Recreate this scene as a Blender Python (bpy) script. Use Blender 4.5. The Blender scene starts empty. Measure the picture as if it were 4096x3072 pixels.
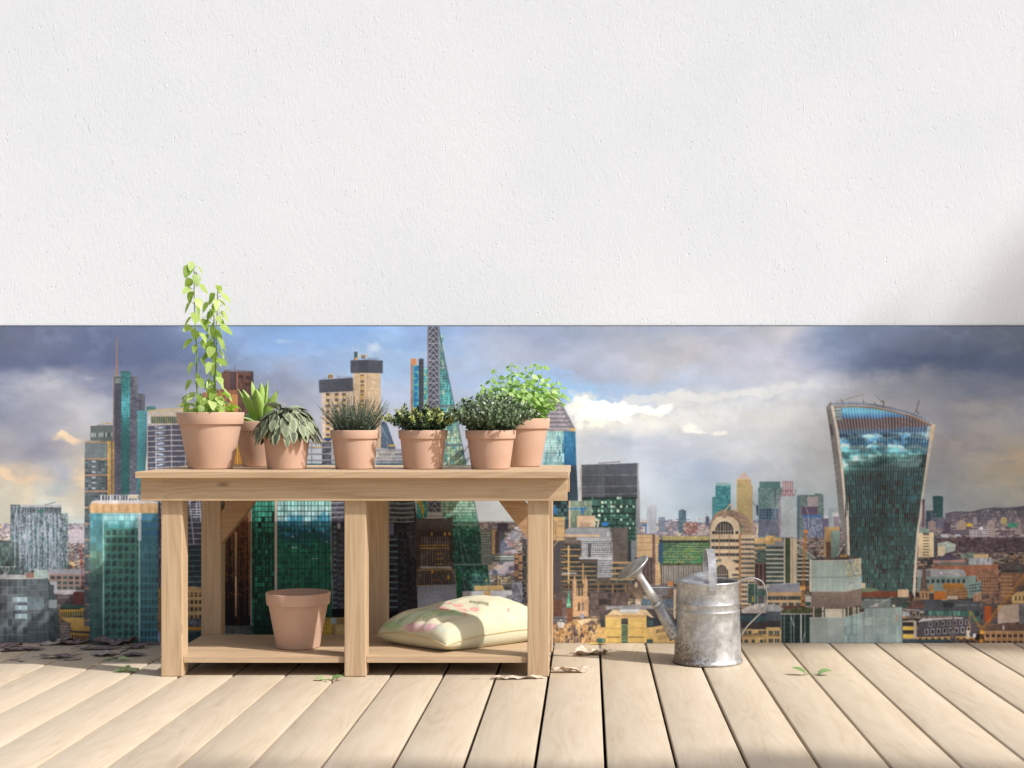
import bpy, bmesh, math, random
import numpy as np
from mathutils import Vector, Matrix, noise as mnoise

# ------------------------------------------------------------------ camera
sc = bpy.context.scene
H_CAM = 0.883; FPX = 6000.0; VX, VY = 2352.0, 1670.0; YW = 5.88
cam_d = bpy.data.cameras.new('camera'); cam = bpy.data.objects.new('camera', cam_d)
sc.collection.objects.link(cam); sc.camera = cam
cam.location = (0, 0, H_CAM); cam.rotation_euler = (math.pi/2, 0, 0)
cam_d.sensor_width = 36; cam_d.lens = 36*FPX/4096.0
cam_d.shift_x = -(VX-2048)/4096.0; cam_d.shift_y = (VY-1536)/4096.0
cam_d.clip_start = 0.05; cam_d.clip_end = 500
sc.render.resolution_x = 1024; sc.render.resolution_y = 768
# ------------------------------------------------------------------ light
SUN = Vector((-1.0, 0.50, -1.03)).normalized()
w = bpy.data.worlds.new('World'); sc.world = w; w.use_nodes = True
nt = w.node_tree; bg = nt.nodes['Background']
sky = nt.nodes.new('ShaderNodeTexSky'); sky.sky_type = 'NISHITA'; sky.sun_disc = False
sky.sun_elevation = math.radians(42.7); sky.sun_rotation = math.radians(116.6)
sky.dust_density = 4.0; sky.ozone_density = 0.6; sky.air_density = 1.0
hs = nt.nodes.new('ShaderNodeHueSaturation'); hs.inputs['Saturation'].default_value = 1.0
nt.links.new(sky.outputs[0], hs.inputs['Color']); nt.links.new(hs.outputs[0], bg.inputs[0])
bg.inputs[1].default_value = 0.108
sd = bpy.data.lights.new('sun', 'SUN'); so = bpy.data.objects.new('sun', sd); sc.collection.objects.link(so)
sd.energy = 3.7; sd.angle = math.radians(0.8); sd.color = (1.0, 0.985, 0.955)
so.rotation_euler = SUN.to_track_quat('-Z', 'Y').to_euler(); so.location = (8, -2, 10)
sc.view_settings.view_transform = 'Standard'; sc.view_settings.look = 'None'
sc.view_settings.exposure = 0.34; sc.view_settings.gamma = 1.0

# ------------------------------------------------------------------ helpers
C = sc.collection
def lin(c):
    c = np.asarray(c, dtype=np.float64)/255.0
    return np.where(c <= 0.04045, c/12.92, ((c+0.055)/1.055)**2.4)
def L4(c): a = lin(c); return (float(a[0]), float(a[1]), float(a[2]), 1.0)
def P(px, py, Y): return Vector(((px-VX)*Y/FPX, Y, H_CAM-(py-VY)*Y/FPX))
def thing(name, label, cat, loc=(0, 0, 0), group=None):
    o = bpy.data.objects.new(name, None); C.objects.link(o); o.location = loc
    o.empty_display_size = 0.1
    o['label'] = label; o['category'] = cat
    if group: o['group'] = group
    return o
def tag(o, label, cat, group=None):
    o['label'] = label; o['category'] = cat
    if group: o['group'] = group
    return o
def link(name, me, mat, parent=None, smooth=False):
    o = bpy.data.objects.new(name, me); C.objects.link(o)
    if mat is not None:
        for m in (mat if isinstance(mat, (list, tuple)) else [mat]): me.materials.append(m)
    if parent is not None:
        o.parent = parent
        o.matrix_parent_inverse = Matrix.Translation(-parent.location)   # parts are modelled in world coordinates
    if smooth: me.shade_smooth()
    return o
def bm_obj(name, bm, mat, parent=None, smooth=False):
    me = bpy.data.meshes.new(name); bm.to_mesh(me); bm.free()
    return link(name, me, mat, parent, smooth)
def box(name, x0, x1, y0, y1, z0, z1, mat, parent=None, bev=0.0025):
    bm = bmesh.new()
    bmesh.ops.create_cube(bm, size=1)
    for v in bm.verts:
        v.co = Vector(((x0+x1)/2+v.co.x*(x1-x0), (y0+y1)/2+v.co.y*(y1-y0), (z0+z1)/2+v.co.z*(z1-z0)))
    if bev: bmesh.ops.bevel(bm, geom=list(bm.edges), offset=bev, segments=2, affect='EDGES', profile=0.6)
    return bm_obj(name, bm, mat, parent)
def np_mesh(name, V, F, mat, parent=None, smooth=False, attr=None, corner=4):
    """V (n,3), F (m,corner) arrays; attr = dict name -> (n,) or (n,3) per vertex"""
    me = bpy.data.meshes.new(name); V = np.asarray(V, np.float32); F = np.asarray(F, np.int32)
    me.vertices.add(len(V)); me.vertices.foreach_set('co', V.ravel())
    me.loops.add(F.size); me.loops.foreach_set('vertex_index', F.ravel())
    me.polygons.add(len(F)); me.polygons.foreach_set('loop_start', np.arange(0, F.size, F.shape[1], dtype=np.int32))
    me.update(calc_edges=True)
    if attr:
        for k, a in attr.items():
            a = np.asarray(a, np.float32)
            if a.ndim == 1:
                t = me.attributes.new(k, 'FLOAT', 'POINT'); t.data.foreach_set('value', a)
            else:
                t = me.attributes.new(k, 'FLOAT_COLOR', 'POINT')
                t.data.foreach_set('color', np.concatenate([a, np.ones((len(a), 1), np.float32)], 1).ravel())
    return link(name, me, mat, parent, smooth)
def lathe(name, prof, cx, cy, z0, mat, parent=None, n=64, smooth=True, attr=None):
    """prof: list of (r, z); closed rings, r may be 0 at the ends"""
    V = []; F = []
    for r, z in prof:
        for i in range(n):
            a = 2*math.pi*i/n; V.append((cx+r*math.cos(a), cy+r*math.sin(a), z0+z))
    for j in range(len(prof)-1):
        for i in range(n):
            k = (i+1) % n; F.append((j*n+i, j*n+k, (j+1)*n+k, (j+1)*n+i))
    o = np_mesh(name, V, F, mat, parent, smooth)
    return o
def tube_pts(pts, radii, n=12, flat=1.0, up=None):
    """swept tube through pts; returns V,F. flat<1 squashes one axis (straps)"""
    V = []; F = []; pts = [Vector(p) for p in pts]
    ref = Vector(up) if up else Vector((0, 1, 0))
    for i, p in enumerate(pts):
        t = (pts[min(i+1, len(pts)-1)]-pts[max(i-1, 0)]).normalized()
        a = ref-t*ref.dot(t)
        if a.length < 1e-4: a = Vector((1, 0, 0))-t*t.x
        a.normalize(); b = t.cross(a)
        r = radii[i] if hasattr(radii, '__len__') else radii
        for k in range(n):
            q = 2*math.pi*k/n; V.append(tuple(p+a*(r*math.cos(q))+b*(r*flat*math.sin(q))))
    for i in range(len(pts)-1):
        for k in range(n):
            m = (k+1) % n; F.append((i*n+k, i*n+m, (i+1)*n+m, (i+1)*n+k))
    base = len(V); V.append(tuple(pts[0])); V.append(tuple(pts[-1]))
    for k in range(n):
        m = (k+1) % n
        F.append((base, m, k, k)); F.append((base+1, (len(pts)-1)*n+k, (len(pts)-1)*n+m, (len(pts)-1)*n+m))
    return V, F
def fix(F):
    return [tuple(dict.fromkeys(f)) for f in F]
def py_mesh(name, V, F, mat, parent=None, smooth=False):
    me = bpy.data.meshes.new(name); me.from_pydata([tuple(v) for v in V], [], fix(F)); me.update()
    return link(name, me, mat, parent, smooth)
def catmull(pts, k=8):
    pts = [Vector(p) for p in pts]; out = []
    q = [pts[0]*2-pts[1]]+pts+[pts[-1]*2-pts[-2]]
    for i in range(1, len(q)-2):
        for j in range(k):
            t = j/k; a, b, c, d = q[i-1], q[i], q[i+1], q[i+2]
            out.append(0.5*((2*b)+(c-a)*t+(2*a-5*b+4*c-d)*t*t+(3*b-a-3*c+d)*t**3))
    out.append(pts[-1]); return out

# ------------------------------------------------------------------ materials
class NT:
    def __init__(s, name):
        s.m = bpy.data.materials.new(name); s.m.use_nodes = True; s.t = s.m.node_tree
        s.p = s.t.nodes['Principled BSDF']; s.out = s.t.nodes['Material Output']
    def n(s, typ, **kw):
        d = s.t.nodes.new('ShaderNode'+typ)
        for k, v in kw.items():
            if k in d.inputs.keys() if isinstance(k, str) else False: d.inputs[k].default_value = v
            else: setattr(d, k, v)
        return d
    def l(s, a, b): s.t.links.new(a, b)
    def mp(s, src, scale, loc=(0, 0, 0), rot=(0, 0, 0)):
        m = s.t.nodes.new('ShaderNodeMapping'); m.inputs['Scale'].default_value = scale
        m.inputs['Location'].default_value = loc; m.inputs['Rotation'].default_value = rot
        s.l(src, m.inputs['Vector']); return m.outputs[0]
    def noise(s, vec, scale, detail=4, rough=0.55, dist=0.0):
        m = s.t.nodes.new('ShaderNodeTexNoise'); m.inputs['Scale'].default_value = scale
        m.inputs['Detail'].default_value = detail; m.inputs['Roughness'].default_value = rough
        m.inputs['Distortion'].default_value = dist; s.l(vec, m.inputs['Vector']); return m.outputs['Fac']
    def ramp(s, fac, stops):
        r = s.t.nodes.new('ShaderNodeValToRGB'); e = r.color_ramp.elements
        while len(e) < len(stops): e.new(0.5)
        for el, (p, c) in zip(e, stops): el.position = p; el.color = c if len(c) == 4 else (*c, 1)
        s.l(fac, r.inputs[0]); return r.outputs[0]
    def mix(s, fac, a, b, mode='MIX'):
        m = s.t.nodes.new('ShaderNodeMix'); m.data_type = 'RGBA'; m.blend_type = mode
        for sock, v in ((m.inputs[0], fac), (m.inputs[6], a), (m.inputs[7], b)):
            if hasattr(v, 'is_output') or isinstance(v, bpy.types.NodeSocket): s.l(v, sock)
            else: sock.default_value = v
        return m.outputs[2]
    def math(s, op, a, b=0.0):
        m = s.t.nodes.new('ShaderNodeMath'); m.operation = op
        for sock, v in ((m.inputs[0], a), (m.inputs[1], b)):
            if isinstance(v, bpy.types.NodeSocket): s.l(v, sock)
            else: sock.default_value = v
        return m.outputs[0]
    def bump(s, h, strength=0.3, dist=0.002, prev=None):
        b = s.t.nodes.new('ShaderNodeBump'); b.inputs['Strength'].default_value = strength
        b.inputs['Distance'].default_value = dist; s.l(h, b.inputs['Height'])
        if prev is not None: s.l(prev, b.inputs['Normal'])
        s.l(b.outputs[0], s.p.inputs['Normal']); return b.outputs[0]
    def objco(s):
        tc = s.t.nodes.new('ShaderNodeTexCoord'); oi = s.t.nodes.new('ShaderNodeObjectInfo')
        va = s.t.nodes.new('ShaderNodeVectorMath'); va.operation = 'MULTIPLY_ADD'
        cmb = s.t.nodes.new('ShaderNodeCombineXYZ')
        for i in range(3): s.l(oi.outputs['Random'], cmb.inputs[i])
        s.l(cmb.outputs[0], va.inputs[0]); va.inputs[1].default_value = (13.1, 7.7, 23.3)
        s.l(tc.outputs['Object'], va.inputs[2]); return va.outputs[0]

def wood(name, axis, light, mid, dark, rough=0.55, k=1.0):
    """timber with the grain along axis 0/1/2"""
    t = NT(name); co = t.objco()
    s1 = [8*k, 8*k, 8*k]; s1[axis] = 0.45*k
    v = t.mp(co, s1)
    warp = t.noise(v, 1.6, 3, 0.5, 0.6)
    rings = t.math('FRACT', t.math('MULTIPLY', warp, 12.0))
    rings = t.math('ABSOLUTE', t.math('SUBTRACT', rings, 0.5))
    s2 = [170*k]*3; s2[axis] = 5*k
    fine = t.noise(t.mp(co, s2), 1.0, 5, 0.65)
    s3 = [26*k]*3; s3[axis] = 1.5*k
    med = t.noise(t.mp(co, s3), 1.0, 4, 0.6, 0.4)
    f = t.math('ADD', t.math('MULTIPLY', rings, 0.34), t.math('ADD', t.math('MULTIPLY', fine, 0.46), t.math('MULTIPLY', med, 0.5)))
    col = t.ramp(f, [(0.36, L4(dark)), (0.58, L4(mid)), (0.80, L4(light))])
    kn = t.n('TexVoronoi'); s4 = [2.2*k]*3; s4[axis] = 0.9*k
    t.l(t.mp(co, s4), kn.inputs['Vector']); kn.inputs['Scale'].default_value = 2.3
    knot = t.ramp(kn.outputs['Distance'], [(0.0, (1, 1, 1)), (0.055, (0, 0, 0))])
    col = t.mix(knot, col, L4([c*0.62 for c in mid]))
    t.l(col, t.p.inputs['Base Color']); t.p.inputs['Roughness'].default_value = rough
    t.p.inputs['Specular IOR Level'].default_value = 0.35
    t.bump(f, 0.22, 0.0012)
    return t.m
WL, WM, WD = (196, 172, 142), (185, 159, 128), (166, 138, 107)
M = {}
for ax, nm in enumerate('xyz'): M['wood_'+nm] = wood('bench_timber_'+nm, ax, WL, WM, WD)

# ------------------------------------------------------------------ wall
t = NT('white_render'); tc = t.n('TexCoord'); co = tc.outputs['Object']
g1 = t.noise(co, 260, 6, 0.62)
v = t.mp(co, (66, 66, 34), rot=(0, math.radians(14), 0))
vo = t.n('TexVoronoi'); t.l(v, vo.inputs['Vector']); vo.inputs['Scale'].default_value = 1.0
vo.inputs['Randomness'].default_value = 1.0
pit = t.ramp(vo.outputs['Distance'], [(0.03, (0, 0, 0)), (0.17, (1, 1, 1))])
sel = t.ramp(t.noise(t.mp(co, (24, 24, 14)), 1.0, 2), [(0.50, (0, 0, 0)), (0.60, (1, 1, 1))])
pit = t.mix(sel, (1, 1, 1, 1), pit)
v2 = t.mp(co, (90, 90, 22), rot=(0, math.radians(-9), 0))
st = t.noise(v2, 1.0, 4, 0.6, 0.7)
st = t.ramp(st, [(0.66, (0, 0, 0)), (0.72, (1, 1, 1))])
hgt = t.math('ADD', t.math('ADD', t.math('MULTIPLY', g1, 0.30), t.math('MULTIPLY', t.noise(t.mp(co, (120, 120, 55), rot=(0, .2, 0)), 1.0, 4, .65), 0.42)), t.math('ADD', pit, t.math('MULTIPLY', st, 0.55)))
hgt = t.math('ADD', hgt, t.math('MULTIPLY', t.noise(co, 22, 3), 0.25))
t.bump(hgt, 0.62, 0.0034)
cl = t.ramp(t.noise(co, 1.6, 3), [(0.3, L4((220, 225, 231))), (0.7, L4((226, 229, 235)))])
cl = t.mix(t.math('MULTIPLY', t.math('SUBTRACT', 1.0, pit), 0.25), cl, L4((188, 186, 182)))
t.l(cl, t.p.inputs['Base Color']); t.p.inputs['Roughness'].default_value = 0.85
t.p.inputs['Specular IOR Level'].default_value = 0.2
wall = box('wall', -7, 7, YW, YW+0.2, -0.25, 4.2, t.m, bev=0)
tag(wall, 'white rough plastered wall rising behind the deck above the skyline mural', 'wall')

# ------------------------------------------------------------------ deck
t = NT('deck_boards'); tc = t.n('TexCoord')
at = t.n('Attribute', attribute_name='boff')
va = t.n('VectorMath', operation='ADD'); t.l(tc.outputs['Object'], va.inputs[0]); t.l(at.outputs['Color'], va.inputs[1])
co = va.outputs[0]
w0 = t.noise(t.mp(co, (6.5, .8, 6.5)), 1.0, 2, 0.45, 0.3)
rg = t.math('ABSOLUTE', t.math('SUBTRACT', t.math('FRACT', t.math('MULTIPLY', w0, 11.0)), 0.5))
fi = t.noise(t.mp(co, (150, 7, 150)), 1.0, 5, 0.7)
md = t.noise(t.mp(co, (14, 1.6, 14)), 1.0, 4, 0.6, 0.5)
f = t.math('ADD', t.math('MULTIPLY', rg, 0.30), t.math('ADD', t.math('MULTIPLY', fi, 0.56), t.math('MULTIPLY', md, 0.62)))
col = t.ramp(f, [(0.34, L4((162, 145, 122))), (0.56, L4((186, 170, 147))), (0.86, L4((195, 181, 160)))])
fk = t.noise(t.mp(co, (60, 6.5, 60)), 1.0, 3, 0.6)
fk = t.ramp(fk, [(0.66, (0, 0, 0)), (0.74, (1, 1, 1))])
col = t.mix(t.math('MULTIPLY', fk, 0.45), col, L4((176, 150, 120)))
hv = t.math('ADD', t.math('MULTIPLY', at.outputs['Alpha'], 1.0), 0.0)
br = t.n('Attribute', attribute_name='bval')
col = t.mix(1.0, col, br.outputs['Color'], 'MULTIPLY')
t.l(col, t.p.inputs['Base Color']); t.p.inputs['Roughness'].default_value = 0.6
t.p.inputs['Specular IOR Level'].default_value = 0.3
t.bump(f, 0.2, 0.0012)
M['deck'] = t.m
def build_deck():
    rnd = random.Random(4); V = []; F = []; off = []; val = []
    pitch, gap, th, b = 0.18, 0.0085, 0.03, 0.003
    for i in range(-34, 34):
        x0 = 0.045+gap/2+i*pitch; x1 = x0+pitch-gap
        o = (rnd.uniform(0, 60), rnd.uniform(0, 60), rnd.uniform(0, 9)); q = rnd.uniform(0.955, 1.02); q2 = q*rnd.uniform(0.985, 1.01)
        prof = [(x0, -th), (x0, -b), (x0+b*.3, -b*.3), (x0+b, 0), (x1-b, 0), (x1-b*.3, -b*.3), (x1, -b), (x1, -th)]
        dz = rnd.uniform(-0.0008, 0.0008)
        n0 = len(V)
        for Y in (-3.5, YW-0.008):
            for (x, z) in prof: V.append((x, Y, z+(dz if z > -th else 0)))
        off += [o]*16; val += [(q, q, q2)]*16
        for k in range(7): F.append((n0+k, n0+k+8, n0+k+9, n0+k+1))
        F.append((n0+15, n0+8, n0+0, n0+7))
    return np_mesh('deck', V, F, M['deck'], attr={'boff': np.array(off), 'bval': np.array(val)})
deck = build_deck(); deck['kind'] = 'structure'
t = NT('under_deck'); t.p.inputs['Base Color'].default_value = L4((40, 34, 28)); t.p.inputs['Roughness'].default_value = 0.95
g = box('ground', -8, 8, -4, YW+0.3, -0.2, -0.12, t.m, bev=0); g['kind'] = 'structure'

# ------------------------------------------------------------------ bench
LW = 0.0735; LX = (-1.4548, -0.8304, -0.2065); YF = 5.109; YB = 5.64
ZT, ZA, ZS = 0.7004, 0.6785, 0.0665
bench = thing('potting_bench', 'low light timber potting bench with six square legs and a bottom shelf', 'bench', (-0.795, 5.41, 0))
box('table_top', -1.525, -0.066, 5.05, 5.765, ZA, ZT, M['wood_x'], bench, 0.0015)
box('apron', -1.516, -0.070, 5.085, YF-0.0005, 0.6003, ZA-0.0005, M['wood_x'], bench, 0.0015)
box('apron', -1.516, -0.070, YB+LW+0.0005, YB+LW+0.024, 0.6003, ZA-0.0005, M['wood_x'], bench, 0.0015)
for xa, xb in ((-1.5162, -1.445), (-0.141, -0.0698)):
    box('end_block', xa, xb, 5.0843, 5.105, 0.6555, ZA-0.0008, M['wood_x'], bench, 0.001)
for x in LX:
    box('leg', x, x+LW, YF, YF+LW, 0.0, ZA-0.001, M['wood_z'], bench, 0.004)
    box('leg', x, x+LW, YB, YB+LW, 0.0, ZA-0.001, M['wood_z'], bench, 0.004)
for x in (LX[0], LX[2]):
    box('side_rail', x+0.02, x+0.054, YF+LW+0.001, YB-0.001, 0.6003, ZA-0.001, M['wood_y'], bench, 0.002)
def shelf():
    xa, xb = LX[0]+0.008, LX[2]+LW-0.008; ya, yb = YF+0.012, YB-0.002; yn = YF+LW+0.002
    e = 0.0015; l1 = LX[0]+LW+e; m0 = LX[1]-e; m1 = LX[1]+LW+e; r0 = LX[2]-e
    pts = [(xa, yn), (l1, yn), (l1, ya), (m0, ya), (m0, yn), (m1, yn), (m1, ya), (r0, ya), (r0, yn), (xb, yn), (xb, yb), (xa, yb)]
    bm = bmesh.new(); vs = [bm.verts.new((x, y, ZS-0.0205)) for x, y in pts]; f = bm.faces.new(vs)
    r = bmesh.ops.extrude_face_region(bm, geom=[f])
    for v in r['geom']:
        if isinstance(v, bmesh.types.BMVert): v.co.z += 0.0205
    bmesh.ops.recalc_face_normals(bm, faces=list(bm.faces))
    return bm_obj('shelf', bm, M['wood_x'], bench)
shelf()
def brace(xa, xb, za, zb, wd):
    # 45 degree board in the plane of the back legs, its ends cut to the leg and the apron
    s = 1 if xb > xa else -1
    y0, y1 = YB+0.004, YB+LW-0.012
    pr = [(xa, za), (xb, zb), (xb-s*wd, zb), (xa, za+wd*1.25)]
    bm = bmesh.new(); a = [bm.verts.new((x, y0, z)) for x, z in pr]; f = bm.faces.new(a)
    r = bmesh.ops.extrude_face_region(bm, geom=[f])
    for v in r['geom']:
        if isinstance(v, bmesh.types.BMVert): v.co.y = y1
    bmesh.ops.recalc_face_normals(bm, faces=list(bm.faces))
    bm_obj('brace', bm, M['wood_brace'], bench)
t = wood('bench_timber_brace', 0, (188, 156, 122), (174, 140, 106), (148, 114, 82)); M['wood_brace'] = t
brace(LX[0]+LW+.0005, LX[0]+LW+0.212, 0.406, 0.677, 0.098)
brace(LX[2]-.0005, LX[2]-0.212, 0.400, 0.677, 0.098)

# ------------------------------------------------------------------ pots
t = NT('terracotta'); co = t.objco()
c = t.ramp(t.noise(co, 9, 4), [(0.3, L4((186, 152, 131))), (0.7, L4((194, 161, 141)))])
c = t.mix(t.math('MULTIPLY', t.ramp(t.noise(t.mp(co, (3, 3, 60)), 8, 3), [(0.5, (0, 0, 0)), (0.8, (1, 1, 1))]), 0.18), c, L4((206, 182, 164)))
t.l(c, t.p.inputs['Base Color']); t.p.inputs['Roughness'].default_value = 0.72
t.p.inputs['Specular IOR Level'].default_value = 0.28
t.bump(t.noise(co, 600, 3), 0.12, 0.0006); M['pot'] = t.m
t = NT('potting_soil'); co = t.objco()
t.l(t.ramp(t.noise(co, 120, 5), [(0.3, L4((38, 28, 22))), (0.75, L4((88, 68, 52)))]), t.p.inputs['Base Color'])
t.p.inputs['Roughness'].default_value = 0.95; t.bump(t.noise(co, 90, 5), 0.9, 0.006); M['soil'] = t.m
def pot_parts(root, cx, cy, z0, rt, rb, h, band, soil=True, rb2=None):
    """rt rim radius, rb base radius, band = height of the rim band"""
    rw = rt*0.905
    rbody = rt*0.9
    prof = [(0.001, 0.0), (rb*0.93, 0.0), (rb*0.985, 0.0012), (rb, 0.004), (rbody, h-band-0.003), (rbody+0.0005, h-band)]
    body = lathe('pot', prof, cx, cy, z0, M['pot'], root, 72)
    rp = [(rbody-0.001, h-band), (rt*0.955, h-band-0.001), (rt*0.962, h-band+0.0015), (rt-0.001, h-0.0025), (rt-0.0018, h), (rt-0.0075, h), (rt-0.009, h-0.002),
          (rt*0.86, h-band), (rb*0.88, 0.008), (0.001, 0.007)]
    rim = lathe('rim', rp, cx, cy, z0, M['pot'], root, 72)
    if soil:
        zs = h-0.014; rs = rt-0.0115
        lathe('soil', [(0.001, zs+0.004), (rs*0.5, zs+0.003), (rs*0.85, zs), (rs, zs-0.001)], cx, cy, z0, M['soil'], root, 40)
    return (cx, cy, z0+h-0.012)
# ------------------------------------------------------------------ watering can
def metal_mat():
    t = NT('galvanised_metal'); co = t.objco()
    n1 = t.noise(co, 14, 6, 0.7, 0.4); n2 = t.noise(co, 55, 5, 0.7); n3 = t.noise(t.mp(co, (1, 1, .5)), 5.0, 3)
    c = t.ramp(t.math('ADD', t.math('MULTIPLY', n1, .7), t.math('MULTIPLY', n2, .35)), [(0.36, L4((144, 143, 141))), (0.52, L4((176, 177, 178))), (0.68, L4((212, 213, 214)))])
    tc = t.n('TexCoord'); sx = t.n('SeparateXYZ'); t.l(tc.outputs['Object'], sx.inputs[0])
    # rust and dirt low on the body, more to the left
    low = t.math('SUBTRACT', 0.125, sx.outputs[2]); low = t.math('MULTIPLY', low, 7.0)
    lft = t.math('MULTIPLY', t.math('SUBTRACT', 0.40, sx.outputs[0]), 7.0)
    msk = t.math('ADD', t.math('MINIMUM', low, 1.0), t.math('MINIMUM', t.math('MAXIMUM', lft, -1.6), 0.5))
    d = t.math('ADD', t.math('MULTIPLY', t.noise(co, 90, 5, 0.75), 1.2), t.math('MULTIPLY', msk, 0.34))
    dirt = t.ramp(d, [(0.78, (0, 0, 0)), (0.98, (1, 1, 1))])
    c = t.mix(t.math('MULTIPLY', dirt, 0.85), c, L4((84, 68, 54)))
    sp = t.n('TexVoronoi'); t.l(co, sp.inputs['Vector']); sp.inputs['Scale'].default_value = 42
    spm = t.ramp(sp.outputs['Distance'], [(0.05, (1, 1, 1)), (0.085, (0, 0, 0))])
    spm = t.mix(t.ramp(n3, [(0.5, (0, 0, 0)), (0.56, (1, 1, 1))]), (0, 0, 0, 1), spm)
    c = t.mix(t.math('MULTIPLY', spm, 0.8), c, L4((50, 44, 40)))
    wr = t.ramp(t.noise(t.mp(co, (1, 1, 2.2)), 9, 4, 0.6), [(0.57, (0, 0, 0)), (0.72, (1, 1, 1))])
    c = t.mix(t.math('MULTIPLY', wr, 0.35), c, L4((176, 158, 136)))
    t.l(c, t.p.inputs['Base Color'])
    t.l(t.math('SUBTRACT', 0.66, t.math('MULTIPLY', dirt, 0.6)), t.p.inputs['Metallic'])
    t.l(t.ramp(n1, [(0.3, (0.36,)*3), (0.75, (0.52,)*3)]), t.p.inputs['Roughness'])
    t.bump(t.math('ADD', n2, t.math('MULTIPLY', n3, 2.0)), 0.16, 0.002)
    return t.m
M['metal'] = metal_mat()
CX, CY = 0.432, 5.415
can = thing('watering_can', 'weathered galvanised metal watering can with a wide rose standing on the deck boards', 'watering can', (CX, CY, 0))
zr = 0.2945
def rb_(z): return 0.1215+(0.1115-0.1215)*z/zr
prof = [(0.001, 0.004), (0.120, 0.004), (0.1245, 0.001), (0.1275, 0.006), (0.1262, 0.0125), (0.1225, 0.015), (rb_(.02), 0.02)]
def ridge(z, a):
    return [(rb_(z-.006), z-.006), (rb_(z-.003)+a*.6, z-.003), (rb_(z)+a, z), (rb_(z+.003)+a*.6, z+.003), (rb_(z+.006), z+.006)]
for z in (0.05, 0.10, 0.15): prof.append((rb_(z), z))
prof += ridge(0.188, 0.0022)+[(rb_(.2)+.0005, .200)]+ridge(0.2155, 0.0022)
prof += [(rb_(.24), .24), (rb_(.283), .283), (rb_(.286)+.002, .2865), (rb_(.29)+.0038, .2905), (rb_(.29)+.003, .2945), (rb_(.29)-.0005, .2955), (rb_(.29)-.003, .292), (rb_(.28)-.003, .28), (rb_(.1)-.003, .1), (0.001, 0.02)]
lathe('body', prof, CX, CY, 0.0, M['metal'], can, 96)
# crescent lid over the left part of the mouth: climbs from the rim to the handle
def lid():
    V = []; F = []; nu, nv = 28, 14; R_ = 0.1095; xc = 0.004
    for i in range(nu+1):
        y = -R_*0.995+2*R_*0.995*i/nu
        xl = -math.sqrt(max(0, R_*R_-y*y))
        for j in range(nv+1):
            s = j/nv; x = xl+(min(xc, -xl)-xl)*s
            top = 0.030*math.cos(math.pi/2*y/R_)**0.8*math.sin(math.pi/2*s)**1.15
            V.append((CX+x, CY+y, zr+0.0005+top))
    for i in range(nu):
        for j in range(nv):
            a = i*(nv+1)+j; F.append((a, a+nv+1, a+nv+2, a+1))
    o = py_mesh('lid', V, F, M['metal'], can, True)
    md = o.modifiers.new('thick', 'SOLIDIFY'); md.thickness = 0.0014; md.offset = -1
lid()
# carrying strap: arch from front rim to back of the mouth
hy = 0.113; ang = math.radians(1.5)
hp = []
for k in range(25):
    a = math.pi*k/24
    y = -hy*math.cos(a)*(1.0 if True else 1); z = zr-0.004+0.118*math.sin(a)**0.72
    hp.append(Vector((CX+0.006-y*math.sin(ang)*1.0, CY+y*math.cos(ang), z)))
hp = [hp[0]+Vector((0, -0.0035, -0.028))]+[hp[0]+Vector((0, -0.004, -0.006))]+hp[1:-1]+[hp[-1]+Vector((0, 0.004, -0.006)), hp[-1]+Vector((0, 0.0035, -0.028))]
V, F = [], []
def strap(name, pts, wdir, wid, th, parent):
    V = []; F = []; wd = Vector(wdir).normalized()
    for i, p in enumerate(pts):
        t = (pts[min(i+1, len(pts)-1)]-pts[max(i-1, 0)]).normalized(); nn = t.cross(wd).normalized()
        for (a, b) in ((-.5, 0), (-.5, 1), (-.42, 1.6), (-.36, 1), (.36, 1), (.42, 1.6), (.5, 1), (.5, 0)):
            V.append(tuple(p+wd*(a*wid)+nn*(b*th)))
    n = 8
    for i in range(len(pts)-1):
        for k in range(n):
            m = (k+1) % n; F.append((i*n+k, i*n+m, (i+1)*n+m, (i+1)*n+k))
    F.append(tuple(range(n))); F.append(tuple((len(pts)-1)*n+k for k in range(n))[::-1])
    return py_mesh(name, V, F, M['metal'], parent, False)
hd = strap('carry_handle', hp, (1, 0, 0), 0.0285, 0.0022, can)
# rivet plate on the front of the body
bm = bmesh.new()
for dx in (-0.0078, 0.0078):
    r = bmesh.ops.create_uvsphere(bm, u_segments=10, v_segments=6, radius=0.0022)
    for v in r['verts']: v.co += Vector((CX+0.012+dx, CY-0.1165, zr-0.024))
bm_obj('rivet', bm, M['metal'], can, True)
bm = bmesh.new(); r = bmesh.ops.create_cone(bm, cap_ends=True, segments=24, radius1=0.0150, radius2=0.0145, depth=0.003)
for v in r['verts']:
    c_ = v.co.copy(); v.co = Vector((CX+0.013+c_.x, CY-0.1140+c_.z, zr-0.024+c_.y*0.9))
bm_obj('handle_plate', bm, M['metal'], can, False)
# rear loop handle on the right
lp = [(1672, 560), (1700, 525), (1770, 497), (1850, 492), (1930, 520), (1990, 590), (2013, 690), (2003, 790), (1960, 880), (1880, 962), (1800, 1040), (1745, 1105), (1712, 1165)]
pts = [P(2400+a/3.017, 2150+b/3.017, CY) for a, b in lp]
pts = catmull(pts, 5)
bm_pts = [Vector(p) for p in pts]
strap('rear_handle', bm_pts, (0, 1, 0), 0.019, 0.0016, can)
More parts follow.
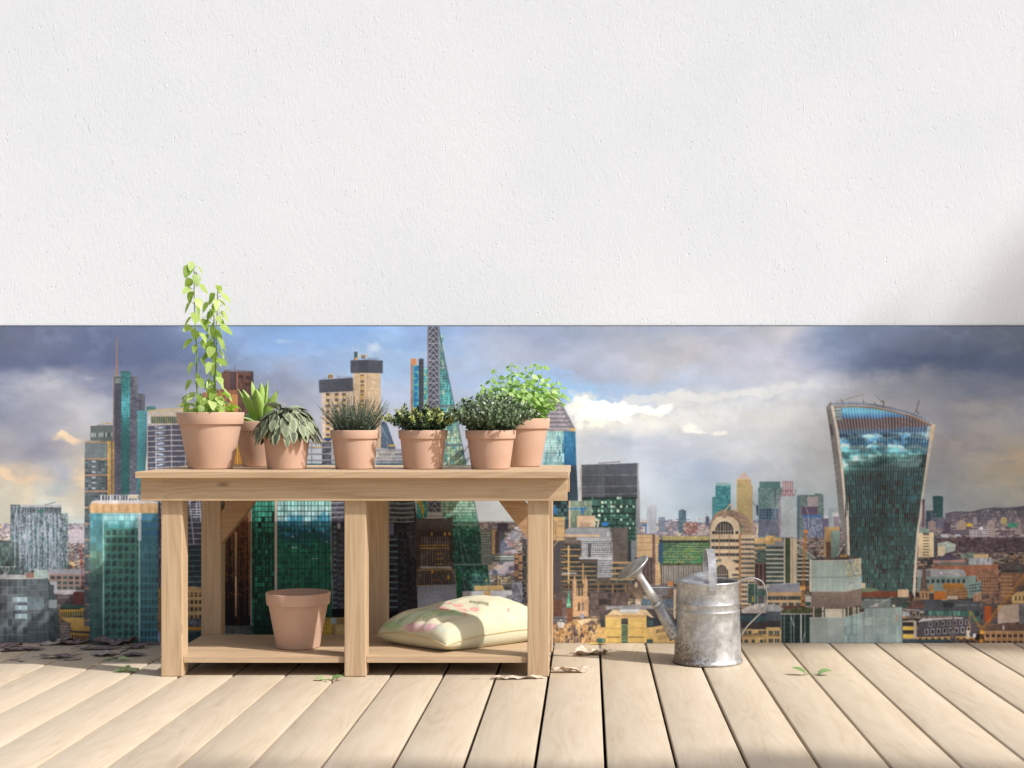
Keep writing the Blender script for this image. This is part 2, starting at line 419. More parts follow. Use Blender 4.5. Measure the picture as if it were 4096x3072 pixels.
# spout in two telescoping lengths with a bead where they meet
q = lambda a, b, Y=CY: P(2400+a/3.017, 2150+b/3.017, Y)
a0, a1, a2 = q(905, 1150), q(693, 802), q(484, 470)
V, F = tube_pts([a0+(a0-a1)*0.12, a0, a0+(a1-a0)*.5, a1], [0.032, 0.0295, 0.0245, 0.0188], 28)
py_mesh('spout', V, F, M['metal'], can, True)
V, F = tube_pts([a1-(a2-a1)*.02, a1+(a2-a1)*.5, a1+(a2-a1)*.87, a2], [0.0165, 0.0148, 0.0122, 0.0118], 28)
py_mesh('spout', V, F, M['metal'], can, True)
d = (a2-a1).normalized()
V, F = tube_pts([a1-d*.006, a1-d*.003, a1, a1+d*.003, a1+d*.005], [0.0188, 0.0202, 0.0205, 0.0200, 0.0165], 28)
py_mesh('spout_collar', V, F, M['metal'], can, True)
# rose: flaring cone and perforated domed plate
nrm = Vector((-0.60, -0.15, 0.79)).normalized(); fc = q(392, 362)
apex = a2-d*0.012
ax = (fc-apex)
V, F = tube_pts([apex, apex+ax*.12, apex+ax*.3, apex+ax*.45], [0.0128, 0.0145, 0.0155, 0.021], 36)
# cone from neck circle to the tilted rim circle
V = []; F = []; n = 48; e1 = nrm.cross(Vector((0, 1, 0))).normalized(); e2 = nrm.cross(e1)
d0 = (fc-apex).normalized(); f1 = d0.cross(Vector((0, 1, 0))).normalized(); f2 = d0.cross(f1)
RR = 0.0675
for s, cen, rad, m in ((0, apex, .0128, 0), (1, apex+d0*.018, .0145, 0.1), (2, apex+d0*.026, .020, 0.3), (3, fc-nrm*.006, RR*.97, 1), (4, fc-nrm*.002, RR+.001, 1), (5, fc+nrm*.001, RR+.001, 1), (6, fc+nrm*.002, RR-.003, 1)):
    for k in range(n):
        a = 2*math.pi*k/n; u = (e1*(m)+f1*(1-m)).normalized(); v_ = (e2*m+f2*(1-m)).normalized()
        V.append(tuple(cen+u*(rad*math.cos(a))+v_*(rad*math.sin(a))))
for i in range(6):
    for k in range(n):
        m = (k+1) % n; F.append((i*n+k, i*n+m, (i+1)*n+m, (i+1)*n+k))
rose = py_mesh('rose', V, F, M['metal'], can, True)
V = []; F = []
for j in range(9):
    r = (RR-.003)*(1-j/8); zz = 0.002+0.0085*(1-(r/RR)**2)
    for k in range(n):
        a = 2*math.pi*k/n; V.append(tuple(fc+nrm*zz+e1*(r*math.cos(a))+e2*(r*math.sin(a))))
for i in range(8):
    for k in range(n):
        m = (k+1) % n; F.append((i*n+k, i*n+m, (i+1)*n+m, (i+1)*n+k))
t = NT('rose_plate'); co = t.objco()
n1 = t.noise(co, 30, 5, .7)
c = t.ramp(n1, [(0.35, L4((130, 126, 120))), (0.7, L4((186, 184, 180)))])
vo = t.n('TexVoronoi'); t.l(co, vo.inputs['Vector']); vo.inputs['Scale'].default_value = 120
c = t.mix(t.ramp(vo.outputs['Distance'], [(0.10, (1, 1, 1)), (0.2, (0, 0, 0))]), c, L4((60, 52, 46)))
t.l(c, t.p.inputs['Base Color']); t.p.inputs['Metallic'].default_value = 0.6; t.p.inputs['Roughness'].default_value = 0.5
py_mesh('sprinkler_plate', V, F, t.m, rose.parent, True)
# stay wire between spout and body
wp = catmull([q(625, 600), q(640, 604), q(760, 606), q(880, 606), q(915, 600), q(935, 575)], 4)
V, F = tube_pts(wp, 0.0022, 8); py_mesh('stay_wire', V, F, M['metal'], can, True)

# ------------------------------------------------------------------ cushion
def build_cushion():
    root = thing('cushion', 'cream printed cushion with red flowers and green leaves lying on the bench shelf', 'cushion', (-0.49, 5.44, ZS))
    cN = Vector((-0.492, 5.175)); e1 = Vector((-0.776, 0.63)).normalized()*0.365; e2 = Vector((0.752, 0.659)).normalized()*0.485
    NU = 150; V = []; F = []; UV = []
    def surf(u, v, side):
        # u along e1 (near corner -> left corner), v along e2 (near corner -> right corner), both 0..1
        a, b = 2*u-1, 2*v-1
        pin = 1-0.045*(1-a*a)*b*b*0+0
        x_in = 0.05*(1-abs(a)**2)*np.sign(b)*abs(b)**3; y_in = 0.05*(1-abs(b)**2)*np.sign(a)*abs(a)**3
        uu = u-y_in*0.55; vv = v-x_in*0.55
        cr = 1-0.050*(abs(a)*abs(b))**5; uu = .5+(uu-.5)*cr; vv = .5+(vv-.5)*cr
        p = cN+e1*uu+e2*vv
        th = max(0.0, (1-a**4))**0.37*max(0.0, (1-b**4))**0.37
        wr = 0.0
        ed = max(abs(a), abs(b))
        # gathers along the near-left edge and softer folds elsewhere
        wr += 0.011*math.sin(u*40+3*math.sin(v*9))*math.exp(-((v-0.10)/0.10)**2)*math.sin(math.pi*min(1, max(0, (u-0.08)/0.84)))*(1 if side > 0 else .5)
        wr += 0.007*mnoise.noise(Vector((u*5, v*5, 3)))*th+0.0018*mnoise.noise(Vector((u*16, v*16, 7)))*th
        wr += 0.006*math.sin(v*34+2*math.sin(u*8))*math.exp(-((u-0.03)/0.06)**2)*math.sin(math.pi*v)
        seam = 0.043+0.020*(abs(a)*abs(b))**3*-1+0.022*(u*0.6+v*0.9)/1.5
        if side > 0:
            hump = 0.104*th*(0.66+0.34*math.exp(-((u-0.52)**2/0.16+(v-0.72)**2/0.18)))
            z = seam+hump+wr*min(1, th*1.6)
        else:
            z = seam-(seam-0.0)*min(1, th*1.25)
        return (p.x, p.y, ZS+0.001+z)
    for side in (1, -1):
        n0 = len(V)
        for i in range(NU+1):
            for j in range(NU+1):
                u = 0.5-0.5*math.cos(math.pi*i/NU); v = 0.5-0.5*math.cos(math.pi*j/NU)
                V.append(surf(u, v, side))
        for i in range(NU):
            for j in range(NU):
                a = n0+i*(NU+1)+j
                F.append((a, a+NU+1, a+NU+2, a+1) if side < 0 else (a, a+1, a+NU+2, a+NU+1))
    V = np.array(V)
    # dye printed in the cloth, laid out on the cushion's upper face
    px = VX+V[:, 0]*FPX/V[:, 1]; pz = VY-(V[:, 2]-H_CAM)*FPX/V[:, 1]
    zx = (px-1024)*2.16016; zy = (pz-1950)*2.16016
    col = np.tile(np.array([198, 194, 166.]), (len(V), 1))
    top = np.arange(len(V)) < (NU+1)**2
    rng = np.random.RandomState(3)
    nz = np.array([mnoise.noise(Vector((a*30, b*30, c_*30))) for a, b, c_ in V[::1]]) if len(V) < 60000 else 0
    def ell(cx, cy, rx, ry, c, ang=0, k=1.0, wob=0.35):
        ca, sa = math.cos(ang), math.sin(ang); dx, dy = zx-cx, zy-cy
        a = (dx*ca+dy*sa)/rx; b = (-dx*sa+dy*ca)/ry
        m = (a*a+b*b < 1+wob*nz*2) & top
        col[m] = col[m]*(1-k)+np.array(c)*k
    def poly_(pts, c, k=1.0):
        x = zx; y = zy+nz*6; ins = np.zeros(len(V), bool); n = len(pts)
        for i in range(n):
            x1, y1 = pts[i]; x2, y2 = pts[(i+1) % n]
            if y1 == y2: continue
            cnd = ((y1 > y) != (y2 > y)) & (x < (x2-x1)*(y-y1)/(y2-y1)+x1); ins ^= cnd
        ins &= top; col[ins] = col[ins]*(1-k)+np.array(c)*k
    poly_([(1080, 1195), (1165, 1160), (1260, 1120), (1330, 1100), (1320, 1160), (1240, 1215), (1140, 1225)], (158, 190, 140), .8)
    poly_([(1190, 1150), (1340, 1085), (1500, 1035), (1560, 1060), (1430, 1120), (1320, 1165), (1250, 1195)], (172, 190, 160), .8)
    poly_([(1300, 1170), (1575, 1178), (1560, 1230), (1400, 1250), (1280, 1235)], (200, 162, 172), .65)
    poly_([(1345, 1172), (1375, 1172), (1350, 1245), (1320, 1243)], (184, 134, 152), .5)
    poly_([(1480, 1176), (1520, 1177), (1505, 1235), (1470, 1238)], (184, 134, 152), .5)
    poly_([(1575, 1178), (1640, 1190), (1690, 1250), (1640, 1265), (1560, 1235)], (176, 190, 188), .35)
    poly_([(1100, 1215), (1200, 1228), (1300, 1245), (1290, 1262), (1180, 1250)], (160, 182, 140), .5)
    poly_([(1850, 1120), (2000, 1090), (2080, 1130), (1960, 1160)], (196, 204, 168), .35)
    poly_([(1560, 1100), (1700, 1050), (1790, 1090), (1830, 1120), (1700, 1105), (1600, 1120)], (150, 180, 140), .7)
    poly_([(1430, 1115), (1560, 1060), (1620, 1050), (1500, 1110), (1440, 1145)], (150, 172, 130), .7)
    for (a, b, c_, d_) in ((1745, 1020, 52, 17), (1630, 1048, 46, 15), (1780, 1058, 48, 15), (1895, 1056, 40, 19), (1670, 1000, 36, 8), (1590, 1040, 30, 9), (1800, 1097, 22, 9), (2178, 1062, 16, 22)):
        ell(a, b, c_, d_, (206, 138, 134), 0.1, .8); ell(a-8, b-2, c_*.45, d_*.4, (240, 168, 160), 0.1, .8)
    for i in range(9):
        x0, y0 = 1445, 1110
        x1, y1 = (1600+i*24, 1045+((i*37) % 22))
        poly_([(x0, y0-3), (x1, y1), (x1+4, y1+5), (x0, y0+4)], (158, 182, 130), .7)
    at = lin(col)
    t = NT('cushion_cotton'); co = t.objco(); a_ = t.n('Attribute', attribute_name='dye')
    wv = t.noise(co, 700, 2, .5); c = t.mix(t.math('MULTIPLY', wv, .18), a_.outputs['Color'], L4((255, 250, 235)), 'MULTIPLY')
    t.l(a_.outputs['Color'], t.p.inputs['Base Color']); t.p.inputs['Roughness'].default_value = 0.9
    t.p.inputs['Sheen Weight'].default_value = 0.15; t.p.inputs['Specular IOR Level'].default_value = 0.15
    t.bump(t.math('ADD', t.math('MULTIPLY', wv, .35), t.noise(co, 40, 4)), 0.3, 0.0025)
    cov = np_mesh('cover', V, np.array(F)[:, ::-1], t.m, root, True, {'dye': at})
    # piping round the seam
    pts = []
    for k in range(240):
        s = k/240*4; i = int(s); f_ = s-i
        u, v = ((f_, 0), (1, f_), (1-f_, 1), (0, 1-f_))[i]
        p = surf(u, v, 1); cxy = cN+e1*.5+e2*.5; o_ = (Vector(p[:2])-cxy).normalized()*0.0012
        pts.append(Vector((p[0]+o_.x, p[1]+o_.y, p[2])))
    pts.append(pts[0])
    t2 = NT('cushion_piping'); t2.p.inputs['Base Color'].default_value = L4((196, 176, 132)); t2.p.inputs['Roughness'].default_value = 0.9
    Vt, Ft = tube_pts(pts, 0.0021, 8, up=(0, 0, 1)); py_mesh('piping', Vt, Ft, t2.m, root, True)
    # word printed on the cloth
    cu = bpy.data.curves.new('lettering', 'FONT'); cu.body = 'purpose'; cu.size = 1.0; cu.align_x = 'LEFT'; cu.resolution_u = 3
    tmp = bpy.data.objects.new('lettering_source', cu); C.objects.link(tmp); bpy.context.view_layer.update()
    dg = bpy.context.evaluated_depsgraph_get(); me = bpy.data.meshes.new_from_object(tmp.evaluated_get(dg))
    bpy.data.objects.remove(tmp); bpy.data.curves.remove(cu)
    bm = bmesh.new(); bm.from_mesh(me); bpy.data.meshes.remove(me)
    bmesh.ops.triangulate(bm, faces=list(bm.faces))
    wdt = max(v.co.x for v in bm.verts)
    for _ in range(2): bmesh.ops.subdivide_edges(bm, edges=[e for e in bm.edges if e.calc_length() > 0.12], cuts=1)
    # baseline follows the cushion: find u,v by nearest cover vertex to the wanted image point
    topi = np.where(top)[0]; ZX = zx[topi]; ZY = zy[topi]
    def near(ax_, ay_):
        q2 = np.hypot(ZX-ax_, ZY-ay_); near_ = np.nonzero(q2 < q2.min()+9)[0]; k = topi[near_[np.argmin(V[topi[near_], 1])]]
        i, j = divmod(int(k), NU+1); return (0.5-0.5*math.cos(math.pi*i/NU), 0.5-0.5*math.cos(math.pi*j/NU))
    pA, pB, pU = near(1845, 985), near(2020, 1018), near(1925, 966)
    pM = near(1925, 996)
    for v in bm.verts:
        s = v.co.x/wdt; h_ = v.co.y/0.75
        u = pA[0]+(pB[0]-pA[0])*s+.085*h_+ (pM[0]-(pA[0]+pB[0])/2)*4*s*(1-s)
        w_ = pA[1]+(pB[1]-pA[1])*s+.055*h_+ (pM[1]-(pA[1]+pB[1])/2)*4*s*(1-s)
        p = surf(min(.999, max(.001, u)), min(.999, max(.001, w_)), 1)
        v.co = Vector((p[0], p[1]-0.0012, p[2]+0.0018))
    t3 = NT('cushion_ink'); t3.p.inputs['Base Color'].default_value = L4((140, 132, 100)); t3.p.inputs['Roughness'].default_value = 0.9
    bm_obj('lettering', bm, t3.m, root)
build_cushion()

# ------------------------------------------------------------------ leaves and plants
class LeafMesh:
    def __init__(s): s.V = []; s.F = []; s.a = []
    def leaf(s, base, d, up, L, W, droop=0.0, fold=0.25, shape=0, nseg=5, var=0.5, tipfrac=0.5, edge=0.0):
        """pointed leaf growing from base along d; up ~ the leaf's face normal; droop bends it down (metres per metre^2)"""
        d = d.normalized(); side = d.cross(up)
        if side.length < 1e-4: side = d.cross(Vector((0.3, 1, 0.1)))
        side.normalize(); n = side.cross(d).normalized()
        n0 = len(s.V); p = Vector(base); dd = d.copy(); step = L/nseg
        for i in range(nseg+1):
            u = i/nseg
            if shape == 0: w = math.sin(math.pi*min(1, u**0.75))**0.8       # ovate
            elif shape == 1: w = (1-u)**0.55*(0.55+0.45*min(1, u*5))        # sword
            elif shape == 2: w = max(0, (1-u)**0.75)*min(1, (u*7)**0.5)*1.05   # heart, tip at the end
            else: w = math.sin(math.pi*u)**0.6
            if shape == 2: w = (math.sin(math.pi*min(1, (u*.97+.03)**.55)))**.75 if u < 1 else 0
            w = w*W/2
            if i == nseg: w = W*0.01
            sag = n*(fold*w)
            s.V += [tuple(p-side*w+sag), tuple(p), tuple(p+side*w+sag)]
            s.a += [(var, edge, u)]*1+[(var, 0, u)]+[(var, edge, u)]
            if i < nseg:
                p = p+dd*step
                if droop:
                    dd = (dd+Vector((0, 0, -1))*(droop*step/L)).normalized(); n = side.cross(dd).normalized()
        for i in range(nseg):
            a = n0+i*3; s.F += [(a, a+1, a+4, a+3), (a+1, a+2, a+5, a+4)]
    def stem(s, pts, r0, r1, n=5, var=0.2):
        k = len(pts); rr = [r0+(r1-r0)*i/max(1, k-1) for i in range(k)]
        V, F = tube_pts(pts, rr, n); n0 = len(s.V)
        s.V += V; s.a += [(var, 0, 0)]*len(V); s.F += [tuple(i+n0 for i in f) for f in F]
    def build(s, name, mat, parent=None, smooth=True):
        a = np.array(s.a, np.float32)
        quads = [f if len(set(f)) == 4 else (f[0], f[1], f[2], f[2]) for f in s.F]
        me = bpy.data.meshes.new(name); me.from_pydata([tuple(v) for v in s.V], [], fix(s.F)); me.update()
        t = me.attributes.new('leafa', 'FLOAT_COLOR', 'POINT')
        t.data.foreach_set('color', np.concatenate([a, np.ones((len(a), 1), np.float32)], 1).ravel())
        return link(name, me, mat, parent, smooth)
def leaf_mat(name, stops, edge=None, trans=0.35, rough=0.45, spec=0.4, tcol=None):
    t = NT(name); a = t.n('Attribute', attribute_name='leafa'); sp = t.n('SeparateColor'); t.l(a.outputs['Color'], sp.inputs[0])
    co = t.objco()
    f = t.math('ADD', sp.outputs[0], t.math('MULTIPLY', t.math('SUBTRACT', t.noise(co, 90, 3), 0.5), 0.35))
    c = t.ramp(f, [(p, L4(cc)) for p, cc in stops])
    if edge: c = t.mix(t.math('POWER', sp.outputs[1], 3.0), c, L4(edge))
    t.l(c, t.p.inputs['Base Color']); t.p.inputs['Roughness'].default_value = rough; t.p.inputs['Specular IOR Level'].default_value = spec
    tr = t.n('BsdfTranslucent'); ms = t.n('MixShader'); ms.inputs[0].default_value = trans
    tc_ = t.mix(1.0, c, L4(tcol or (255, 255, 190)), 'MULTIPLY')
    t.l(tc_, tr.inputs[0]); t.l(t.p.outputs[0], ms.inputs[1]); t.l(tr.outputs[0], ms.inputs[2]); t.l(ms.outputs[0], t.out.inputs[0])
    t.bump(t.noise(t.mp(co, (1, 1, 1)), 260, 3), 0.12, 0.001)
    return t.m
rn = random.Random(11)
def rv(a): return Vector((rn.uniform(-a, a), rn.uniform(-a, a), rn.uniform(-a, a)))

# positions of the pots (centre x, y) found from their bases
def pot_at(pxc, Y): return ((pxc-VX)*Y/FPX, Y)
# 1 vine --------------------------------------------------
def vine():
    x, y = pot_at(842, 5.352)
    r = thing('potted_vine', 'tall climbing vine with pale green leaves in the largest clay pot', 'potted plant', (x, y, ZT))
    top = pot_parts(r, x, y, ZT+0.0005, 0.1192, 0.078, 0.2005, 0.042)
    mat = leaf_mat('vine_leaf', [(0.2, (122, 150, 66)), (0.5, (168, 192, 100)), (0.85, (204, 220, 146))], trans=0.5, rough=0.38, spec=0.5, tcol=(235, 255, 150))
    ms = leaf_mat('vine_stem', [(0.2, (104, 134, 58)), (0.8, (120, 150, 70))], trans=0.05)
    Yv = y
    stems = [[(793, 1652), (792, 1600), (786, 1520), (787, 1405), (783, 1330), (779, 1246), (777, 1160), (776, 1087), (773, 1050)],
             [(866, 1652), (864, 1600), (861, 1516), (865, 1405), (864, 1330), (868, 1260), (870, 1200), (871, 1145)],
             [(858, 1652), (856, 1560), (857, 1420), (856, 1330), (856, 1240), (857, 1180)]]
    fol = LeafMesh()
    for si, st in enumerate(stems):
        yo = Yv+(-0.012, 0.0, 0.03)[si]
        pts = catmull([P(a, b, yo) for a, b in st], 6)
        m = LeafMesh(); m.stem(pts, 0.0032, 0.0012, 7, 0.4); m.build('stem', ms, r)
        n = (37, 33, 29)[si]; tot = len(pts)-1
        for k in range(n):
            f = (k+0.4)/n; f = f**1.05; q_ = pts[min(tot, int(f*tot))]
            for rep in range(2 if k < 4 else 1):
                a = k*2.4+rn.uniform(-.5, .5)+rep*2.6
                out = Vector((math.cos(a), math.sin(a)*0.8, 0.25)).normalized()
                pl = rn.uniform(0.008, 0.024)*(1.6 if k < 6 else 1)
                p1 = q_+out*pl+Vector((0, 0, rn.uniform(0, .008)))
                fol.stem([q_, q_+out*pl*.6+Vector((0, 0, .003)), p1], 0.0009, 0.0007, 4, .4)
                L_ = rn.uniform(0.038, 0.055); 
                if k > n-4: L_ *= .75
                dr = (out*rn.uniform(0.25, .8)+Vector((0, 0, -rn.uniform(.5, 1.0)))).normalized()
                fol.leaf(p1, dr, out*.6+Vector((.4, -.5, .5))+rv(.5), L_, L_*rn.uniform(.54, .74), droop=rn.uniform(.1, .9), fold=rn.uniform(.0, .35), shape=2, nseg=7, var=rn.uniform(.25, .95))
    for k in range(34):           # low growth round the base
        a = rn.uniform(0, 2*math.pi); rad = rn.uniform(.01, .085)
        b = Vector((x+rad*math.cos(a)-0.004, y+rad*math.sin(a), top[2])); h_ = rn.uniform(.01, .085)*(1.1-rad*5)
        o = Vector((math.cos(a), math.sin(a), 0)); p1 = b+o*h_*.4+Vector((0, 0, h_))
        fol.stem([b, b+Vector((0, 0, h_*.6)), p1], 0.001, .0007, 4, .4)
        L_ = rn.uniform(.034, .050)
        fol.leaf(p1, o*.8+Vector((0, 0, rn.uniform(-.5, .4))), Vector((0, 0, 1))+rv(.5), L_, L_*.68, droop=rn.uniform(.5, 1.6), fold=.25, shape=2, nseg=6, var=rn.uniform(.2, .95))
    for k in range(9):            # curling tendrils
        q_ = P(rn.uniform(770, 875), rn.uniform(1100, 1560), Yv+rn.uniform(-.02, .02)); s_ = rn.choice((-1, 1)); l = rn.uniform(.02, .04)
        pts = catmull([q_, q_+Vector((s_*l*.6, 0, l*.15)), q_+Vector((s_*l, .004, -l*.4)), q_+Vector((s_*l*1.0, .0, -l*1.1))], 5)
        fol.stem(pts, .0008, .0004, 4, .8)
    fol.build('foliage', mat, r)
vine()
# 2 succulent ---------------------------------------------
def succulent():
    x, y = pot_at(1043, 5.60)
    r = thing('potted_succulent', 'bright green agave with broad pointed leaves in a clay pot behind the vine', 'potted plant', (x, y, ZT))
    top = pot_parts(r, x, y, ZT+0.0005, 0.101, 0.066, 0.1690, 0.036)
    mat = leaf_mat('succulent_leaf', [(0.15, (74, 106, 44)), (0.5, (136, 172, 72)), (0.85, (176, 204, 112))], edge=(196, 214, 150), trans=0.25, rough=0.5)
    b0 = Vector((x, y, top[2]-.004))
    for i in range(17):
        m = LeafMesh()
        ring = 0 if i < 7 else (1 if i < 13 else 2)
        a = i*2.399+0.5; tilt = (1.02, 0.55, 0.20)[ring]+rn.uniform(-.08, .08)
        L_ = (0.112, 0.150, 0.160)[ring]*rn.uniform(.92, 1.08); W_ = (0.056, .052, .042)[ring]
        d = Vector((math.cos(a)*math.sin(tilt), math.sin(a)*math.sin(tilt), math.cos(tilt)))
        up = Vector((-math.cos(a)*math.cos(tilt), -math.sin(a)*math.cos(tilt), math.sin(tilt)))
        # thick, keeled leaf with a sharp tip
        V = []; F = []; ns = 12; side = d.cross(up).normalized(); p = b0+Vector((math.cos(a), math.sin(a), 0))*(.018-.005*ring); dd = d.copy()
        at_ = []
        for j in range(ns+1):
            u = j/ns; w_ = W_*(0.52+0.95*u-0.3*u*u)*(1-u**2.6)**0.9*0.62 if u < 1 else .0005; nn = side.cross(dd).normalized()
            nn = nn if nn.dot(up) > 0 else -nn
            for (sx_, nz_, e_) in ((-1, .30, 1), (-.5, .05, .25), (0, -.02, 0), (.5, .05, .25), (1, .30, 1), (.5, -.10, 0), (0, -.20, 0), (-.5, -.10, 0)):
                V.append(tuple(p+side*(sx_*w_)+nn*(nz_*w_))); at_.append((rn.uniform(.45, .6)+.25*u+(-.25 if ring == 0 else 0), e_, u))
            p = p+dd*(L_/ns); dd = (dd+up*(-.035 if ring == 0 else .012)).normalized()
        for j in range(ns):
            for k in range(8):
                mm = (k+1) % 8; F.append((j*8+k, j*8+mm, (j+1)*8+mm, (j+1)*8+k))
        m.V = V; m.F = F; m.a = at_; m.build('leaf', mat, r)
succulent()
# 3 sage --------------------------------------------------
def sage():
    x, y = pot_at(1146.7, 5.325)
    r = thing('potted_sage', 'drooping grey green leaves with pale edges spilling over a short clay pot', 'potted plant', (x, y, ZT))
    top = pot_parts(r, x, y, ZT+0.0005, 0.0885, 0.0685, 0.1375, 0.030)
    mat = leaf_mat('sage_leaf', [(0.2, (46, 54, 42)), (0.5, (84, 96, 74)), (0.85, (132, 142, 114))], edge=(182, 188, 154), trans=0.12, rough=0.6, spec=0.3, tcol=(230, 240, 180))
    fol = LeafMesh(); c0 = Vector((x, y, top[2]))
    st = LeafMesh()
    N_ = 175
    for i in range(N_):
        f = (i+.5)/N_; a = i*2.39996+rn.uniform(-.2, .2)
        th = math.acos(1-f*0.93)*1.05              # polar angle on the dome
        R_ = 0.098*rn.uniform(.88, 1.05)
        # dome point where the leaf starts; the leaf hangs outward and down
        rad = math.sin(min(th, 1.55))*R_*1.03; hz = math.cos(min(th, 1.6))*0.088+0.016
        p = c0+Vector((rad*math.cos(a), rad*math.sin(a), hz-.012)); o = Vector((math.cos(a), math.sin(a), 0))
        st.stem(catmull([c0+o*.008+rv(.006)*.5, c0+o*rad*.35+Vector((0, 0, hz*.75)), p], 4), .0010, .0008, 4, .3)
        L_ = rn.uniform(.042, .062); W_ = L_*rn.uniform(.42, .54)
        dd = o*rn.uniform(.35, .9)+Vector((0, 0, .35-1.25*math.sin(th)**1.2))+rv(.18)
        fol.leaf(p, dd, o*0.9+Vector((0, 0, .8))+rv(.35), L_, W_, droop=rn.uniform(.5, 1.5), fold=rn.uniform(-.3, .15), shape=0, nseg=8, var=rn.uniform(.2, .95), edge=1.0)
    st.build('stems', mat, r); fol.build('foliage', mat, r)
sage()
# 4 lavender / heather ------------------------------------
def lavender():
    x, y = pot_at(1419.8, 5.325)
    r = thing('potted_lavender', 'spiky dark grey green lavender with many thin upright stems in a short clay pot', 'potted plant', (x, y, ZT))
    top = pot_parts(r, x, y, ZT+0.0005, 0.0885, 0.0685, 0.1375, 0.030)
    mat = leaf_mat('lavender_leaf', [(0.1, (56, 74, 58)), (0.5, (102, 120, 100)), (0.9, (156, 166, 146))], trans=0.12, rough=0.6)
    ms = leaf_mat('lavender_stem', [(0.2, (52, 52, 46)), (0.8, (84, 82, 72))], trans=0.0)
    fol = LeafMesh(); st = LeafMesh(); c0 = Vector((x, y, top[2]))
    for i in range(165):
        a = i*2.39996; f = ((i+.5)/165)**0.60; rad = .006+.055*f
        b = c0+Vector((rad*math.cos(a), rad*math.sin(a), -.003))
        tilt = f*0.72*rn.uniform(.75, 1.12); L_ = rn.uniform(.072, .148)*(1.04-.13*f)
        d = Vector((math.cos(a)*math.sin(tilt), math.sin(a)*math.sin(tilt), math.cos(tilt)))
        pts = [b, b+d*L_*.4+Vector((0, 0, .004))+rv(.002), b+d*L_*.75+rv(.004), b+d*L_+rv(.004)]
        pts = catmull(pts, 5); st.stem(pts, .0009, .0003, 4, .3)
        nl = int(L_/.0036)
        for k in range(2, nl):
            u = k/nl; p = pts[int(u*(len(pts)-1))].lerp(pts[min(len(pts)-1, int(u*(len(pts)-1))+1)], (u*(len(pts)-1)) % 1)
            ll = rn.uniform(.0065, .0125)*(1.15-.72*u)
            for q_ in range(3):
                an = rn.uniform(0, 6.283)
                o = (Vector((math.cos(an), math.sin(an), 0)).cross(d).normalized()*.85+d*rn.uniform(.5, 1.1))
                fol.leaf(p, o, d+rv(.3), ll, ll*.26, fold=.2, shape=3, nseg=2, var=rn.uniform(.05, .6)+(.35*u if rn.random() < .6 else 0))
    st.build('stems', ms, r); fol.build('foliage', mat, r)
lavender()
# 5 variegated shrub --------------------------------------
def clumps(fol, st, c0, R_, Hh, n, leaf_fn, seed, spread=1.0, stemr=.0012):
    """n branching stems filling a dome; leaf_fn(point, outward direction, fraction along stem)"""
    for i in range(n):
        a = i*2.39996+seed; f = ((i+.5)/n)**0.55; th = f*1.12*spread
        L_ = (Hh*math.cos(th)**2+R_*math.sin(th)**2)*rn.uniform(.82, 1.08)
        d = Vector((math.cos(a)*math.sin(th), math.sin(a)*math.sin(th), math.cos(th)))
        b = c0+Vector((math.cos(a), math.sin(a), 0))*(.045*f)-Vector((0, 0, .002))
        pts = catmull([b, b+d*L_*.45+Vector((0, 0, .008*f)), b+d*L_*.8+Vector((0, 0, .010*f))+rv(.004), b+d*L_+Vector((0, 0, .014*f))+rv(.005)], 5)
        st.stem(pts, stemr, stemr*.5, 5, .3)
        leaf_fn(pts, d, i)
def variegated():
    x, y = pot_at(1692, 5.325)
    r = thing('potted_variegated_shrub', 'compact dark shrub with cream yellow leaf tips in a short clay pot', 'potted plant', (x, y, ZT))
    top = pot_parts(r, x, y, ZT+0.0005, 0.0885, 0.0685, 0.1375, 0.030)
    dark = leaf_mat('shrub_leaf', [(0.1, (22, 38, 24)), (0.5, (46, 68, 40)), (0.9, (84, 106, 64))], trans=0.12, rough=0.4)
    pale = leaf_mat('shrub_tip_leaf', [(0.1, (150, 166, 92)), (0.5, (186, 196, 118)), (0.9, (216, 220, 156))], trans=0.25, rough=0.5)
    fd, fp, st = LeafMesh(), LeafMesh(), LeafMesh(); c0 = Vector((x, y, top[2]))
    def lf(pts, d, i):
        pt = rn.random() < .62; n_ = len(pts)-1; K = 26
        for k in range(1, K):
            u = k/(K-1)
            p = pts[int(u*n_)]
            for q_ in range(5 if u > .3 else 4):
                o = (rv(1).cross(d).normalized()*rn.uniform(.6, 1.0)+d*rn.uniform(.2, .9)); ll = rn.uniform(.009, .015)
                tip = pt and u > .50 and rn.random() < .74
                (fp if tip else fd).leaf(p+rv(.004), o, d+rv(.6), ll*(.85 if tip else 1), ll*.5, fold=.3, shape=0, nseg=3, var=rn.uniform(.1, .95), droop=.4)
    clumps(fd, st, c0, .098, .096, 46, lf, .7)
    st.build('stems', dark, r); fd.build('foliage', dark, r); o = fp.build('tip_foliage', pale, r)
variegated()
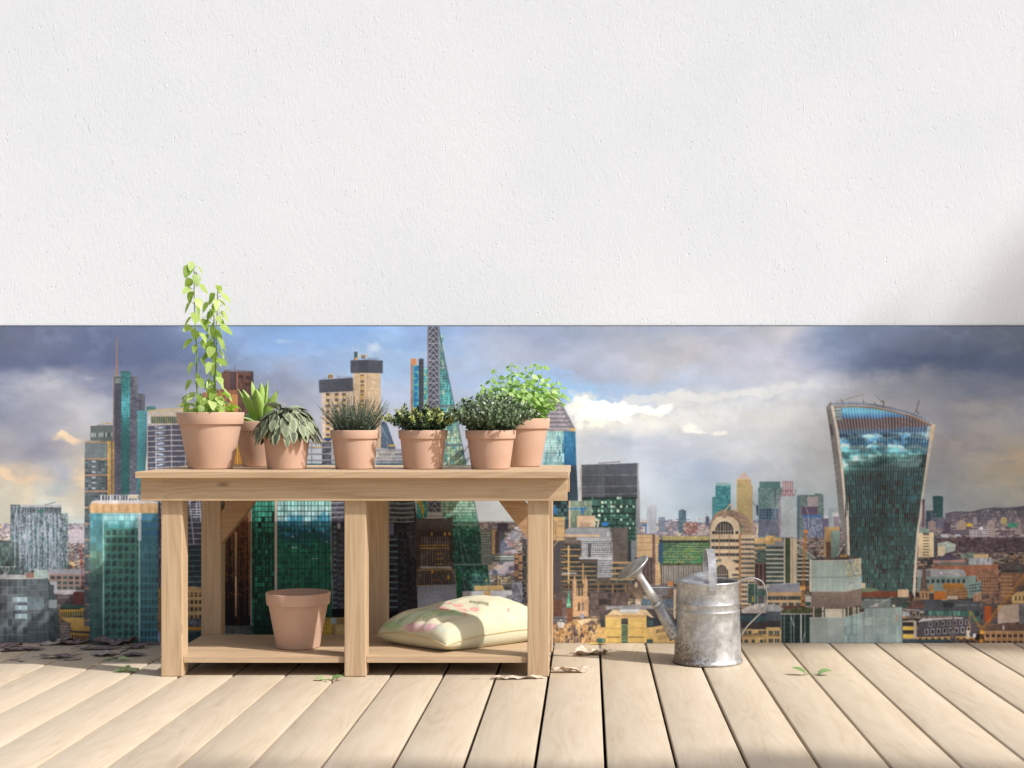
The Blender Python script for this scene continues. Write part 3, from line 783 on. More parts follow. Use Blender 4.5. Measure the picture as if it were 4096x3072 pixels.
# 6 boxwood -----------------------------------------------
def boxwood():
    x, y = pot_at(1962.5, 5.325)
    r = thing('potted_boxwood', 'bushy dark green boxwood with small glossy leaves in a short clay pot', 'potted plant', (x, y, ZT))
    top = pot_parts(r, x, y, ZT+0.0005, 0.0915, 0.0685, 0.1375, 0.030)
    mat = leaf_mat('boxwood_leaf', [(0.1, (44, 62, 44)), (0.5, (82, 104, 72)), (0.9, (136, 156, 118))], edge=(134, 152, 116), trans=0.12, rough=0.32, spec=0.6)
    fol, st = LeafMesh(), LeafMesh(); c0 = Vector((x, y, top[2]))
    def lf(pts, d, i):
        n_ = len(pts)-1; K = 13
        for k in range(2, K+1):
            u = k/K; p = pts[int(u*n_)]; a0 = k*1.57
            for q_ in range(3):
                o = rv(1).cross(d).normalized()*.8+d*rn.uniform(.4, 1.0); ll = rn.uniform(.014, .021)*(1.05-.25*u)
                fol.leaf(p+rv(.003), o, d*.5+Vector((.5, -.4, .5))+rv(.5), ll, ll*.52, fold=.3, shape=0, nseg=4, var=rn.uniform(.1, .95), edge=.8, droop=.3)
    clumps(fol, st, c0, .122, .142, 105, lf, .2)
    st.build('stems', mat, r); fol.build('foliage', mat, r)
boxwood()
# 7 mint --------------------------------------------------
def mint():
    x, y = pot_at(2087, 5.60)
    r = thing('potted_mint', 'airy light green mint with round leaves in a tall clay pot at the bench end', 'potted plant', (x, y, ZT))
    top = pot_parts(r, x, y, ZT+0.0005, 0.1065, 0.070, 0.179, 0.038)
    mat = leaf_mat('mint_leaf', [(0.1, (112, 152, 76)), (0.5, (156, 190, 110)), (0.9, (196, 218, 150))], trans=0.45, rough=0.5, tcol=(230, 255, 160))
    fol, st = LeafMesh(), LeafMesh(); c0 = Vector((x, y, top[2]))
    def lf(pts, d, i):
        n_ = len(pts)-1; K = 7
        for k in range(1, K+1):
            u = (k+.3)/(K+.3); p = pts[min(n_, int(u*n_))]; a0 = k*1.5708+i
            for q_ in range(2):
                an = a0+q_*math.pi; e = Vector((math.cos(an), math.sin(an), 0))
                ll = rn.uniform(.030, .044)*(1.12-.5*u)
                fol.leaf(p+e*.004, e+Vector((0, 0, rn.uniform(-.2, .4)))+rv(.25), Vector((.5, -.6, .8))+rv(.35), ll, ll*.84, fold=.15, shape=0, nseg=6, var=rn.uniform(.15, .95), droop=rn.uniform(.4, 1.4))
        for q_ in range(3): fol.leaf(pts[-1], d+rv(.5), rv(1), .012, .006, fold=.3, var=.8, nseg=3)
    clumps(fol, st, c0, .120, .200, 42, lf, .9, spread=.92, stemr=.0013)
    st.build('stems', mat, r); fol.build('foliage', mat, r)
mint()
# 8 empty pot ---------------------------------------------
x8, y8 = pot_at(1193, 5.335)
ep = thing('plant_pot', 'empty clay plant pot standing on the bottom shelf of the bench', 'plant pot', (x8, y8, ZS))
pot_parts(ep, x8, y8, ZS+0.0005, 0.1155, 0.0765, 0.1955, 0.041, soil=False)

# ------------------------------------------------------------------ fallen leaves
t = NT('dry_leaf'); co = t.objco(); oi = t.n('ObjectInfo')
c = t.ramp(t.noise(co, 45, 4), [(0.3, L4((92, 80, 84))), (0.55, L4((124, 110, 110))), (0.8, L4((158, 144, 134)))])
t.l(c, t.p.inputs['Base Color']); t.p.inputs['Roughness'].default_value = 0.8; t.bump(t.noise(co, 120, 4), .5, .002); M['dry'] = t.m
t = NT('dry_leaf_mid'); co = t.objco()
c = t.ramp(t.noise(co, 50, 4), [(0.3, L4((128, 116, 112))), (0.55, L4((166, 154, 146))), (0.8, L4((190, 178, 164)))])
t.l(c, t.p.inputs['Base Color']); t.p.inputs['Roughness'].default_value = 0.8; t.bump(t.noise(co, 120, 4), .5, .002); M['dry_mid'] = t.m
t = NT('dry_leaf_pale'); co = t.objco()
c = t.ramp(t.noise(co, 60, 4), [(0.3, L4((172, 148, 128))), (0.55, L4((206, 190, 170))), (0.8, L4((222, 212, 196)))])
t.l(c, t.p.inputs['Base Color']); t.p.inputs['Roughness'].default_value = 0.8; t.bump(t.noise(co, 120, 4), .5, .002); M['dry_pale'] = t.m
def floor_pt(px, py):
    Y = FPX*H_CAM/(py-VY); return Vector(((px-VX)*Y/FPX, Y, 0))
def dry_leaf(px, py, L_, W_, rot, mat, label, lobes=0, curl=.35, lift=.0, group='dry leaves lying on the deck', name='dry_leaf', seed=0):
    """one crumpled leaf, modelled about its own base point, on the boards"""
    c0 = floor_pt(px, py); rr = random.Random(seed+int(px)*7); V = []; F = []; NR, NA = 7, 36
    for i in range(NR+1):
        rad = i/NR
        for k in range(NA):
            a = 2*math.pi*k/NA
            e = 1+(.34*abs(math.cos(a*lobes/2))-.12 if lobes else .0)
            if not lobes: e = (1-.25*abs(math.sin(a)))*(1+.05*math.cos(9*a))
            x_, y_ = rad*e*L_/2*math.cos(a), rad*e*W_/2*math.sin(a)
            z_ = curl*W_*(mnoise.noise(Vector((x_*38+seed, y_*38, seed*3.1)))*.8+abs(y_)/W_*1.2*abs(math.sin(a+seed))+.5*(x_/L_)**2*2)*.55
            V.append((x_, y_, z_))
    for i in range(NR):
        for k in range(NA):
            m = (k+1) % NA; F.append((i*NA+k, i*NA+m, (i+1)*NA+m, (i+1)*NA+k))
    V = np.array(V); V[:, 2] -= np.percentile(V[:, 2], 3); V[:, 2] = np.maximum(V[:, 2], 0)+.0008+lift
    n0 = len(V); ca, sa = math.cos(rot), math.sin(rot)
    sp = [(-L_*.5, 0, V[(NR)*NA+NA//2][2]), (-L_*.62, L_*.03, .004+lift), (-L_*.8, L_*.02, .002+lift)]
    Vs, Fs = tube_pts([Vector(p) for p in sp], .0009, 5)
    V = np.concatenate([V, np.array(Vs)]); F += [tuple(i+n0 for i in f) for f in Fs]
    X = V[:, 0]*ca-V[:, 1]*sa; Y = V[:, 0]*sa+V[:, 1]*ca
    V = np.stack([X, Y, V[:, 2]], 1)
    o = py_mesh(name, V, F, mat, None, True); o.location = c0
    md = o.modifiers.new('thick', 'SOLIDIFY'); md.thickness = 0.0007
    tag(o, label, 'leaf', group); return o
GL = 'dry leaves heaped on the boards left of the bench'
heap = [(105, 2563, .10, .07, .3, 'curled dark grey leaf standing against the mural, second from the left edge', .8),
 (40, 2590, .07, .05, 1.9, 'small grey dry leaf nearest the left edge of the photo', .5),
 (75, 2602, .08, .045, .2, 'flat brown grey leaf in front of the standing curled leaf', .3),
 (150, 2562, .09, .06, 2.6, 'pale backed grey leaf leaning on the mural under the glass office tower', .8),
 (20, 2606, .06, .035, .6, 'small purple leaf lowest at the left edge', .3),
 (128, 2600, .06, .03, 2.9, 'thin purple brown leaf in the gap between the two left boards', .3),
 (225, 2578, .10, .05, .1, 'dark purple leaf lying flat between the two leaf piles', .45),
 (270, 2568, .11, .06, 3.0, 'grey brown leaf lying with a lifted edge close to the mural', .6),
 (305, 2578, .09, .045, .5, 'long brownish leaf beneath the yellow painted building', .4),
 (320, 2568, .05, .03, 1.2, 'tiny dark leaf between two bigger ones at the mural foot', .6),
 (415, 2560, .10, .05, .1, 'curled black brown leaf resting below the round green tower', .9),
 (470, 2577, .12, .07, 3.3, 'largest grey leaf with its shadow beneath, under the green tower', .6),
 (530, 2568, .10, .05, .4, 'pale grey leaf pointing at the bench leg', .5),
 (400, 2598, .10, .03, .1, 'thin flat stalk like leaf left of the purple round leaf', .2),
 (545, 2594, .075, .05, .2, 'purple round leaf in front of the largest grey leaf', .4),
 (415, 2622, .07, .045, 2.7, 'grey pointed leaf on the second board gap', .5),
 (535, 2625, .07, .045, .1, 'smooth violet leaf alone nearest the bench leg', .35),
 (235, 2632, .09, .03, .2, 'spiky grey leaf lowest of the pile on the left', .5),
 (280, 2640, .04, .03, .8, 'small violet leaf fragment beside the spiky grey leaf', .4),
 (600, 2580, .05, .025, .1, 'faint lilac leaf right by the bench leg', .2)]
for i, (a, b, l, w_, ro, lab, cu) in enumerate(heap):
    dry_leaf(a, b, l*1.35, w_*1.6, ro, M['dry' if i % 3 else 'dry_mid'], lab, lobes=(0, 5, 0, 3)[i % 4], curl=cu*.75, group=GL, seed=i, lift=.002*(i % 3))
rs_ = random.Random(77)
for i in range(14):
    dry_leaf(rs_.uniform(10, 620), rs_.uniform(2584, 2650), rs_.uniform(.025, .045), rs_.uniform(.015, .03), rs_.uniform(0, 6.2), M['dry_mid'], 'tiny dry leaf scrap scattered among the bigger leaves left of the bench', lobes=0, curl=.4, group='leaf scraps left of the bench', seed=60+i)
dry_leaf(2368, 2618, .120, .085, .15, M['dry_pale'], 'cream curled leaf bridging the board gap right of the bench', 5, .5, name='dry_leaf', seed=31)
dry_leaf(2284, 2690, .145, .058, .10, M['dry_pale'], 'long pale pink leaf lying in front of the board gap by the right bench leg', 0, .7, seed=32)
dry_leaf(2070, 2716, .19, .050, .10, M['dry_pale'], 'reddish striped narrow leaf lying at the foot of the right front leg', 0, .6, seed=33)
t = NT('yellow_leaf'); t.p.inputs['Base Color'].default_value = L4((206, 176, 62)); t.p.inputs['Roughness'].default_value = .6
dry_leaf(2395, 2579, .075, .024, .05, t.m, 'yellow leaf with curled ends at the foot of the mural', 0, .8, seed=34)
GS = leaf_mat('sprig_leaf', [(0.1, (92, 122, 70)), (0.5, (132, 158, 100)), (0.9, (170, 190, 138))], trans=.2)
def sprig(px, py, label, spec, cat='sprig'):
    c0 = floor_pt(px, py); m = LeafMesh()
    m.stem([Vector((-.03, 0, .003)), Vector((0, 0, .006)), Vector((.03, .004, .004))], .0011, .0008, 5, .4)
    for (dx, dy, ang_, L_, up_) in spec:
        d = Vector((math.cos(ang_), math.sin(ang_), up_))
        m.leaf(Vector((dx, dy, .005)), d, Vector((rn.uniform(-.4, .4), -.3, 1)), L_, L_*.55, fold=.3, shape=0, nseg=6, var=rn.uniform(.2, .9), droop=.7)
    a = np.array(m.V); m.V = [tuple(v) for v in np.stack([a[:, 0], a[:, 1], np.maximum(a[:, 2], .0012)], 1)]
    o = m.build('leaf_sprig', GS); o.location = c0; tag(o, label, cat, 'small green sprigs dropped on the deck')
sprig(505, 2690, 'small green leafy sprig lying left of the left bench leg', [(-.01, 0, 2.4, .035, .5), (0, 0, 1.5, .034, .9), (.01, 0, .6, .032, .5), (-.015, 0, 3.6, .03, .3), (.01, 0, -.4, .034, .3), (0, 0, 4.4, .03, .5)])
sprig(1313, 2724, 'green two leaved sprig lying before the middle bench leg', [(-.012, 0, 2.9, .04, .3), (.012, .0, .25, .045, .5), (.0, 0, -1.4, .03, .4), (.015, 0, 1.1, .032, .6)])
sprig(3245, 2702, 'green two leaved sprig lying alone right of the watering can', [(-.018, 0, 3.0, .055, .75), (.022, 0, .1, .055, .5), (.03, 0, .9, .03, .5)])
sprig(462, 2643, 'pale green narrow leaf pair beside the violet leaf', [(-.01, 0, 3.3, .035, .2), (.005, 0, .0, .05, .2)])

# ------------------------------------------------------------------ trees beyond the frame that shade the wall and the boards
TB = leaf_mat('tree_leaf', [(0.1, (52, 78, 36)), (0.9, (96, 124, 60))], trans=.2)
t = NT('tree_bark'); co = t.objco(); t.l(t.ramp(t.noise(t.mp(co, (8, 8, 2)), 4, 5), [(.3, L4((74, 60, 48))), (.7, L4((118, 100, 84)))]), t.p.inputs['Base Color']); M['bark'] = t.m
def shade_tree(label, base, crown_c, radii, n, seed):
    rr = random.Random(seed)
    root = thing('tree', label, 'tree', base, 'trees standing outside the picture on the sunny side')
    b = Vector(base); c = Vector(crown_c)
    V, F = tube_pts(catmull([b, b.lerp(c, .5)+Vector((.1, .05, .4)), c+Vector((0, 0, -radii[2]*.2)), c+Vector((0, 0, radii[2]*.5))], 6), [.16-.13*i/18 for i in range(19)], 10)
    py_mesh('trunk', V, F, M['bark'], root, True)
    V = []; F = []; cl = []
    for i in range(26):
        while True:
            q_ = Vector((rr.uniform(-1, 1), rr.uniform(-1, 1), rr.uniform(-1, 1)))
            if q_.length < 1: break
        cl.append(Vector((q_.x*radii[0], q_.y*radii[1], q_.z*radii[2]))*.86)
        Vb, Fb = tube_pts([c+Vector((0, 0, -radii[2]*.2)), c+cl[-1]*.5, c+cl[-1]], [.035, .02, .006], 5)
        n0 = len(V); V += Vb; F += [tuple(k+n0 for k in f) for f in Fb]
    py_mesh('limbs', V, F, M['bark'], root, True)
    m = LeafMesh(); s_ = min(radii)*.42
    for i in range(n):
        q_ = c+cl[rr.randrange(26)]+Vector((rr.gauss(0, s_), rr.gauss(0, s_), rr.gauss(0, s_)))
        d = Vector((rr.uniform(-1, 1), rr.uniform(-1, 1), rr.uniform(-1, .4)))
        m.leaf(q_, d, Vector((rr.uniform(-1, 1), rr.uniform(-1, 1), 1)), .13, .075, nseg=2, shape=3, var=rr.random())
    m.build('crown', TB, root)
K = 9.0
shade_tree('broad leafy tree outside the right edge of the picture', (12.6, .3, -.12), (2.56+K, YW-.50*K, .50+1.03*K), (1.72, .38, 1.72), 11000, 5)
shade_tree('long limbed tree outside the right edge nearer the camera', (9.6, -1.2, -.12), (0.75+K, 3.74-.50*K, 1.03*K), (2.3, .12, .12), 330, 8)
# ------------------------------------------------------------------ the printed mural, a flat panel on the wall
# painted in numpy into per-vertex dye values of the flat print; coordinates below are print units
MX, MY0 = 420, 1304; HH, WW = 1268, 4096+2*MX; S = 2.16016
cv = np.zeros((HH, WW, 3), np.float32); own = np.zeros((HH, WW), np.int16)
RS = np.random.RandomState(7)
ORG = {1: (0, 1300), 2: (1024, 1300), 3: (2048, 1300), 4: (3072, 1300), 5: (0, 1950), 6: (1024, 1950), 7: (2048, 1950), 8: (3072, 1950), 0: (0, 0)}
REG = [1]; CUR = [0]; NAMES = [('printed_sky', 'cloudy blue and grey printed sky')]
def R(k): REG[0] = k
def T(p):
    ox, oy = ORG[REG[0]]; s = S if REG[0] else 1.0
    return (ox+p[0]/s+MX, oy+p[1]/s-MY0)
def part(name, label, reg=None):
    if reg is not None: R(reg)
    NAMES.append((name, label)); CUR[0] = len(NAMES)-1
def vnoise(h, w, cell, seed, octs=4, ax=1.0):
    r = np.random.RandomState(seed); out = np.zeros((h, w), np.float32); amp = 1; tot = 0
    for o in range(octs):
        cy, cx = max(2, cell/2**o), max(2, cell*ax/2**o); gy, gx = int(h/cy)+3, int(w/cx)+3
        g = r.rand(gy, gx).astype(np.float32)
        y = np.arange(h)/cy; x = np.arange(w)/cx; iy = y.astype(int); ix = x.astype(int); fy = y-iy; fx = x-ix
        fy = (fy*fy*(3-2*fy))[:, None].astype(np.float32); fx = (fx*fx*(3-2*fx))[None].astype(np.float32)
        a = g[iy]; b = g[iy+1]; a = a*(1-fy)+b*fy; a = a[:, ix]*(1-fx)+a[:, ix+1]*fx
        out += a*amp; tot += amp; amp *= .55
    return out/tot
N1 = vnoise(HH, WW, 40, 1, 4); N2 = vnoise(HH, WW, 12, 2, 3); N3 = vnoise(HH, WW, 6, 3, 2); NP1 = vnoise(HH, WW, 64, 51, 6, 1.5); NP2 = vnoise(HH, WW, 52, 52, 6, 1.6)
NB = vnoise(HH, WW, 150, 4, 5, 2.2)
def bbox(pts):
    a = np.array(pts); return (max(0, int(a[:, 0].min())), min(WW, int(a[:, 0].max())+2), max(0, int(a[:, 1].min())), min(HH, int(a[:, 1].max())+2))
def mask(pts):
    x0, x1, y0, y1 = bbox(pts)
    if x1 <= x0 or y1 <= y0: return None
    X = np.arange(x0, x1, dtype=np.float32)[None]+.5; Y = np.arange(y0, y1, dtype=np.float32)[:, None]+.5
    m = np.zeros((y1-y0, x1-x0), bool); n = len(pts)
    for i in range(n):
        (ax, ay), (bx, by) = pts[i], pts[(i+1) % n]
        if ay == by: continue
        m ^= ((ay > Y) != (by > Y)) & (X < (bx-ax)*(Y-ay)/(by-ay)+ax)
    return x0, x1, y0, y1, m, X, Y
def c3(c): return np.array(c, np.float32)
def put(x0, x1, y0, y1, m, col, alpha=1.0):
    v = cv[y0:y1, x0:x1]; o = own[y0:y1, x0:x1]
    if isinstance(alpha, np.ndarray): al = (alpha*m)[..., None]; v[:] = v*(1-al)+col*al; return
    if np.ndim(col) == 3: v[m] = v[m]*(1-alpha)+col[m]*alpha
    else: v[m] = v[m]*(1-alpha)+col*alpha
    if alpha >= .99: o[m] = CUR[0]
def poly(pts, col, nz=.05, grad=None, a=1.0):
    """grad: colour at the bottom"""
    r = mask([T(p) for p in pts])
    if r is None: return
    x0, x1, y0, y1, m, X, Y = r; c = c3(col)
    if grad is not None:
        f = np.clip((Y-y0)/(y1-y0), 0, 1)[..., None]*np.ones_like(m)[..., None]; c = c*(1-f)+c3(grad)*f
    else: c = np.ones(m.shape+(3,), np.float32)*c
    c = c*(1+nz*(N2[y0:y1, x0:x1, None]*2-1)*1.6+nz*(N3[y0:y1, x0:x1, None]*2-1)*1.2)
    put(x0, x1, y0, y1, m, c, a)
def rect(x, y, x2, y2, col, nz=.05, grad=None, a=1.0): poly([(x, y), (x2, y), (x2, y2), (x, y2)], col, nz, grad, a)
def line(pts, w, col, a=1.0):
    for i in range(len(pts)-1):
        (x1, y1), (x2, y2) = pts[i], pts[i+1]; L_ = math.hypot(x2-x1, y2-y1) or 1; nx, ny = -(y2-y1)/L_*w/2, (x2-x1)/L_*w/2
        poly([(x1+nx, y1+ny), (x2+nx, y2+ny), (x2-nx, y2-ny), (x1-nx, y1-ny)], col, 0, None, a)
def ellipse(cx, cy, rx, ry, col, nz=.05, a0=0, a1=360, a=1.0):
    poly([(cx+rx*math.cos(math.radians(t_)), cy+ry*math.sin(math.radians(t_))) for t_ in np.linspace(a0, a1, 40)], col, nz, None, a)
def homog(q):
    A = []; b = []
    for (x, y), (u, v) in zip(q, ((0, 0), (1, 0), (1, 1), (0, 1))):
        A += [[x, y, 1, 0, 0, 0, -u*x, -u*y], [0, 0, 0, x, y, 1, -v*x, -v*y]]; b += [u, v]
    return np.append(np.linalg.solve(np.array(A, float), np.array(b, float)), 1)
def rampc(f, stops):
    xs = [s[0] for s in stops]; return np.stack([np.interp(f, xs, [s[1][i] for s in stops]) for i in range(3)], -1).astype(np.float32)
def fac(q, nx, ny, frame, pal=None, fx=.18, fy=.22, jit=.12, ramp=None, warp=.06, seed=0, clip=None, shade=None, blank=0.0, offs=0.0, a=1.0, stag=False):
    """facade on quad TL,TR,BR,BL: nx by ny cells, frame colour (None = none), window colours from pal or a vertical ramp of reflections"""
    tq = [T(p) for p in q]; r = mask([T(p) for p in clip] if clip else tq)
    if r is None: return
    x0, x1, y0, y1, m, X, Y = r; h_ = homog(tq); d = h_[6]*X+h_[7]*Y+1
    u = (h_[0]*X+h_[1]*Y+h_[2])/d; v = (h_[3]*X+h_[4]*Y+h_[5])/d
    uu, vv = u*nx, v*ny
    if stag: uu = uu+0; vv = vv+RS.rand(int(nx)+2)[np.clip(np.floor(uu).astype(int), 0, int(nx)+1)]
    i = np.floor(uu).astype(int); j = np.floor(vv).astype(int); fu, fv = uu-i, vv-j
    r_ = np.random.RandomState(int(seed+nx*31+ny)); tab = r_.rand(97, 89).astype(np.float32); t2 = r_.rand(97, 89).astype(np.float32)
    h1 = tab[j % 97, i % 89]; h2 = t2[j % 97, i % 89]
    if ramp is not None:
        f = np.clip(v+warp*(N1[y0:y1, x0:x1]*2-1)*2+warp*.5*(h1-.5), 0, 1); c = rampc(f, ramp)
    else:
        P_ = np.array(pal, np.float32); c = P_[np.minimum((h1*len(P_)).astype(int), len(P_)-1)]
    c = c*(1+jit*(h2*2-1))[..., None]*(1+.10*(N3[y0:y1, x0:x1]-.5))[..., None]
    if blank: c = np.where((h2 < blank)[..., None], c3(frame) if frame is not None else c, c)
    if frame is not None:
        fr = (fu < fx) | (fv < fy); c = np.where(fr[..., None], c3(frame)*(1+.12*(N2[y0:y1, x0:x1, None]-.5)), c)
    if shade is not None:
        s_ = np.interp(u, [0, 1], shade).astype(np.float32); c = c*s_[..., None]
    put(x0, x1, y0, y1, m, c.astype(np.float32), a)
def hrows(q, n, cols, nz=.06, thick=None):
    """horizontal bands cycling through cols"""
    for k in range(n):
        for j, c in enumerate(cols):
            a0 = (k+j/len(cols))/n if thick is None else (k+sum(thick[:j]))/n; a1 = (k+(j+1)/len(cols))/n if thick is None else (k+sum(thick[:j+1]))/n
            L = lambda A, B, t_: (A[0]+(B[0]-A[0])*t_, A[1]+(B[1]-A[1])*t_)
            poly([L(q[0], q[3], a0), L(q[1], q[2], a0), L(q[1], q[2], a1), L(q[0], q[3], a1)], c, nz)
def grid(q, nx, ny, w, col, a=1.0):
    L = lambda A, B, t_: (A[0]+(B[0]-A[0])*t_, A[1]+(B[1]-A[1])*t_)
    for k in range(nx+1): line([L(q[0], q[1], k/nx), L(q[3], q[2], k/nx)], w, col, a)
    for k in range(ny+1): line([L(q[0], q[3], k/ny), L(q[1], q[2], k/ny)], w, col, a)

# ---- sky: control colours (x, y in 2212-wide units), smoothly blended and broken up by cloud noise
def sky_paint():
    K_ = 1.85172
    rows = {
     715: [(-150, 98, 106, 130), (0, 98, 106, 130), (100, 100, 108, 135), (200, 95, 105, 135), (300, 100, 112, 145), (400, 115, 130, 165), (480, 128, 150, 192), (560, 132, 162, 208), (650, 130, 165, 215), (750, 135, 170, 220), (850, 138, 172, 220), (950, 140, 165, 210), (1050, 160, 170, 195), (1150, 150, 160, 190), (1250, 148, 158, 182), (1350, 160, 165, 185), (1450, 155, 165, 190), (1550, 165, 170, 188), (1650, 180, 180, 190), (1700, 190, 188, 195), (1750, 160, 168, 190), (1800, 125, 140, 170), (1900, 115, 128, 158), (2000, 105, 115, 140), (2200, 105, 115, 135), (2400, 110, 118, 135)],
     780: [(-150, 92, 100, 130), (0, 95, 102, 132), (100, 92, 100, 130), (200, 95, 105, 138), (300, 98, 110, 145), (450, 108, 122, 158), (550, 142, 160, 195), (600, 150, 158, 185), (700, 150, 172, 212), (800, 160, 186, 222), (900, 165, 190, 225), (1000, 175, 190, 220), (1100, 175, 180, 200), (1200, 165, 170, 195), (1300, 170, 175, 195), (1400, 185, 185, 195), (1500, 186, 184, 190), (1600, 175, 175, 190), (1700, 175, 175, 190), (1790, 132, 142, 168), (1900, 100, 114, 146), (2000, 88, 102, 134), (2200, 92, 104, 132), (2400, 95, 106, 132)],
     840: [(-150, 130, 135, 155), (0, 140, 145, 165), (100, 165, 165, 175), (200, 125, 130, 155), (300, 115, 122, 150), (400, 150, 152, 172), (600, 136, 142, 168), (650, 148, 154, 176), (700, 165, 170, 190), (850, 172, 186, 214), (950, 185, 190, 215), (1000, 185, 195, 220), (1100, 165, 192, 235), (1250, 155, 190, 230), (1350, 170, 190, 220), (1500, 178, 186, 205), (1600, 180, 185, 200), (1700, 190, 190, 198), (1780, 180, 182, 195), (2000, 148, 153, 168), (2100, 122, 130, 150), (2200, 130, 133, 150), (2400, 130, 133, 150)],
     900: [(-150, 130, 132, 152), (0, 130, 135, 155), (100, 150, 150, 165), (180, 180, 178, 185), (250, 168, 170, 182), (330, 160, 162, 178), (650, 165, 168, 182), (700, 175, 176, 190), (850, 185, 190, 205), (1000, 190, 195, 212), (1240, 212, 212, 214), (1300, 224, 220, 214), (1400, 226, 221, 214), (1500, 215, 212, 210), (1600, 205, 202, 202), (1700, 205, 203, 202), (1780, 195, 195, 200), (2040, 150, 150, 160), (2100, 165, 160, 160), (2200, 160, 158, 162), (2400, 155, 154, 160)],
     960: [(-150, 150, 148, 160), (0, 150, 148, 160), (50, 160, 158, 168), (100, 140, 140, 158), (150, 172, 165, 165), (640, 180, 180, 190), (860, 190, 190, 205), (1250, 195, 198, 205), (1350, 180, 188, 205), (1450, 185, 190, 205), (1550, 195, 198, 205), (1650, 205, 205, 210), (1780, 200, 202, 206), (2040, 162, 156, 158), (2150, 165, 160, 158), (2212, 172, 164, 156), (2400, 175, 165, 155)],
     1020: [(-150, 190, 175, 160), (0, 190, 175, 160), (60, 192, 176, 162), (120, 168, 170, 182), (170, 205, 188, 168), (640, 190, 194, 200), (1100, 195, 200, 205), (1400, 185, 190, 202), (1500, 163, 176, 198), (1650, 190, 195, 205), (1780, 195, 200, 205), (2040, 150, 150, 156), (2100, 160, 155, 150), (2200, 185, 165, 140), (2400, 185, 165, 140)],
     1080: [(-150, 195, 190, 175), (0, 195, 190, 175), (50, 208, 194, 170), (120, 190, 195, 190), (170, 205, 195, 178), (640, 195, 198, 202), (1100, 205, 206, 210), (1400, 182, 190, 200), (1500, 168, 184, 200), (1600, 182, 194, 202), (1780, 178, 190, 196), (2040, 148, 153, 158), (2200, 165, 160, 150), (2400, 165, 160, 150)],
     1150: [(-150, 190, 188, 170), (0, 190, 188, 170), (100, 185, 195, 195), (640, 196, 198, 202), (1100, 205, 206, 210), (1400, 180, 190, 198), (1500, 174, 187, 198), (1780, 178, 190, 196), (2040, 130, 135, 142), (2400, 130, 135, 142)]}
    h, w_ = HH//4+2, WW//4+2
    ys = sorted(rows); X = (np.arange(w_)*4-MX)/K_
    wn = (vnoise(h, w_, 26, 11, 5, 2.4)-.5); wn2 = (vnoise(h, w_, 26, 12, 5, 2.4)-.5)
    prof = {y: np.stack([np.interp(X, [r[0] for r in rows[y]], [r[k] for r in rows[y]]) for k in (1, 2, 3)], -1) for y in ys}
    st = np.stack([prof[y] for y in ys])             # rows x w x 3
    Y = (np.arange(h)[:, None]*4+MY0)/K_ + wn*95; XX = np.arange(w_)[None]+wn2*42
    fi = np.interp(Y, ys, np.arange(len(ys))); fi = np.clip(fi, 0, len(ys)-1.001); i0 = fi.astype(int); f = fi-i0; f = f*f*(3-2*f)
    xi = np.clip(XX, 0, w_-1.01); x0 = xi.astype(int); fx = (xi-x0)[..., None]
    def smp(i): return st[i, x0]*(1-fx)+st[i, np.minimum(x0+1, w_-1)]*fx
    c = smp(i0)*(1-f[..., None])+smp(i0+1)*f[..., None]
    tex = vnoise(h, w_, 30, 13, 6, 2.6)-.5
    c = c*(1+tex[..., None]*.16)
    # upsample by 4
    yy = np.minimum(np.arange(HH)/4, h-1.01); xx = np.minimum(np.arange(WW)/4, w_-1.01); a = yy.astype(int); b = xx.astype(int)
    fy = (yy-a)[:, None, None]; fx = (xx-b)[None, :, None]
    r0 = c[a][:, b]*(1-fx)+c[a][:, b+1]*fx; r1 = c[a+1][:, b]*(1-fx)+c[a+1][:, b+1]*fx
    cv[:] = (r0*(1-fy)+r1*fy)
sky_paint()
_s = np.clip((NP1-.5)*7+(NP2-.5)*3, -1, 1); cv *= (1+.022*_s)[..., None]; cv += (np.clip((NP2-.56)*9, 0, 1)*np.clip((NB-.45)*4, 0, 1))[..., None]*7
def puff(x, y, rx, ry, col, a=.8, hard=.25, thr=.5):
    """cloud blob with a noisy rim, in 2212-wide units"""
    K_ = 1.85172; cx, cy, rx, ry = x*K_+MX, y*K_-MY0, rx*K_, ry*K_
    x0, x1, y0, y1 = max(0, int(cx-rx*2.0)), min(WW, int(cx+rx*2.0)), max(0, int(cy-ry*2.6)), min(HH, int(cy+ry*2.6))
    if x1 <= x0 or y1 <= y0: return
    wx = (NP1[y0:y1, x0:x1]-.5); wy = (NP2[y0:y1, x0:x1]-.5)
    X = (np.arange(x0, x1)[None]-cx)/rx+wx*1.5; Y = (np.arange(y0, y1)[:, None]-cy)/ry+wy*2.6
    hard = hard*1.6; d = 1-np.sqrt(X*X+Y*Y)+(N1[y0:y1, x0:x1]-.5)*.9
    al = np.clip((d-(thr-.5))/hard, 0, 1); al = al*al*(3-2*al)*a*np.clip(.62+(NP2[y0:y1, x0:x1])*.7, 0, 1)
    E_ = np.clip(np.minimum(np.minimum(np.arange(x0, x1)-x0, x1-np.arange(x0, x1))[None]/(rx*.3), np.minimum(np.arange(y0, y1)-y0, y1-np.arange(y0, y1))[:, None]/(ry*.5)), 0, 1); al = al*E_
    v = cv[y0:y1, x0:x1]; v[:] = v*(1-al[..., None])+c3(col)*al[..., None]
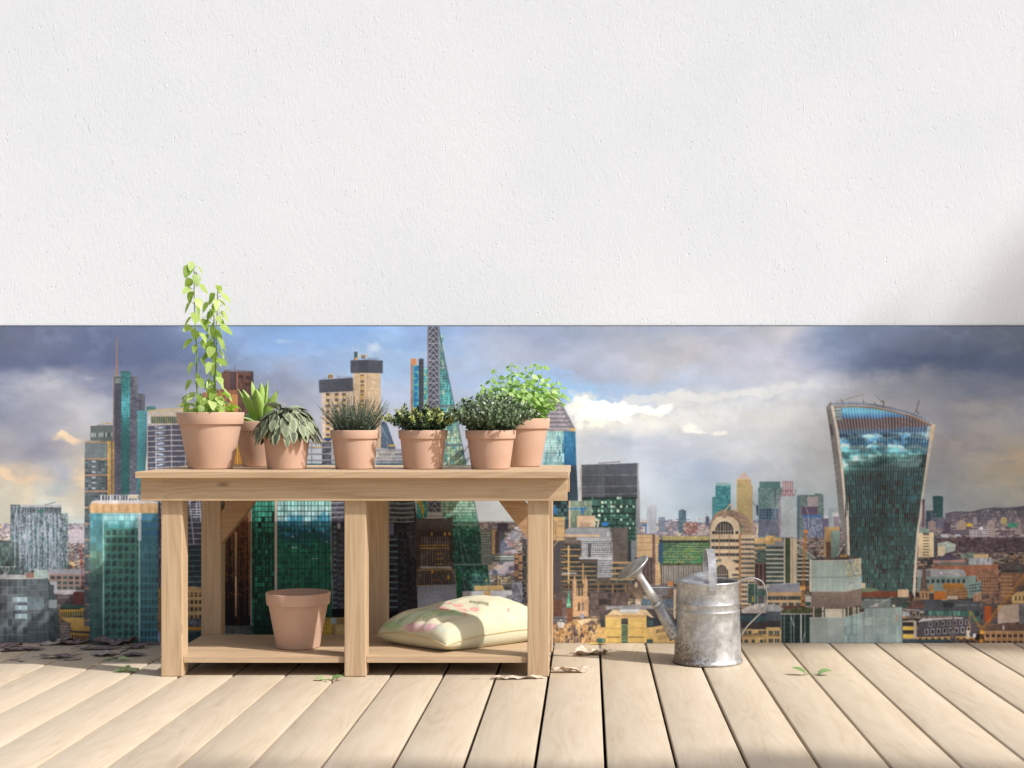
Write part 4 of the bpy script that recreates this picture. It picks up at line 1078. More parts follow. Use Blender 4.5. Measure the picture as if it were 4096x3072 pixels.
for p_ in [(1180, 825, 150, 34, (158, 192, 238), .8, .9), (1300, 835, 120, 18, (162, 192, 232), .6, .8), (1500, 905, 260, 40, (214, 215, 220), .6, 1.0), (1620, 1000, 200, 40, (190, 198, 212), .5, 1.0), (1400, 1060, 200, 40, (190, 200, 214), .5, 1.0), (1190, 842, 120, 20, (150, 188, 236), .6, .6), (900, 745, 170, 22, (142, 176, 224), .5, .6), (1010, 820, 60, 30, (160, 188, 230), .5, .6), (560, 735, 60, 18, (134, 166, 214), .5, .6), (700, 735, 120, 16, (138, 170, 220), .5, .6), (155, 955, 34, 16, (242, 208, 170), .8, .5), (140, 940, 14, 9, (246, 214, 176), .8, .4), (60, 1035, 70, 13, (226, 192, 160), .6, .5), (15, 1030, 26, 16, (232, 196, 162), .7, .5), (178, 1030, 34, 20, (238, 204, 166), .7, .5), (110, 1075, 40, 8, (226, 206, 180), .6, .6), (240, 870, 70, 26, (182, 182, 192), .5, .8),
           (110, 840, 60, 18, (184, 182, 190), .6, .8), (195, 822, 24, 12, (190, 186, 192), .6, .8), (620, 738, 34, 7, (190, 206, 230), .55, .7), (780, 760, 60, 14, (205, 216, 232), .6, .7), (800, 750, 26, 10, (222, 228, 238), .6, .6),
           (1420, 858, 210, 16, (216, 214, 212), .8, .3), (1560, 850, 140, 14, (214, 212, 210), .8, .3), (1700, 838, 140, 14, (212, 210, 210), .7, .4),
           (1290, 893, 80, 30, (250, 247, 240), 1.0, .25), (1395, 888, 56, 22, (249, 247, 240), .95, .25), (1500, 928, 34, 12, (244, 240, 232), .75, .5), (1330, 920, 150, 18, (226, 224, 224), .6, .5), (1350, 882, 60, 18, (250, 248, 240), .9, .3), (1235, 880, 40, 14, (236, 232, 226), .8, .4), (1620, 880, 260, 30, (214, 213, 214), .45, .6), (1480, 900, 120, 20, (222, 220, 218), .5, .6), (1330, 880, 40, 20, (252, 249, 242), .95, .25), (1275, 915, 40, 18, (250, 244, 228), .8, .35), (1400, 888, 42, 20, (248, 245, 236), .9, .3), (1430, 880, 26, 12, (250, 247, 240), .8, .3), (1385, 905, 60, 12, (226, 218, 208), .6, .5),
           (1498, 929, 28, 10, (244, 238, 228), .7, .5), (1545, 933, 34, 7, (236, 230, 220), .8, .4), (1450, 960, 120, 16, (186, 190, 204), .5, .7), (1560, 1010, 150, 18, (170, 180, 200), .5, .8), (1620, 975, 90, 14, (208, 208, 212), .5, .7),
           (1380, 968, 50, 10, (202, 204, 212), .6, .6), (1600, 1100, 120, 16, (190, 200, 206), .4, .8), (1900, 800, 110, 26, (92, 106, 138), .5, .8), (2090, 795, 110, 22, (86, 100, 132), .6, .8), (2080, 872, 60, 14, (132, 134, 150), .5, .8),
           (2150, 930, 60, 12, (172, 166, 162), .5, .7), (2180, 950, 40, 10, (176, 168, 160), .5, .7), (2130, 975, 70, 10, (138, 138, 150), .5, .8), (2170, 1000, 50, 8, (140, 140, 150), .5, .8), (2190, 1035, 40, 14, (200, 178, 146), .6, .7), (2120, 1050, 40, 7, (190, 172, 146), .5, .7)]:
    puff(*p_)

# ---- the low city that fills the ground of the print, back to front
PAL_L = [(150, 112, 96), (120, 110, 108), (168, 160, 156), (96, 92, 96), (186, 150, 104), (136, 128, 128)]
PAL_C = [(186, 160, 126), (164, 142, 120), (150, 142, 138), (116, 102, 94), (204, 178, 134), (108, 106, 108), (182, 174, 164), (96, 92, 92)]
PAL_R = [(116, 92, 82), (96, 88, 86), (138, 108, 84), (88, 74, 68), (140, 128, 118), (108, 92, 84), (160, 120, 80), (74, 76, 80)]
HZ = [(172, 164, 174), (150, 144, 160), (190, 176, 178), (130, 128, 146), (206, 196, 196), (160, 140, 150)]
def city():
    r = random.Random(21)
    y = 2096.0
    while y < 2575:
        t_ = (y-2096)/480; bw = 6+50*t_**1.25; bh = 4+32*t_**1.1
        x = -MX-20.0
        while x < 4096+MX:
            if 3700 < x: hor = 2052
            elif 1900 < x: hor = 2098
            else: hor = 2112
            wdt = bw*r.uniform(.5, 1.7); ht = bh*r.uniform(.6, 1.9)*(1.5 if r.random() < .1 else 1)
            pal = PAL_L if x < 1300 else (PAL_C if x < 3080 else PAL_R)
            c = c3(r.choice(pal)); f = max(0, 1-t_*2.6); hz = c3(r.choice(HZ))
            if x > 3500: hz = hz*.84
            c = c*(1-f)+hz*f; c = c*r.uniform(.8, 1.12)
            yy = y+r.uniform(-.3, .3)*bh
            if yy-ht > hor-18:
                R(0); rect(x, yy-ht, x+wdt, yy+bh*1.2, c, .05)
                rf = c*r.choice((.62, 1.22, .8)); poly([(x-1, yy-ht), (x+wdt*.12, yy-ht-bh*.22), (x+wdt*.9, yy-ht-bh*.22), (x+wdt+1, yy-ht)], np.clip(rf, 0, 235), .05)
                if bw > 10:
                    nxx = max(2, int(wdt/9)); nyy = max(1, int(ht/11))
                    dk = c*.34+c3((8, 10, 14))
                    fac([(x+1, yy-ht+2), (x+wdt-1, yy-ht+2), (x+wdt-1, yy+bh*.3), (x+1, yy+bh*.3)], nxx, nyy, c, [dk, dk*1.2, c*.7], .45, .45, .15)
                    if r.random() < .5: rect(x+wdt*.3, yy-ht-bh*.34, x+wdt*.55, yy-ht-bh*.12, c*.9, .04)
                    if r.random() < .45: rect(x+wdt*.6, yy-ht, x+wdt+1, yy+bh*1.2, c*.4, .1, a=.6)
                    if r.random() < .3: line([(x, yy-ht+1), (x+wdt, yy-ht+1)], 2, (226, 216, 196))
                    if r.random() < .25: poly([(x, yy-ht*.2), (x+wdt*.5, yy-ht*.5), (x+wdt, yy-ht*.2), (x+wdt, yy+bh), (x, yy+bh)], c*.3, .15)
            x += wdt*r.uniform(.7, 1.15)
        y += bh*.55
part('printed_city', 'low rooftops of the printed city', 0)
rect(-MX, 2112, 1900, 2580, (140, 132, 138), .06, (96, 84, 72)); rect(1900, 2098, 3700, 2580, (160, 158, 168), .06, (150, 120, 86)); rect(3700, 2075, 4096+MX, 2580, (108, 104, 116), .06, (90, 74, 62))
city()
R(8)
poly([(1530, 220), (1620, 205), (1750, 208), (1860, 180), (1960, 170), (2040, 175), (2130, 168), (2212, 158), (3200, 150), (3200, 330), (1530, 330)], (84, 84, 98), .1, (112, 104, 116))
for k in range(900):       # houses scattered on the far hill
    x = RS.uniform(1540, 3100); y = RS.uniform(186+max(0, (1900-x))*.1, 330)
    c = [(190, 182, 184), (150, 130, 130), (120, 112, 126), (206, 190, 160), (70, 72, 84), (92, 84, 92)][RS.randint(6)]
    rect(x, y, x+RS.uniform(4, 16), y+RS.uniform(3, 7), c, 0)
for k in range(420):       # flat blocks before the trees
    x = RS.uniform(1440, 3100); y = RS.uniform(330, 440)
    c = [(150, 134, 134), (120, 108, 118), (176, 164, 158), (92, 82, 92), (84, 70, 74)][RS.randint(5)]
    rect(x, y, x+RS.uniform(14, 60), y+RS.uniform(6, 22), c, .05)
poly([(1450, 440), (1700, 425), (2000, 430), (3200, 420), (3200, 560), (1450, 560)], (88, 72, 78), .22)
for k in range(260):
    x = RS.uniform(1440, 3100); y = RS.uniform(425, 560)
    rect(x, y, x+RS.uniform(8, 50), y+RS.uniform(4, 12), [(72, 60, 66), (100, 80, 82), (60, 56, 66), (128, 112, 108)][RS.randint(4)], .1)
R(7)
for k in range(360):       # hazy distance in the middle
    x = RS.uniform(1105, 2200); y = RS.uniform(268, 395); hh = RS.uniform(6, 46)*(1.0 if y > 300 else .5)
    rect(x, y, x+RS.uniform(8, 34), y+hh, [(178, 168, 182), (150, 146, 168), (206, 186, 180), (120, 124, 150), (222, 206, 176), (160, 130, 140)][RS.randint(6)], .04)
R(6)
for k in range(240):
    x = RS.uniform(1920, 2212); y = RS.uniform(290, 720)
    hh = 8+(y-290)*.08; rect(x, y, x+RS.uniform(10, 40)+(y-290)*.08, y+hh, [(190, 178, 190), (150, 146, 168), (206, 196, 200), (120, 112, 128), (160, 130, 130), (96, 104, 116)][RS.randint(6)], .05)
R(5)
for k in range(160):
    x = RS.uniform(-900, 730); y = RS.uniform(318, 460)
    rect(x, y, x+RS.uniform(10, 34), y+RS.uniform(6, 26), [(160, 152, 172), (130, 124, 146), (190, 176, 176), (214, 190, 150), (108, 104, 128)][RS.randint(5)], .04)
# ---- landmarks, left to right
TW = (1, )
part('printed_office_block', 'low printed block beyond the left edge', 5)
for k in range(12):
    x = -900+k*75; fac([(x, 470+(k*53 % 200)), (x+90, 470+(k*53 % 200)), (x+90, 1340), (x, 1340)], 6, 14, (110, 112, 116), [(60, 66, 72), (90, 100, 104)], .2, .3, .2, seed=k)
part('printed_tower', 'printed white far tower blocks', 5)
fac([(600, 360), (680, 360), (680, 480), (600, 480)], 8, 13, (196, 184, 186), [(130, 122, 138), (160, 152, 160)], .4, .45)
fac([(685, 362), (735, 362), (735, 482), (685, 482)], 5, 13, (190, 180, 184), [(130, 122, 138), (160, 152, 160)], .4, .45)
part('printed_tower', 'printed dark stepped glass building at the far left', 5)
fac([(-60, 462), (168, 472), (172, 760), (-60, 740)], 12, 7, (84, 98, 98), [(66, 84, 82), (92, 116, 110), (74, 88, 90)], .1, .3)
rect(-60, 458, 105, 470, (70, 70, 80))
part('printed_tower', 'printed grey striped tower block', 1)
R(5); q_ = [(95, 148), (532, 152), (534, 222), (590, 222), (598, 700), (410, 712), (300, 712), (170, 752), (165, 470), (95, 465)]
fac([(92, 148), (595, 150), (600, 740), (100, 740)], 40, 8, None, [(150, 154, 166), (84, 92, 98), (72, 108, 104), (104, 112, 118), (176, 180, 190), (66, 76, 82)], 0, 0, .10, clip=q_, stag=True, seed=3)
fac([(92, 320), (595, 320), (600, 740), (100, 740)], 40, 26, None, [(150, 160, 172), (84, 96, 102), (70, 108, 102), (140, 156, 168)], 0, 0, .12, clip=q_, seed=8, a=.55)
for x in (130, 175, 230, 290, 335, 385, 430, 480, 510): rect(x, 225, x+9, 690, (160, 168, 182), .03, a=.8)
for x in (250, 330, 400, 452): line([(x, 330), (x+6, 700)], 9, (150, 166, 182), .8)
rect(182, 150, 530, 168, (176, 178, 186)); 
for k in range(16): rect(200+k*21, 168+(k % 3)*8, 211+k*21, 215, (84, 90, 96), .1)
rect(330, 195, 380, 213, (60, 120, 100)); line([(388, 152), (440, 138), (482, 126)], 5, (96, 92, 90)); line([(100, 148), (170, 148)], 4, (80, 84, 90))
part('printed_building', 'printed pinkish brown brick building with a grey roof', 5)
rect(425, 704, 740, 760, (150, 150, 156)); fac([(425, 745), (740, 750), (740, 880), (425, 880)], 6, 3, (150, 122, 112), [(72, 78, 80), (58, 62, 66), (70, 92, 84)], .3, .4)
rect(425, 810, 500, 915, (168, 170, 172)); rect(425, 840, 470, 895, (70, 72, 78)); poly([(420, 905), (500, 880), (735, 882), (735, 905), (560, 925)], (176, 168, 170), .1)
rect(425, 925, 735, 1010, (84, 74, 74), .15); rect(500, 930, 600, 960, (110, 96, 94)); rect(640, 900, 735, 1030, (110, 64, 62), .1)
part('printed_crane', 'printed dark red tower crane', 5)
for dx in (0, 14): line([(690+dx, 540), (712+dx, 690), (716+dx, 880)], 4, (140, 60, 70))
for k in range(22): line([(690+k*1.1, 540+k*15), (706+k*1.0, 552+k*15)], 3, (130, 58, 68))
line([(672, 668), (735, 668)], 5, (140, 60, 70)); line([(690, 540), (678, 520), (735, 500)], 3, (140, 60, 70))
part('printed_building', 'printed yellow buildings beside the round green tower', 5)
rect(500, 1020, 780, 1340, (130, 104, 84), .15)
fac([(525, 1052), (758, 1040), (758, 1108), (525, 1112)], 11, 1, (214, 164, 62), [(60, 96, 84), (84, 84, 70)], .45, .35); rect(525, 1035, 700, 1052, (60, 70, 68)); rect(525, 1010, 730, 1036, (64, 96, 86), .1)
poly([(550, 1125), (640, 1105), (778, 1108), (778, 1130), (620, 1140)], (96, 92, 88)); poly([(525, 1120), (778, 1125), (778, 1240), (630, 1240), (600, 1170)], (222, 178, 92), .06, (200, 150, 70))
rect(525, 1165, 615, 1320, (120, 104, 96), .12); fac([(612, 1250), (778, 1262), (778, 1312), (618, 1312)], 8, 1, (190, 138, 60), [(64, 54, 48)], .4, .3); poly([(612, 1235), (778, 1240), (778, 1262), (612, 1252)], (74, 66, 62))
for k in range(6): rect(527, 1170+k*24, 600, 1176+k*24, (170, 166, 160), .1)
part('printed_building', 'printed grey glass office with a white grid at lower left', 5)
poly([(300, 705), (420, 712), (430, 790), (300, 790)], (150, 172, 164), .08); grid([(305, 712), (395, 712), (395, 785), (305, 785)], 3, 2, 3, (190, 206, 200)); rect(232, 738, 300, 785, (146, 110, 96))
line([(0, 684), (145, 682)], 6, (206, 206, 208)); line([(20, 685), (52, 755), (58, 690), (88, 690), (60, 755)], 6, (196, 196, 200)); rect(-60, 752, 230, 786, (170, 170, 170), .1)
fac([(-60, 785), (240, 788), (245, 1338), (-60, 1338)], 7, 8, (160, 166, 168), [(88, 98, 102), (78, 86, 92), (104, 114, 118)], .05, .05, .1)
fac([(240, 788), (420, 782), (522, 1345), (245, 1345)], 8, 8, (130, 138, 140), [(92, 102, 106), (82, 92, 96), (98, 104, 106)], .05, .05, .1)
fac([(420, 782), (424, 960), (522, 1040), (525, 1338), (400, 1338)][:1]+[(500, 975), (525, 1338), (425, 1338)], 5, 7, (110, 120, 122), [(76, 88, 90), (66, 76, 78)], .06, .05, .1)
for yy, x in ((945, 115), (1015, 135), (1088, 135)): fac([(x, yy), (240, yy), (240, yy+42), (x, yy+42)], 6, 1, (150, 166, 172), [(170, 190, 196), (156, 180, 186)], .08, .05)
poly([(240, 945), (385, 955), (385, 1050), (240, 1060)], (150, 176, 184), .1, a=.35); line([(0, 785), (385, 783)], 7, (196, 194, 190)); rect(425, 970, 497, 1040, (140, 148, 150), .08)

part('printed_tower', 'printed slim stepped tower of grey and teal glass with a tall spire', 1)
poly([(787, 875), (985, 868), (985, 1010), (787, 1000)], (100, 110, 108), .05); fac([(790, 930), (975, 925), (975, 965), (790, 968)], 12, 1, (112, 120, 118), [(66, 72, 76), (170, 190, 190)], .35, .1); line([(787, 875), (985, 868)], 4, (60, 62, 66))
line([(870, 832), (912, 856), (970, 848)], 5, (196, 166, 110)); rect(918, 843, 972, 856, (206, 174, 112)); line([(845, 868), (900, 858)], 5, (110, 104, 100))
Rr = [(982, 448), (1052, 448), (1052, 425), (1040, 400), (1128, 398), (1132, 440), (1193, 455), (1193, 590), (1256, 600), (1256, 740), (1272, 742), (1272, 1100), (1230, 1510), (975, 1510)]
poly(Rr, (92, 94, 108), .05, (86, 88, 96))
fac([(1125, 455), (1256, 455), (1256, 1480), (1125, 1480)], 5, 60, (84, 86, 100), [(98, 100, 116), (112, 112, 124), (88, 90, 104)], .08, .25, .08, clip=[(1128, 455), (1193, 455), (1193, 590), (1256, 600), (1256, 1480), (1128, 1480)])
fac([(1000, 450), (1052, 450), (1052, 1510), (1000, 1510)], 3, 70, (66, 66, 78), [(78, 78, 92), (90, 92, 104)], .1, .3, .1)
fac([(1052, 398), (1128, 398), (1122, 1500), (1052, 1500)], 4, 64, (46, 96, 100), ramp=[(0, (70, 130, 128)), (.12, (60, 128, 132)), (.22, (92, 186, 196)), (.34, (84, 176, 188)), (.38, (54, 110, 112)), (.6, (50, 96, 98)), (1, (46, 88, 88))], fx=.12, fy=.2, warp=.02)
fac([(1190, 738), (1272, 742), (1262, 1250), (1188, 1500)], 6, 46, (64, 128, 138), ramp=[(0, (96, 170, 178)), (.3, (78, 150, 158)), (.6, (66, 130, 136)), (1, (58, 104, 108))], fx=.12, fy=.25, warp=.08)
rect(1000, 455, 1050, 505, (120, 138, 134), .06); fac([(1168, 458), (1193, 458), (1193, 590), (1168, 590)], 2, 12, (150, 150, 158), [(70, 70, 80)], .2, .3); fac([(1236, 604), (1256, 604), (1256, 735), (1236, 735)], 1, 14, (150, 150, 158), [(74, 74, 84)], .2, .3)
line([(984, 450), (980, 1500)], 5, (176, 150, 140)); line([(993, 450), (990, 1500)], 4, (120, 104, 106)); line([(1040, 412), (1070, 398), (1128, 400), (1140, 430)], 5, (84, 110, 112)); line([(1130, 440), (1190, 452)], 4, (110, 110, 120))
poly([(1013, 105), (1017, 105), (1020, 445), (1003, 445)], (176, 128, 104), .03); rect(1003, 430, 1022, 446, (200, 160, 90)); rect(1268, 703, 1348, 742, (80, 130, 134), .1)
part('printed_tower', 'printed square glass tower with orange bands and yellow corner pipes', 1)
poly([(738, 1010), (985, 1002), (985, 2600), (732, 2600)], (96, 106, 110), .05)
fac([(738, 1015), (935, 1010), (935, 2550), (732, 2550)], 7, 66, (98, 108, 112), [(70, 78, 86), (86, 98, 104), (104, 118, 120), (78, 90, 92)], .12, .2, .1)
fac([(738, 1020), (935, 1016), (935, 1148), (738, 1150)], 7, 3, (104, 116, 118), [(118, 130, 130), (110, 122, 124)], .04, .04, .04)
for k in range(11): line([(736, 1158+k*139.5), (936, 1156+k*139.5)], 10, (196, 140, 104))
for k, y in enumerate((1170, 1214, 1262, 1308, 1352, 1400)): fac([(800, y), (832, y), (832, y+16), (800, y+16)], 4, 1, (84, 92, 100), [(232, 236, 240)], .3, .1)
rect(738, 1008, 985, 1020, (176, 140, 104), .1); line([(750, 1002), (975, 998)], 4, (150, 130, 110))
for x, w_ in ((942, 12), (957, 9), (984, 12)): rect(x-w_/2, 1004, x+w_/2, 1478, (222, 170, 78), .14, (196, 138, 56))
line([(970, 1004), (970, 1470)], 5, (120, 84, 50)); 
for k in range(34): rect(976, 1100+k*11, 992, 1104+k*11, (110, 80, 44))

part('printed_construction_frame', 'printed white framed tower under construction with yellow posts on top', 1)
q_ = [(1280, 862), (1400, 850), (1760, 850), (1760, 2560), (1720, 2560), (1500, 2530), (1280, 1540)]
poly(q_, (88, 88, 104), .08, (66, 70, 84))
poly([(1285, 735), (1640, 716), (1760, 716), (1760, 860), (1285, 865)], (176, 176, 190), .08); rect(1300, 790, 1760, 850, (64, 92, 102), .1)
for k in range(26): line([(1295+k*19, 735-k*.8), (1297+k*19, 862)], 5, (222, 178, 74))
line([(1285, 738), (1640, 718), (1760, 716)], 6, (222, 178, 74)); rect(1278, 778, 1306, 850, (206, 206, 214), .05)
for k in range(18):
    y = 866+k*45.8
    for a_ in range(3): rect(1340+((a_*37+k*13) % 50), y+10+a_*6, 1436-((a_*29+k*7) % 40), y+18+a_*6, (176, 190, 212), .06)
    line([(1276, y+4), (1480, y-6), (1760, y-9)], 6, (214, 208, 208)); line([(1280, y+10), (1760, y-2)], 3, (70, 70, 84))
    for a_ in range(14): rect(1350+a_*29, y+30, 1354+a_*29, y+34, (190, 190, 200), 0)
for x in (1352, 1485, 1604, 1700): line([(x, 866), (x+4, 1640)], 6, (206, 202, 204))
R(5)
for k in range(19):
    y = 112+k*47
    line([(1370, y+6), (1600, y+2), (1745, y)], 5, (220, 220, 226) if y < 500 else (150, 160, 164))
line([(1642, 112), (1680, 490)], 8, (206, 206, 214)); line([(1725, 112), (1742, 300)], 6, (196, 196, 206)); line([(1600, 490), (1616, 870)], 5, (120, 150, 156))
fac([(1600, 500), (1745, 500), (1745, 870), (1612, 870)], 5, 8, None, [(44, 64, 66), (34, 52, 54), (48, 78, 76)], 0, 0, .1, clip=[(1604, 512), (1745, 508), (1745, 868), (1616, 868)], a=.7)
for k in range(8): line([(1604, 540+k*46), (1745, 536+k*46)], 4, (150, 160, 164))
fac([(1370, 118), (1392, 118), (1392, 1340), (1380, 1340)], 2, 26, (70, 74, 84), [(120, 126, 140), (54, 60, 70)], .2, .3)
part('printed_building', 'printed sandstone building between the left legs', 5)
poly([(1370, 860), (1650, 850), (1745, 870), (1745, 1340), (1370, 1340)], (150, 118, 76), .15)
fac([(1600, 880), (1745, 880), (1745, 1130), (1600, 1130)], 4, 4, (206, 166, 104), [(84, 66, 48), (110, 86, 62), (64, 56, 48)], .4, .45, .1); poly([(1600, 868), (1680, 850), (1745, 868), (1745, 886), (1600, 886)], (186, 150, 100), .1)
for y in (925, 968, 1012, 1078, 1100): line([(1600, y), (1745, y-4)], 6, (222, 190, 132))
rect(1600, 1130, 1745, 1205, (104, 104, 112), .25); rect(1600, 1203, 1745, 1232, (224, 152, 44), .05); rect(1600, 1232, 1745, 1340, (48, 74, 70), .2); line([(1600, 1248), (1745, 1240)], 5, (150, 150, 150))
R(5); rect(1262, 1240, 1392, 1340, (120, 134, 150), .1); rect(1270, 1275, 1392, 1330, (150, 162, 178), .06); ellipse(1318, 1240, 8, 8, (222, 222, 226)); rect(1372, 1120, 1395, 1240, (150, 110, 70), .2)
part('printed_round_tower', 'printed round green glass tower with a tan crown', 5)
R(1); rect(865, 1468, 1215, 1512, (84, 90, 100), .1)
for k in range(14): rect(872+k*26+(k*7 % 9), 1470, 880+k*26+(k*7 % 9)+(6 if k % 3 == 0 else 0), 1512, (214, 214, 218), .04)
rect(1120, 1466, 1200, 1500, (206, 190, 160), .1); line([(860, 1470), (1215, 1466)], 4, (196, 196, 200))
R(5)
fac([(780, 215), (892, 215), (892, 1340), (778, 1340)], 4, 17, (84, 138, 138), ramp=[(0, (96, 168, 182)), (.2, (84, 140, 148)), (.36, (110, 146, 120)), (.5, (78, 108, 104)), (1, (66, 100, 92))], fx=.06, fy=.06, warp=.06)
fac([(890, 215), (1216, 215), (1212, 1340), (890, 1340)], 6, 16.7, (80, 142, 130), ramp=[(0, (110, 176, 170)), (.2, (84, 116, 104)), (.6, (66, 98, 84)), (1, (60, 90, 82))], fx=.42, fy=.40, warp=.05, jit=.22)
fac([(900, 330), (1212, 330), (1212, 1340), (900, 1340)], 6, 15, None, [(52, 70, 70), (58, 78, 74), (66, 92, 78), (84, 118, 96)], 0, 0, .1, a=.0)
for j in range(15):
    for i in range(5):
        y = 366+j*66.8; x = 924+i*53
        c = [(60, 84, 80), (64, 90, 84), (72, 106, 90), (56, 78, 78)][(i*7+j*3) % 4]
        rect(x, y+(0 if (i*5+j*3) % 7 else 10), x+33, y+44, c, .08, a=.85)
    line([(890, 350+j*66.8), (1216, 350+j*66.8)], 3, (130, 176, 164), .8)
    line([(1216, 350+j*66.8), (1368, 340+j*66.8)], 3, (110, 150, 156), .8)
fac([(1214, 215), (1370, 215), (1368, 1336), (1212, 1336)], 5, 16.8, (84, 140, 150), ramp=[(0, (84, 150, 196)), (.14, (60, 126, 178)), (.25, (76, 130, 152)), (.5, (72, 112, 116)), (1, (66, 100, 100))], fx=.3, fy=.32, warp=.06)
fac([(890, 220), (1216, 220), (1216, 350), (890, 350)], 7, 2, (90, 170, 176), ramp=[(0, (176, 226, 228)), (.6, (140, 206, 210)), (1, (84, 160, 160))], fx=.08, fy=.06, warp=.25)
for x, w_ in ((892, 10), (1200, 14)): rect(x, 220, x+w_, 1336, (160, 206, 200), .1)
rect(1196, 215, 1224, 460, (226, 240, 240), .05)
poly([(782, 150), (800, 122), (850, 110), (1310, 112), (1355, 122), (1370, 150), (1370, 220), (782, 220)], (222, 176, 122), .05)
for k in range(17): rect(800+k*33, 150, 806+k*33, 218, (190, 142, 92) if k % 2 else (234, 200, 156), .05)
poly([(784, 140), (800, 118), (850, 108), (1310, 110), (1355, 120), (1369, 140), (1330, 134), (1230, 138), (890, 140), (830, 132)], (214, 204, 200), .04)
for y in (238,): line([(782, y), (1370, y)], 3, (70, 130, 140))

part('printed_tower', 'printed dark brown ribbed tower above orange ribbed wings', 1)
poly([(1920, 412), (1945, 398), (2190, 408), (2192, 1240), (1915, 1240)], (96, 66, 60), .05)
fac([(1925, 410), (2030, 408), (2030, 1240), (1925, 1240)], 16, 22, (88, 62, 60), [(150, 104, 84), (130, 92, 78)], .5, .04, .08)
fac([(2040, 408), (2190, 410), (2190, 1240), (2040, 1240)], 24, 18, (86, 60, 58), [(140, 98, 82), (122, 86, 76), (112, 78, 70)], .45, .06, .1)
rect(1990, 408, 2045, 1240, (80, 62, 66), .08); rect(2048, 408, 2056, 1240, (176, 110, 84)); rect(2170, 410, 2192, 1240, (74, 60, 66), .06)
for x, y in ((2065, 430), (2130, 440), (2120, 500), (2075, 560), (2150, 640)): rect(x, y, x+40, y+30, (70, 52, 54), .1)
line([(1940, 398), (2010, 386), (2080, 396), (2190, 404)], 5, (80, 74, 78)); line([(1945, 385), (2190, 400)], 3, (100, 92, 96)); line([(2033, 400), (2034, 345)], 4, (90, 84, 90))
poly([(1755, 590), (1890, 560), (2045, 560), (2060, 1240), (1755, 1240)], (120, 74, 60), .05)
fac([(1755, 585), (2050, 560), (2060, 1240), (1755, 1240)], 17, 1, (96, 66, 66), [(222, 146, 84), (206, 128, 76), (150, 96, 84)], .45, 0, .1)
rect(1985, 600, 2050, 1240, (196, 112, 72), .05); fac([(1985, 600), (2050, 600), (2090, 1240), (1985, 1240)], 5, 1, (150, 80, 56), [(240, 186, 100)], .5, 0, .05)
fac([(2010, 960), (2110, 960), (2110, 1240), (2010, 1240)], 6, 1, (140, 84, 44), [(244, 190, 84), (226, 160, 60)], .4, 0, .06)
R(5)
fac([(1925, -200), (2182, -200), (2182, 115), (1925, 115)], 22, 1, (90, 60, 48), [(206, 140, 80), (150, 96, 60)], .5, 0, .1)
rect(1925, 112, 2182, 1340, (52, 34, 32), .12, (24, 18, 22))
r_ = random.Random(5)
for x in range(1930, 2180, 11):
    h_ = r_.choice((420, 700, 1000, 1130)); c = r_.choice([(232, 160, 72), (196, 112, 52), (150, 84, 44), (110, 66, 48), (214, 150, 80)])
    poly([(x, 112), (x+5, 112), (x+6, 112+h_), (x+1, 112+h_)], c, .15, tuple(int(v*.55) for v in c))
for k in range(240):
    x = r_.uniform(1932, 2165); y = r_.uniform(300, 950); rect(x, y, x+8, y+5, (226, 130, 40), .1, a=.7)
rect(2030, 380, 2052, 770, (206, 160, 110), .05, (150, 116, 90)); rect(2034, 770, 2050, 1110, (232, 196, 152), .04, (150, 110, 80))
rect(2168, 112, 2178, 1280, (206, 186, 172), .05); rect(2158, 180, 2162, 1100, (150, 120, 104), .05)
rect(1925, 1190, 2212, 1345, (84, 86, 82), .2); poly([(1932, 1200), (2060, 1195), (2095, 1235), (2095, 1262), (1932, 1262)], (96, 98, 92), .08); rect(1932, 1262, 2110, 1280, (150, 156, 152)); ellipse(2020, 1248, 10, 12, (60, 62, 62))

part('printed_tower', 'printed tall green glass tower with a bright blue reflection', 6)
R(6); fac([(-12, -180), (655, -180), (655, 112), (-12, 112)], 20, 6, (60, 90, 96), ramp=[(0, (120, 176, 176)), (1, (150, 220, 208))], fx=.1, fy=.12, warp=.05)
R(5); fac([(2180, 112), (2215, 112), (2215, 1345), (2180, 1345)], 1, 25, (20, 70, 56), [(24, 110, 82), (36, 130, 100), (16, 70, 54)], .05, .2); R(6)
fac([(-12, 112), (170, 112), (175, 1290), (-12, 1290)], 6, 25, (16, 40, 38), ramp=[(0, (72, 172, 144)), (.18, (58, 150, 122)), (.35, (44, 128, 98)), (.6, (40, 118, 88)), (.85, (30, 86, 64)), (1, (18, 52, 42))], fx=.10, fy=.14, warp=.10, jit=.28, blank=.04)
fac([(186, 112), (655, 112), (668, 1290), (186, 1290)], 16, 26, (26, 64, 62), ramp=[(0, (150, 220, 208)), (.05, (160, 226, 216)), (.09, (196, 234, 238)), (.13, (150, 214, 232)), (.16, (72, 168, 204)), (.20, (60, 160, 200)), (.235, (40, 110, 146)), (.29, (36, 112, 110)), (.34, (44, 138, 106)), (.6, (42, 130, 98)), (.85, (32, 98, 74)), (1, (20, 60, 46))], fx=.10, fy=.08, warp=.05, jit=.12)
r_ = random.Random(9)
for j in range(5, 25):       # unlit rooms below the reflections
    y = 112+j*46.6
    for i in range(16):
        x = 188+i*29.4; k = r_.random()
        if k < .62: rect(x+3, y+8+r_.choice((0, 14)), x+r_.choice((14, 27)), y+38, (24, 66, 58) if k < .4 else (30, 88, 72), .15, a=.75)
        if k > .9: rect(x+5, y+28, x+24, y+38, (96, 66, 56) if y > 600 else (170, 200, 196), .1)
for j in range(6, 25):
    for i in range(6):
        if r_.random() < .55: rect(-8+i*30, 122+j*47, 8+i*30, 146+j*47, (16, 46, 40), .15)
for i in range(9): line([(186+i*58.6, 112), (187+i*59.8, 1290)], 4, (30, 44, 54))
for i in range(4): line([(-8+i*58, 112), (-8+i*58, 1290)], 4, (40, 50, 56))
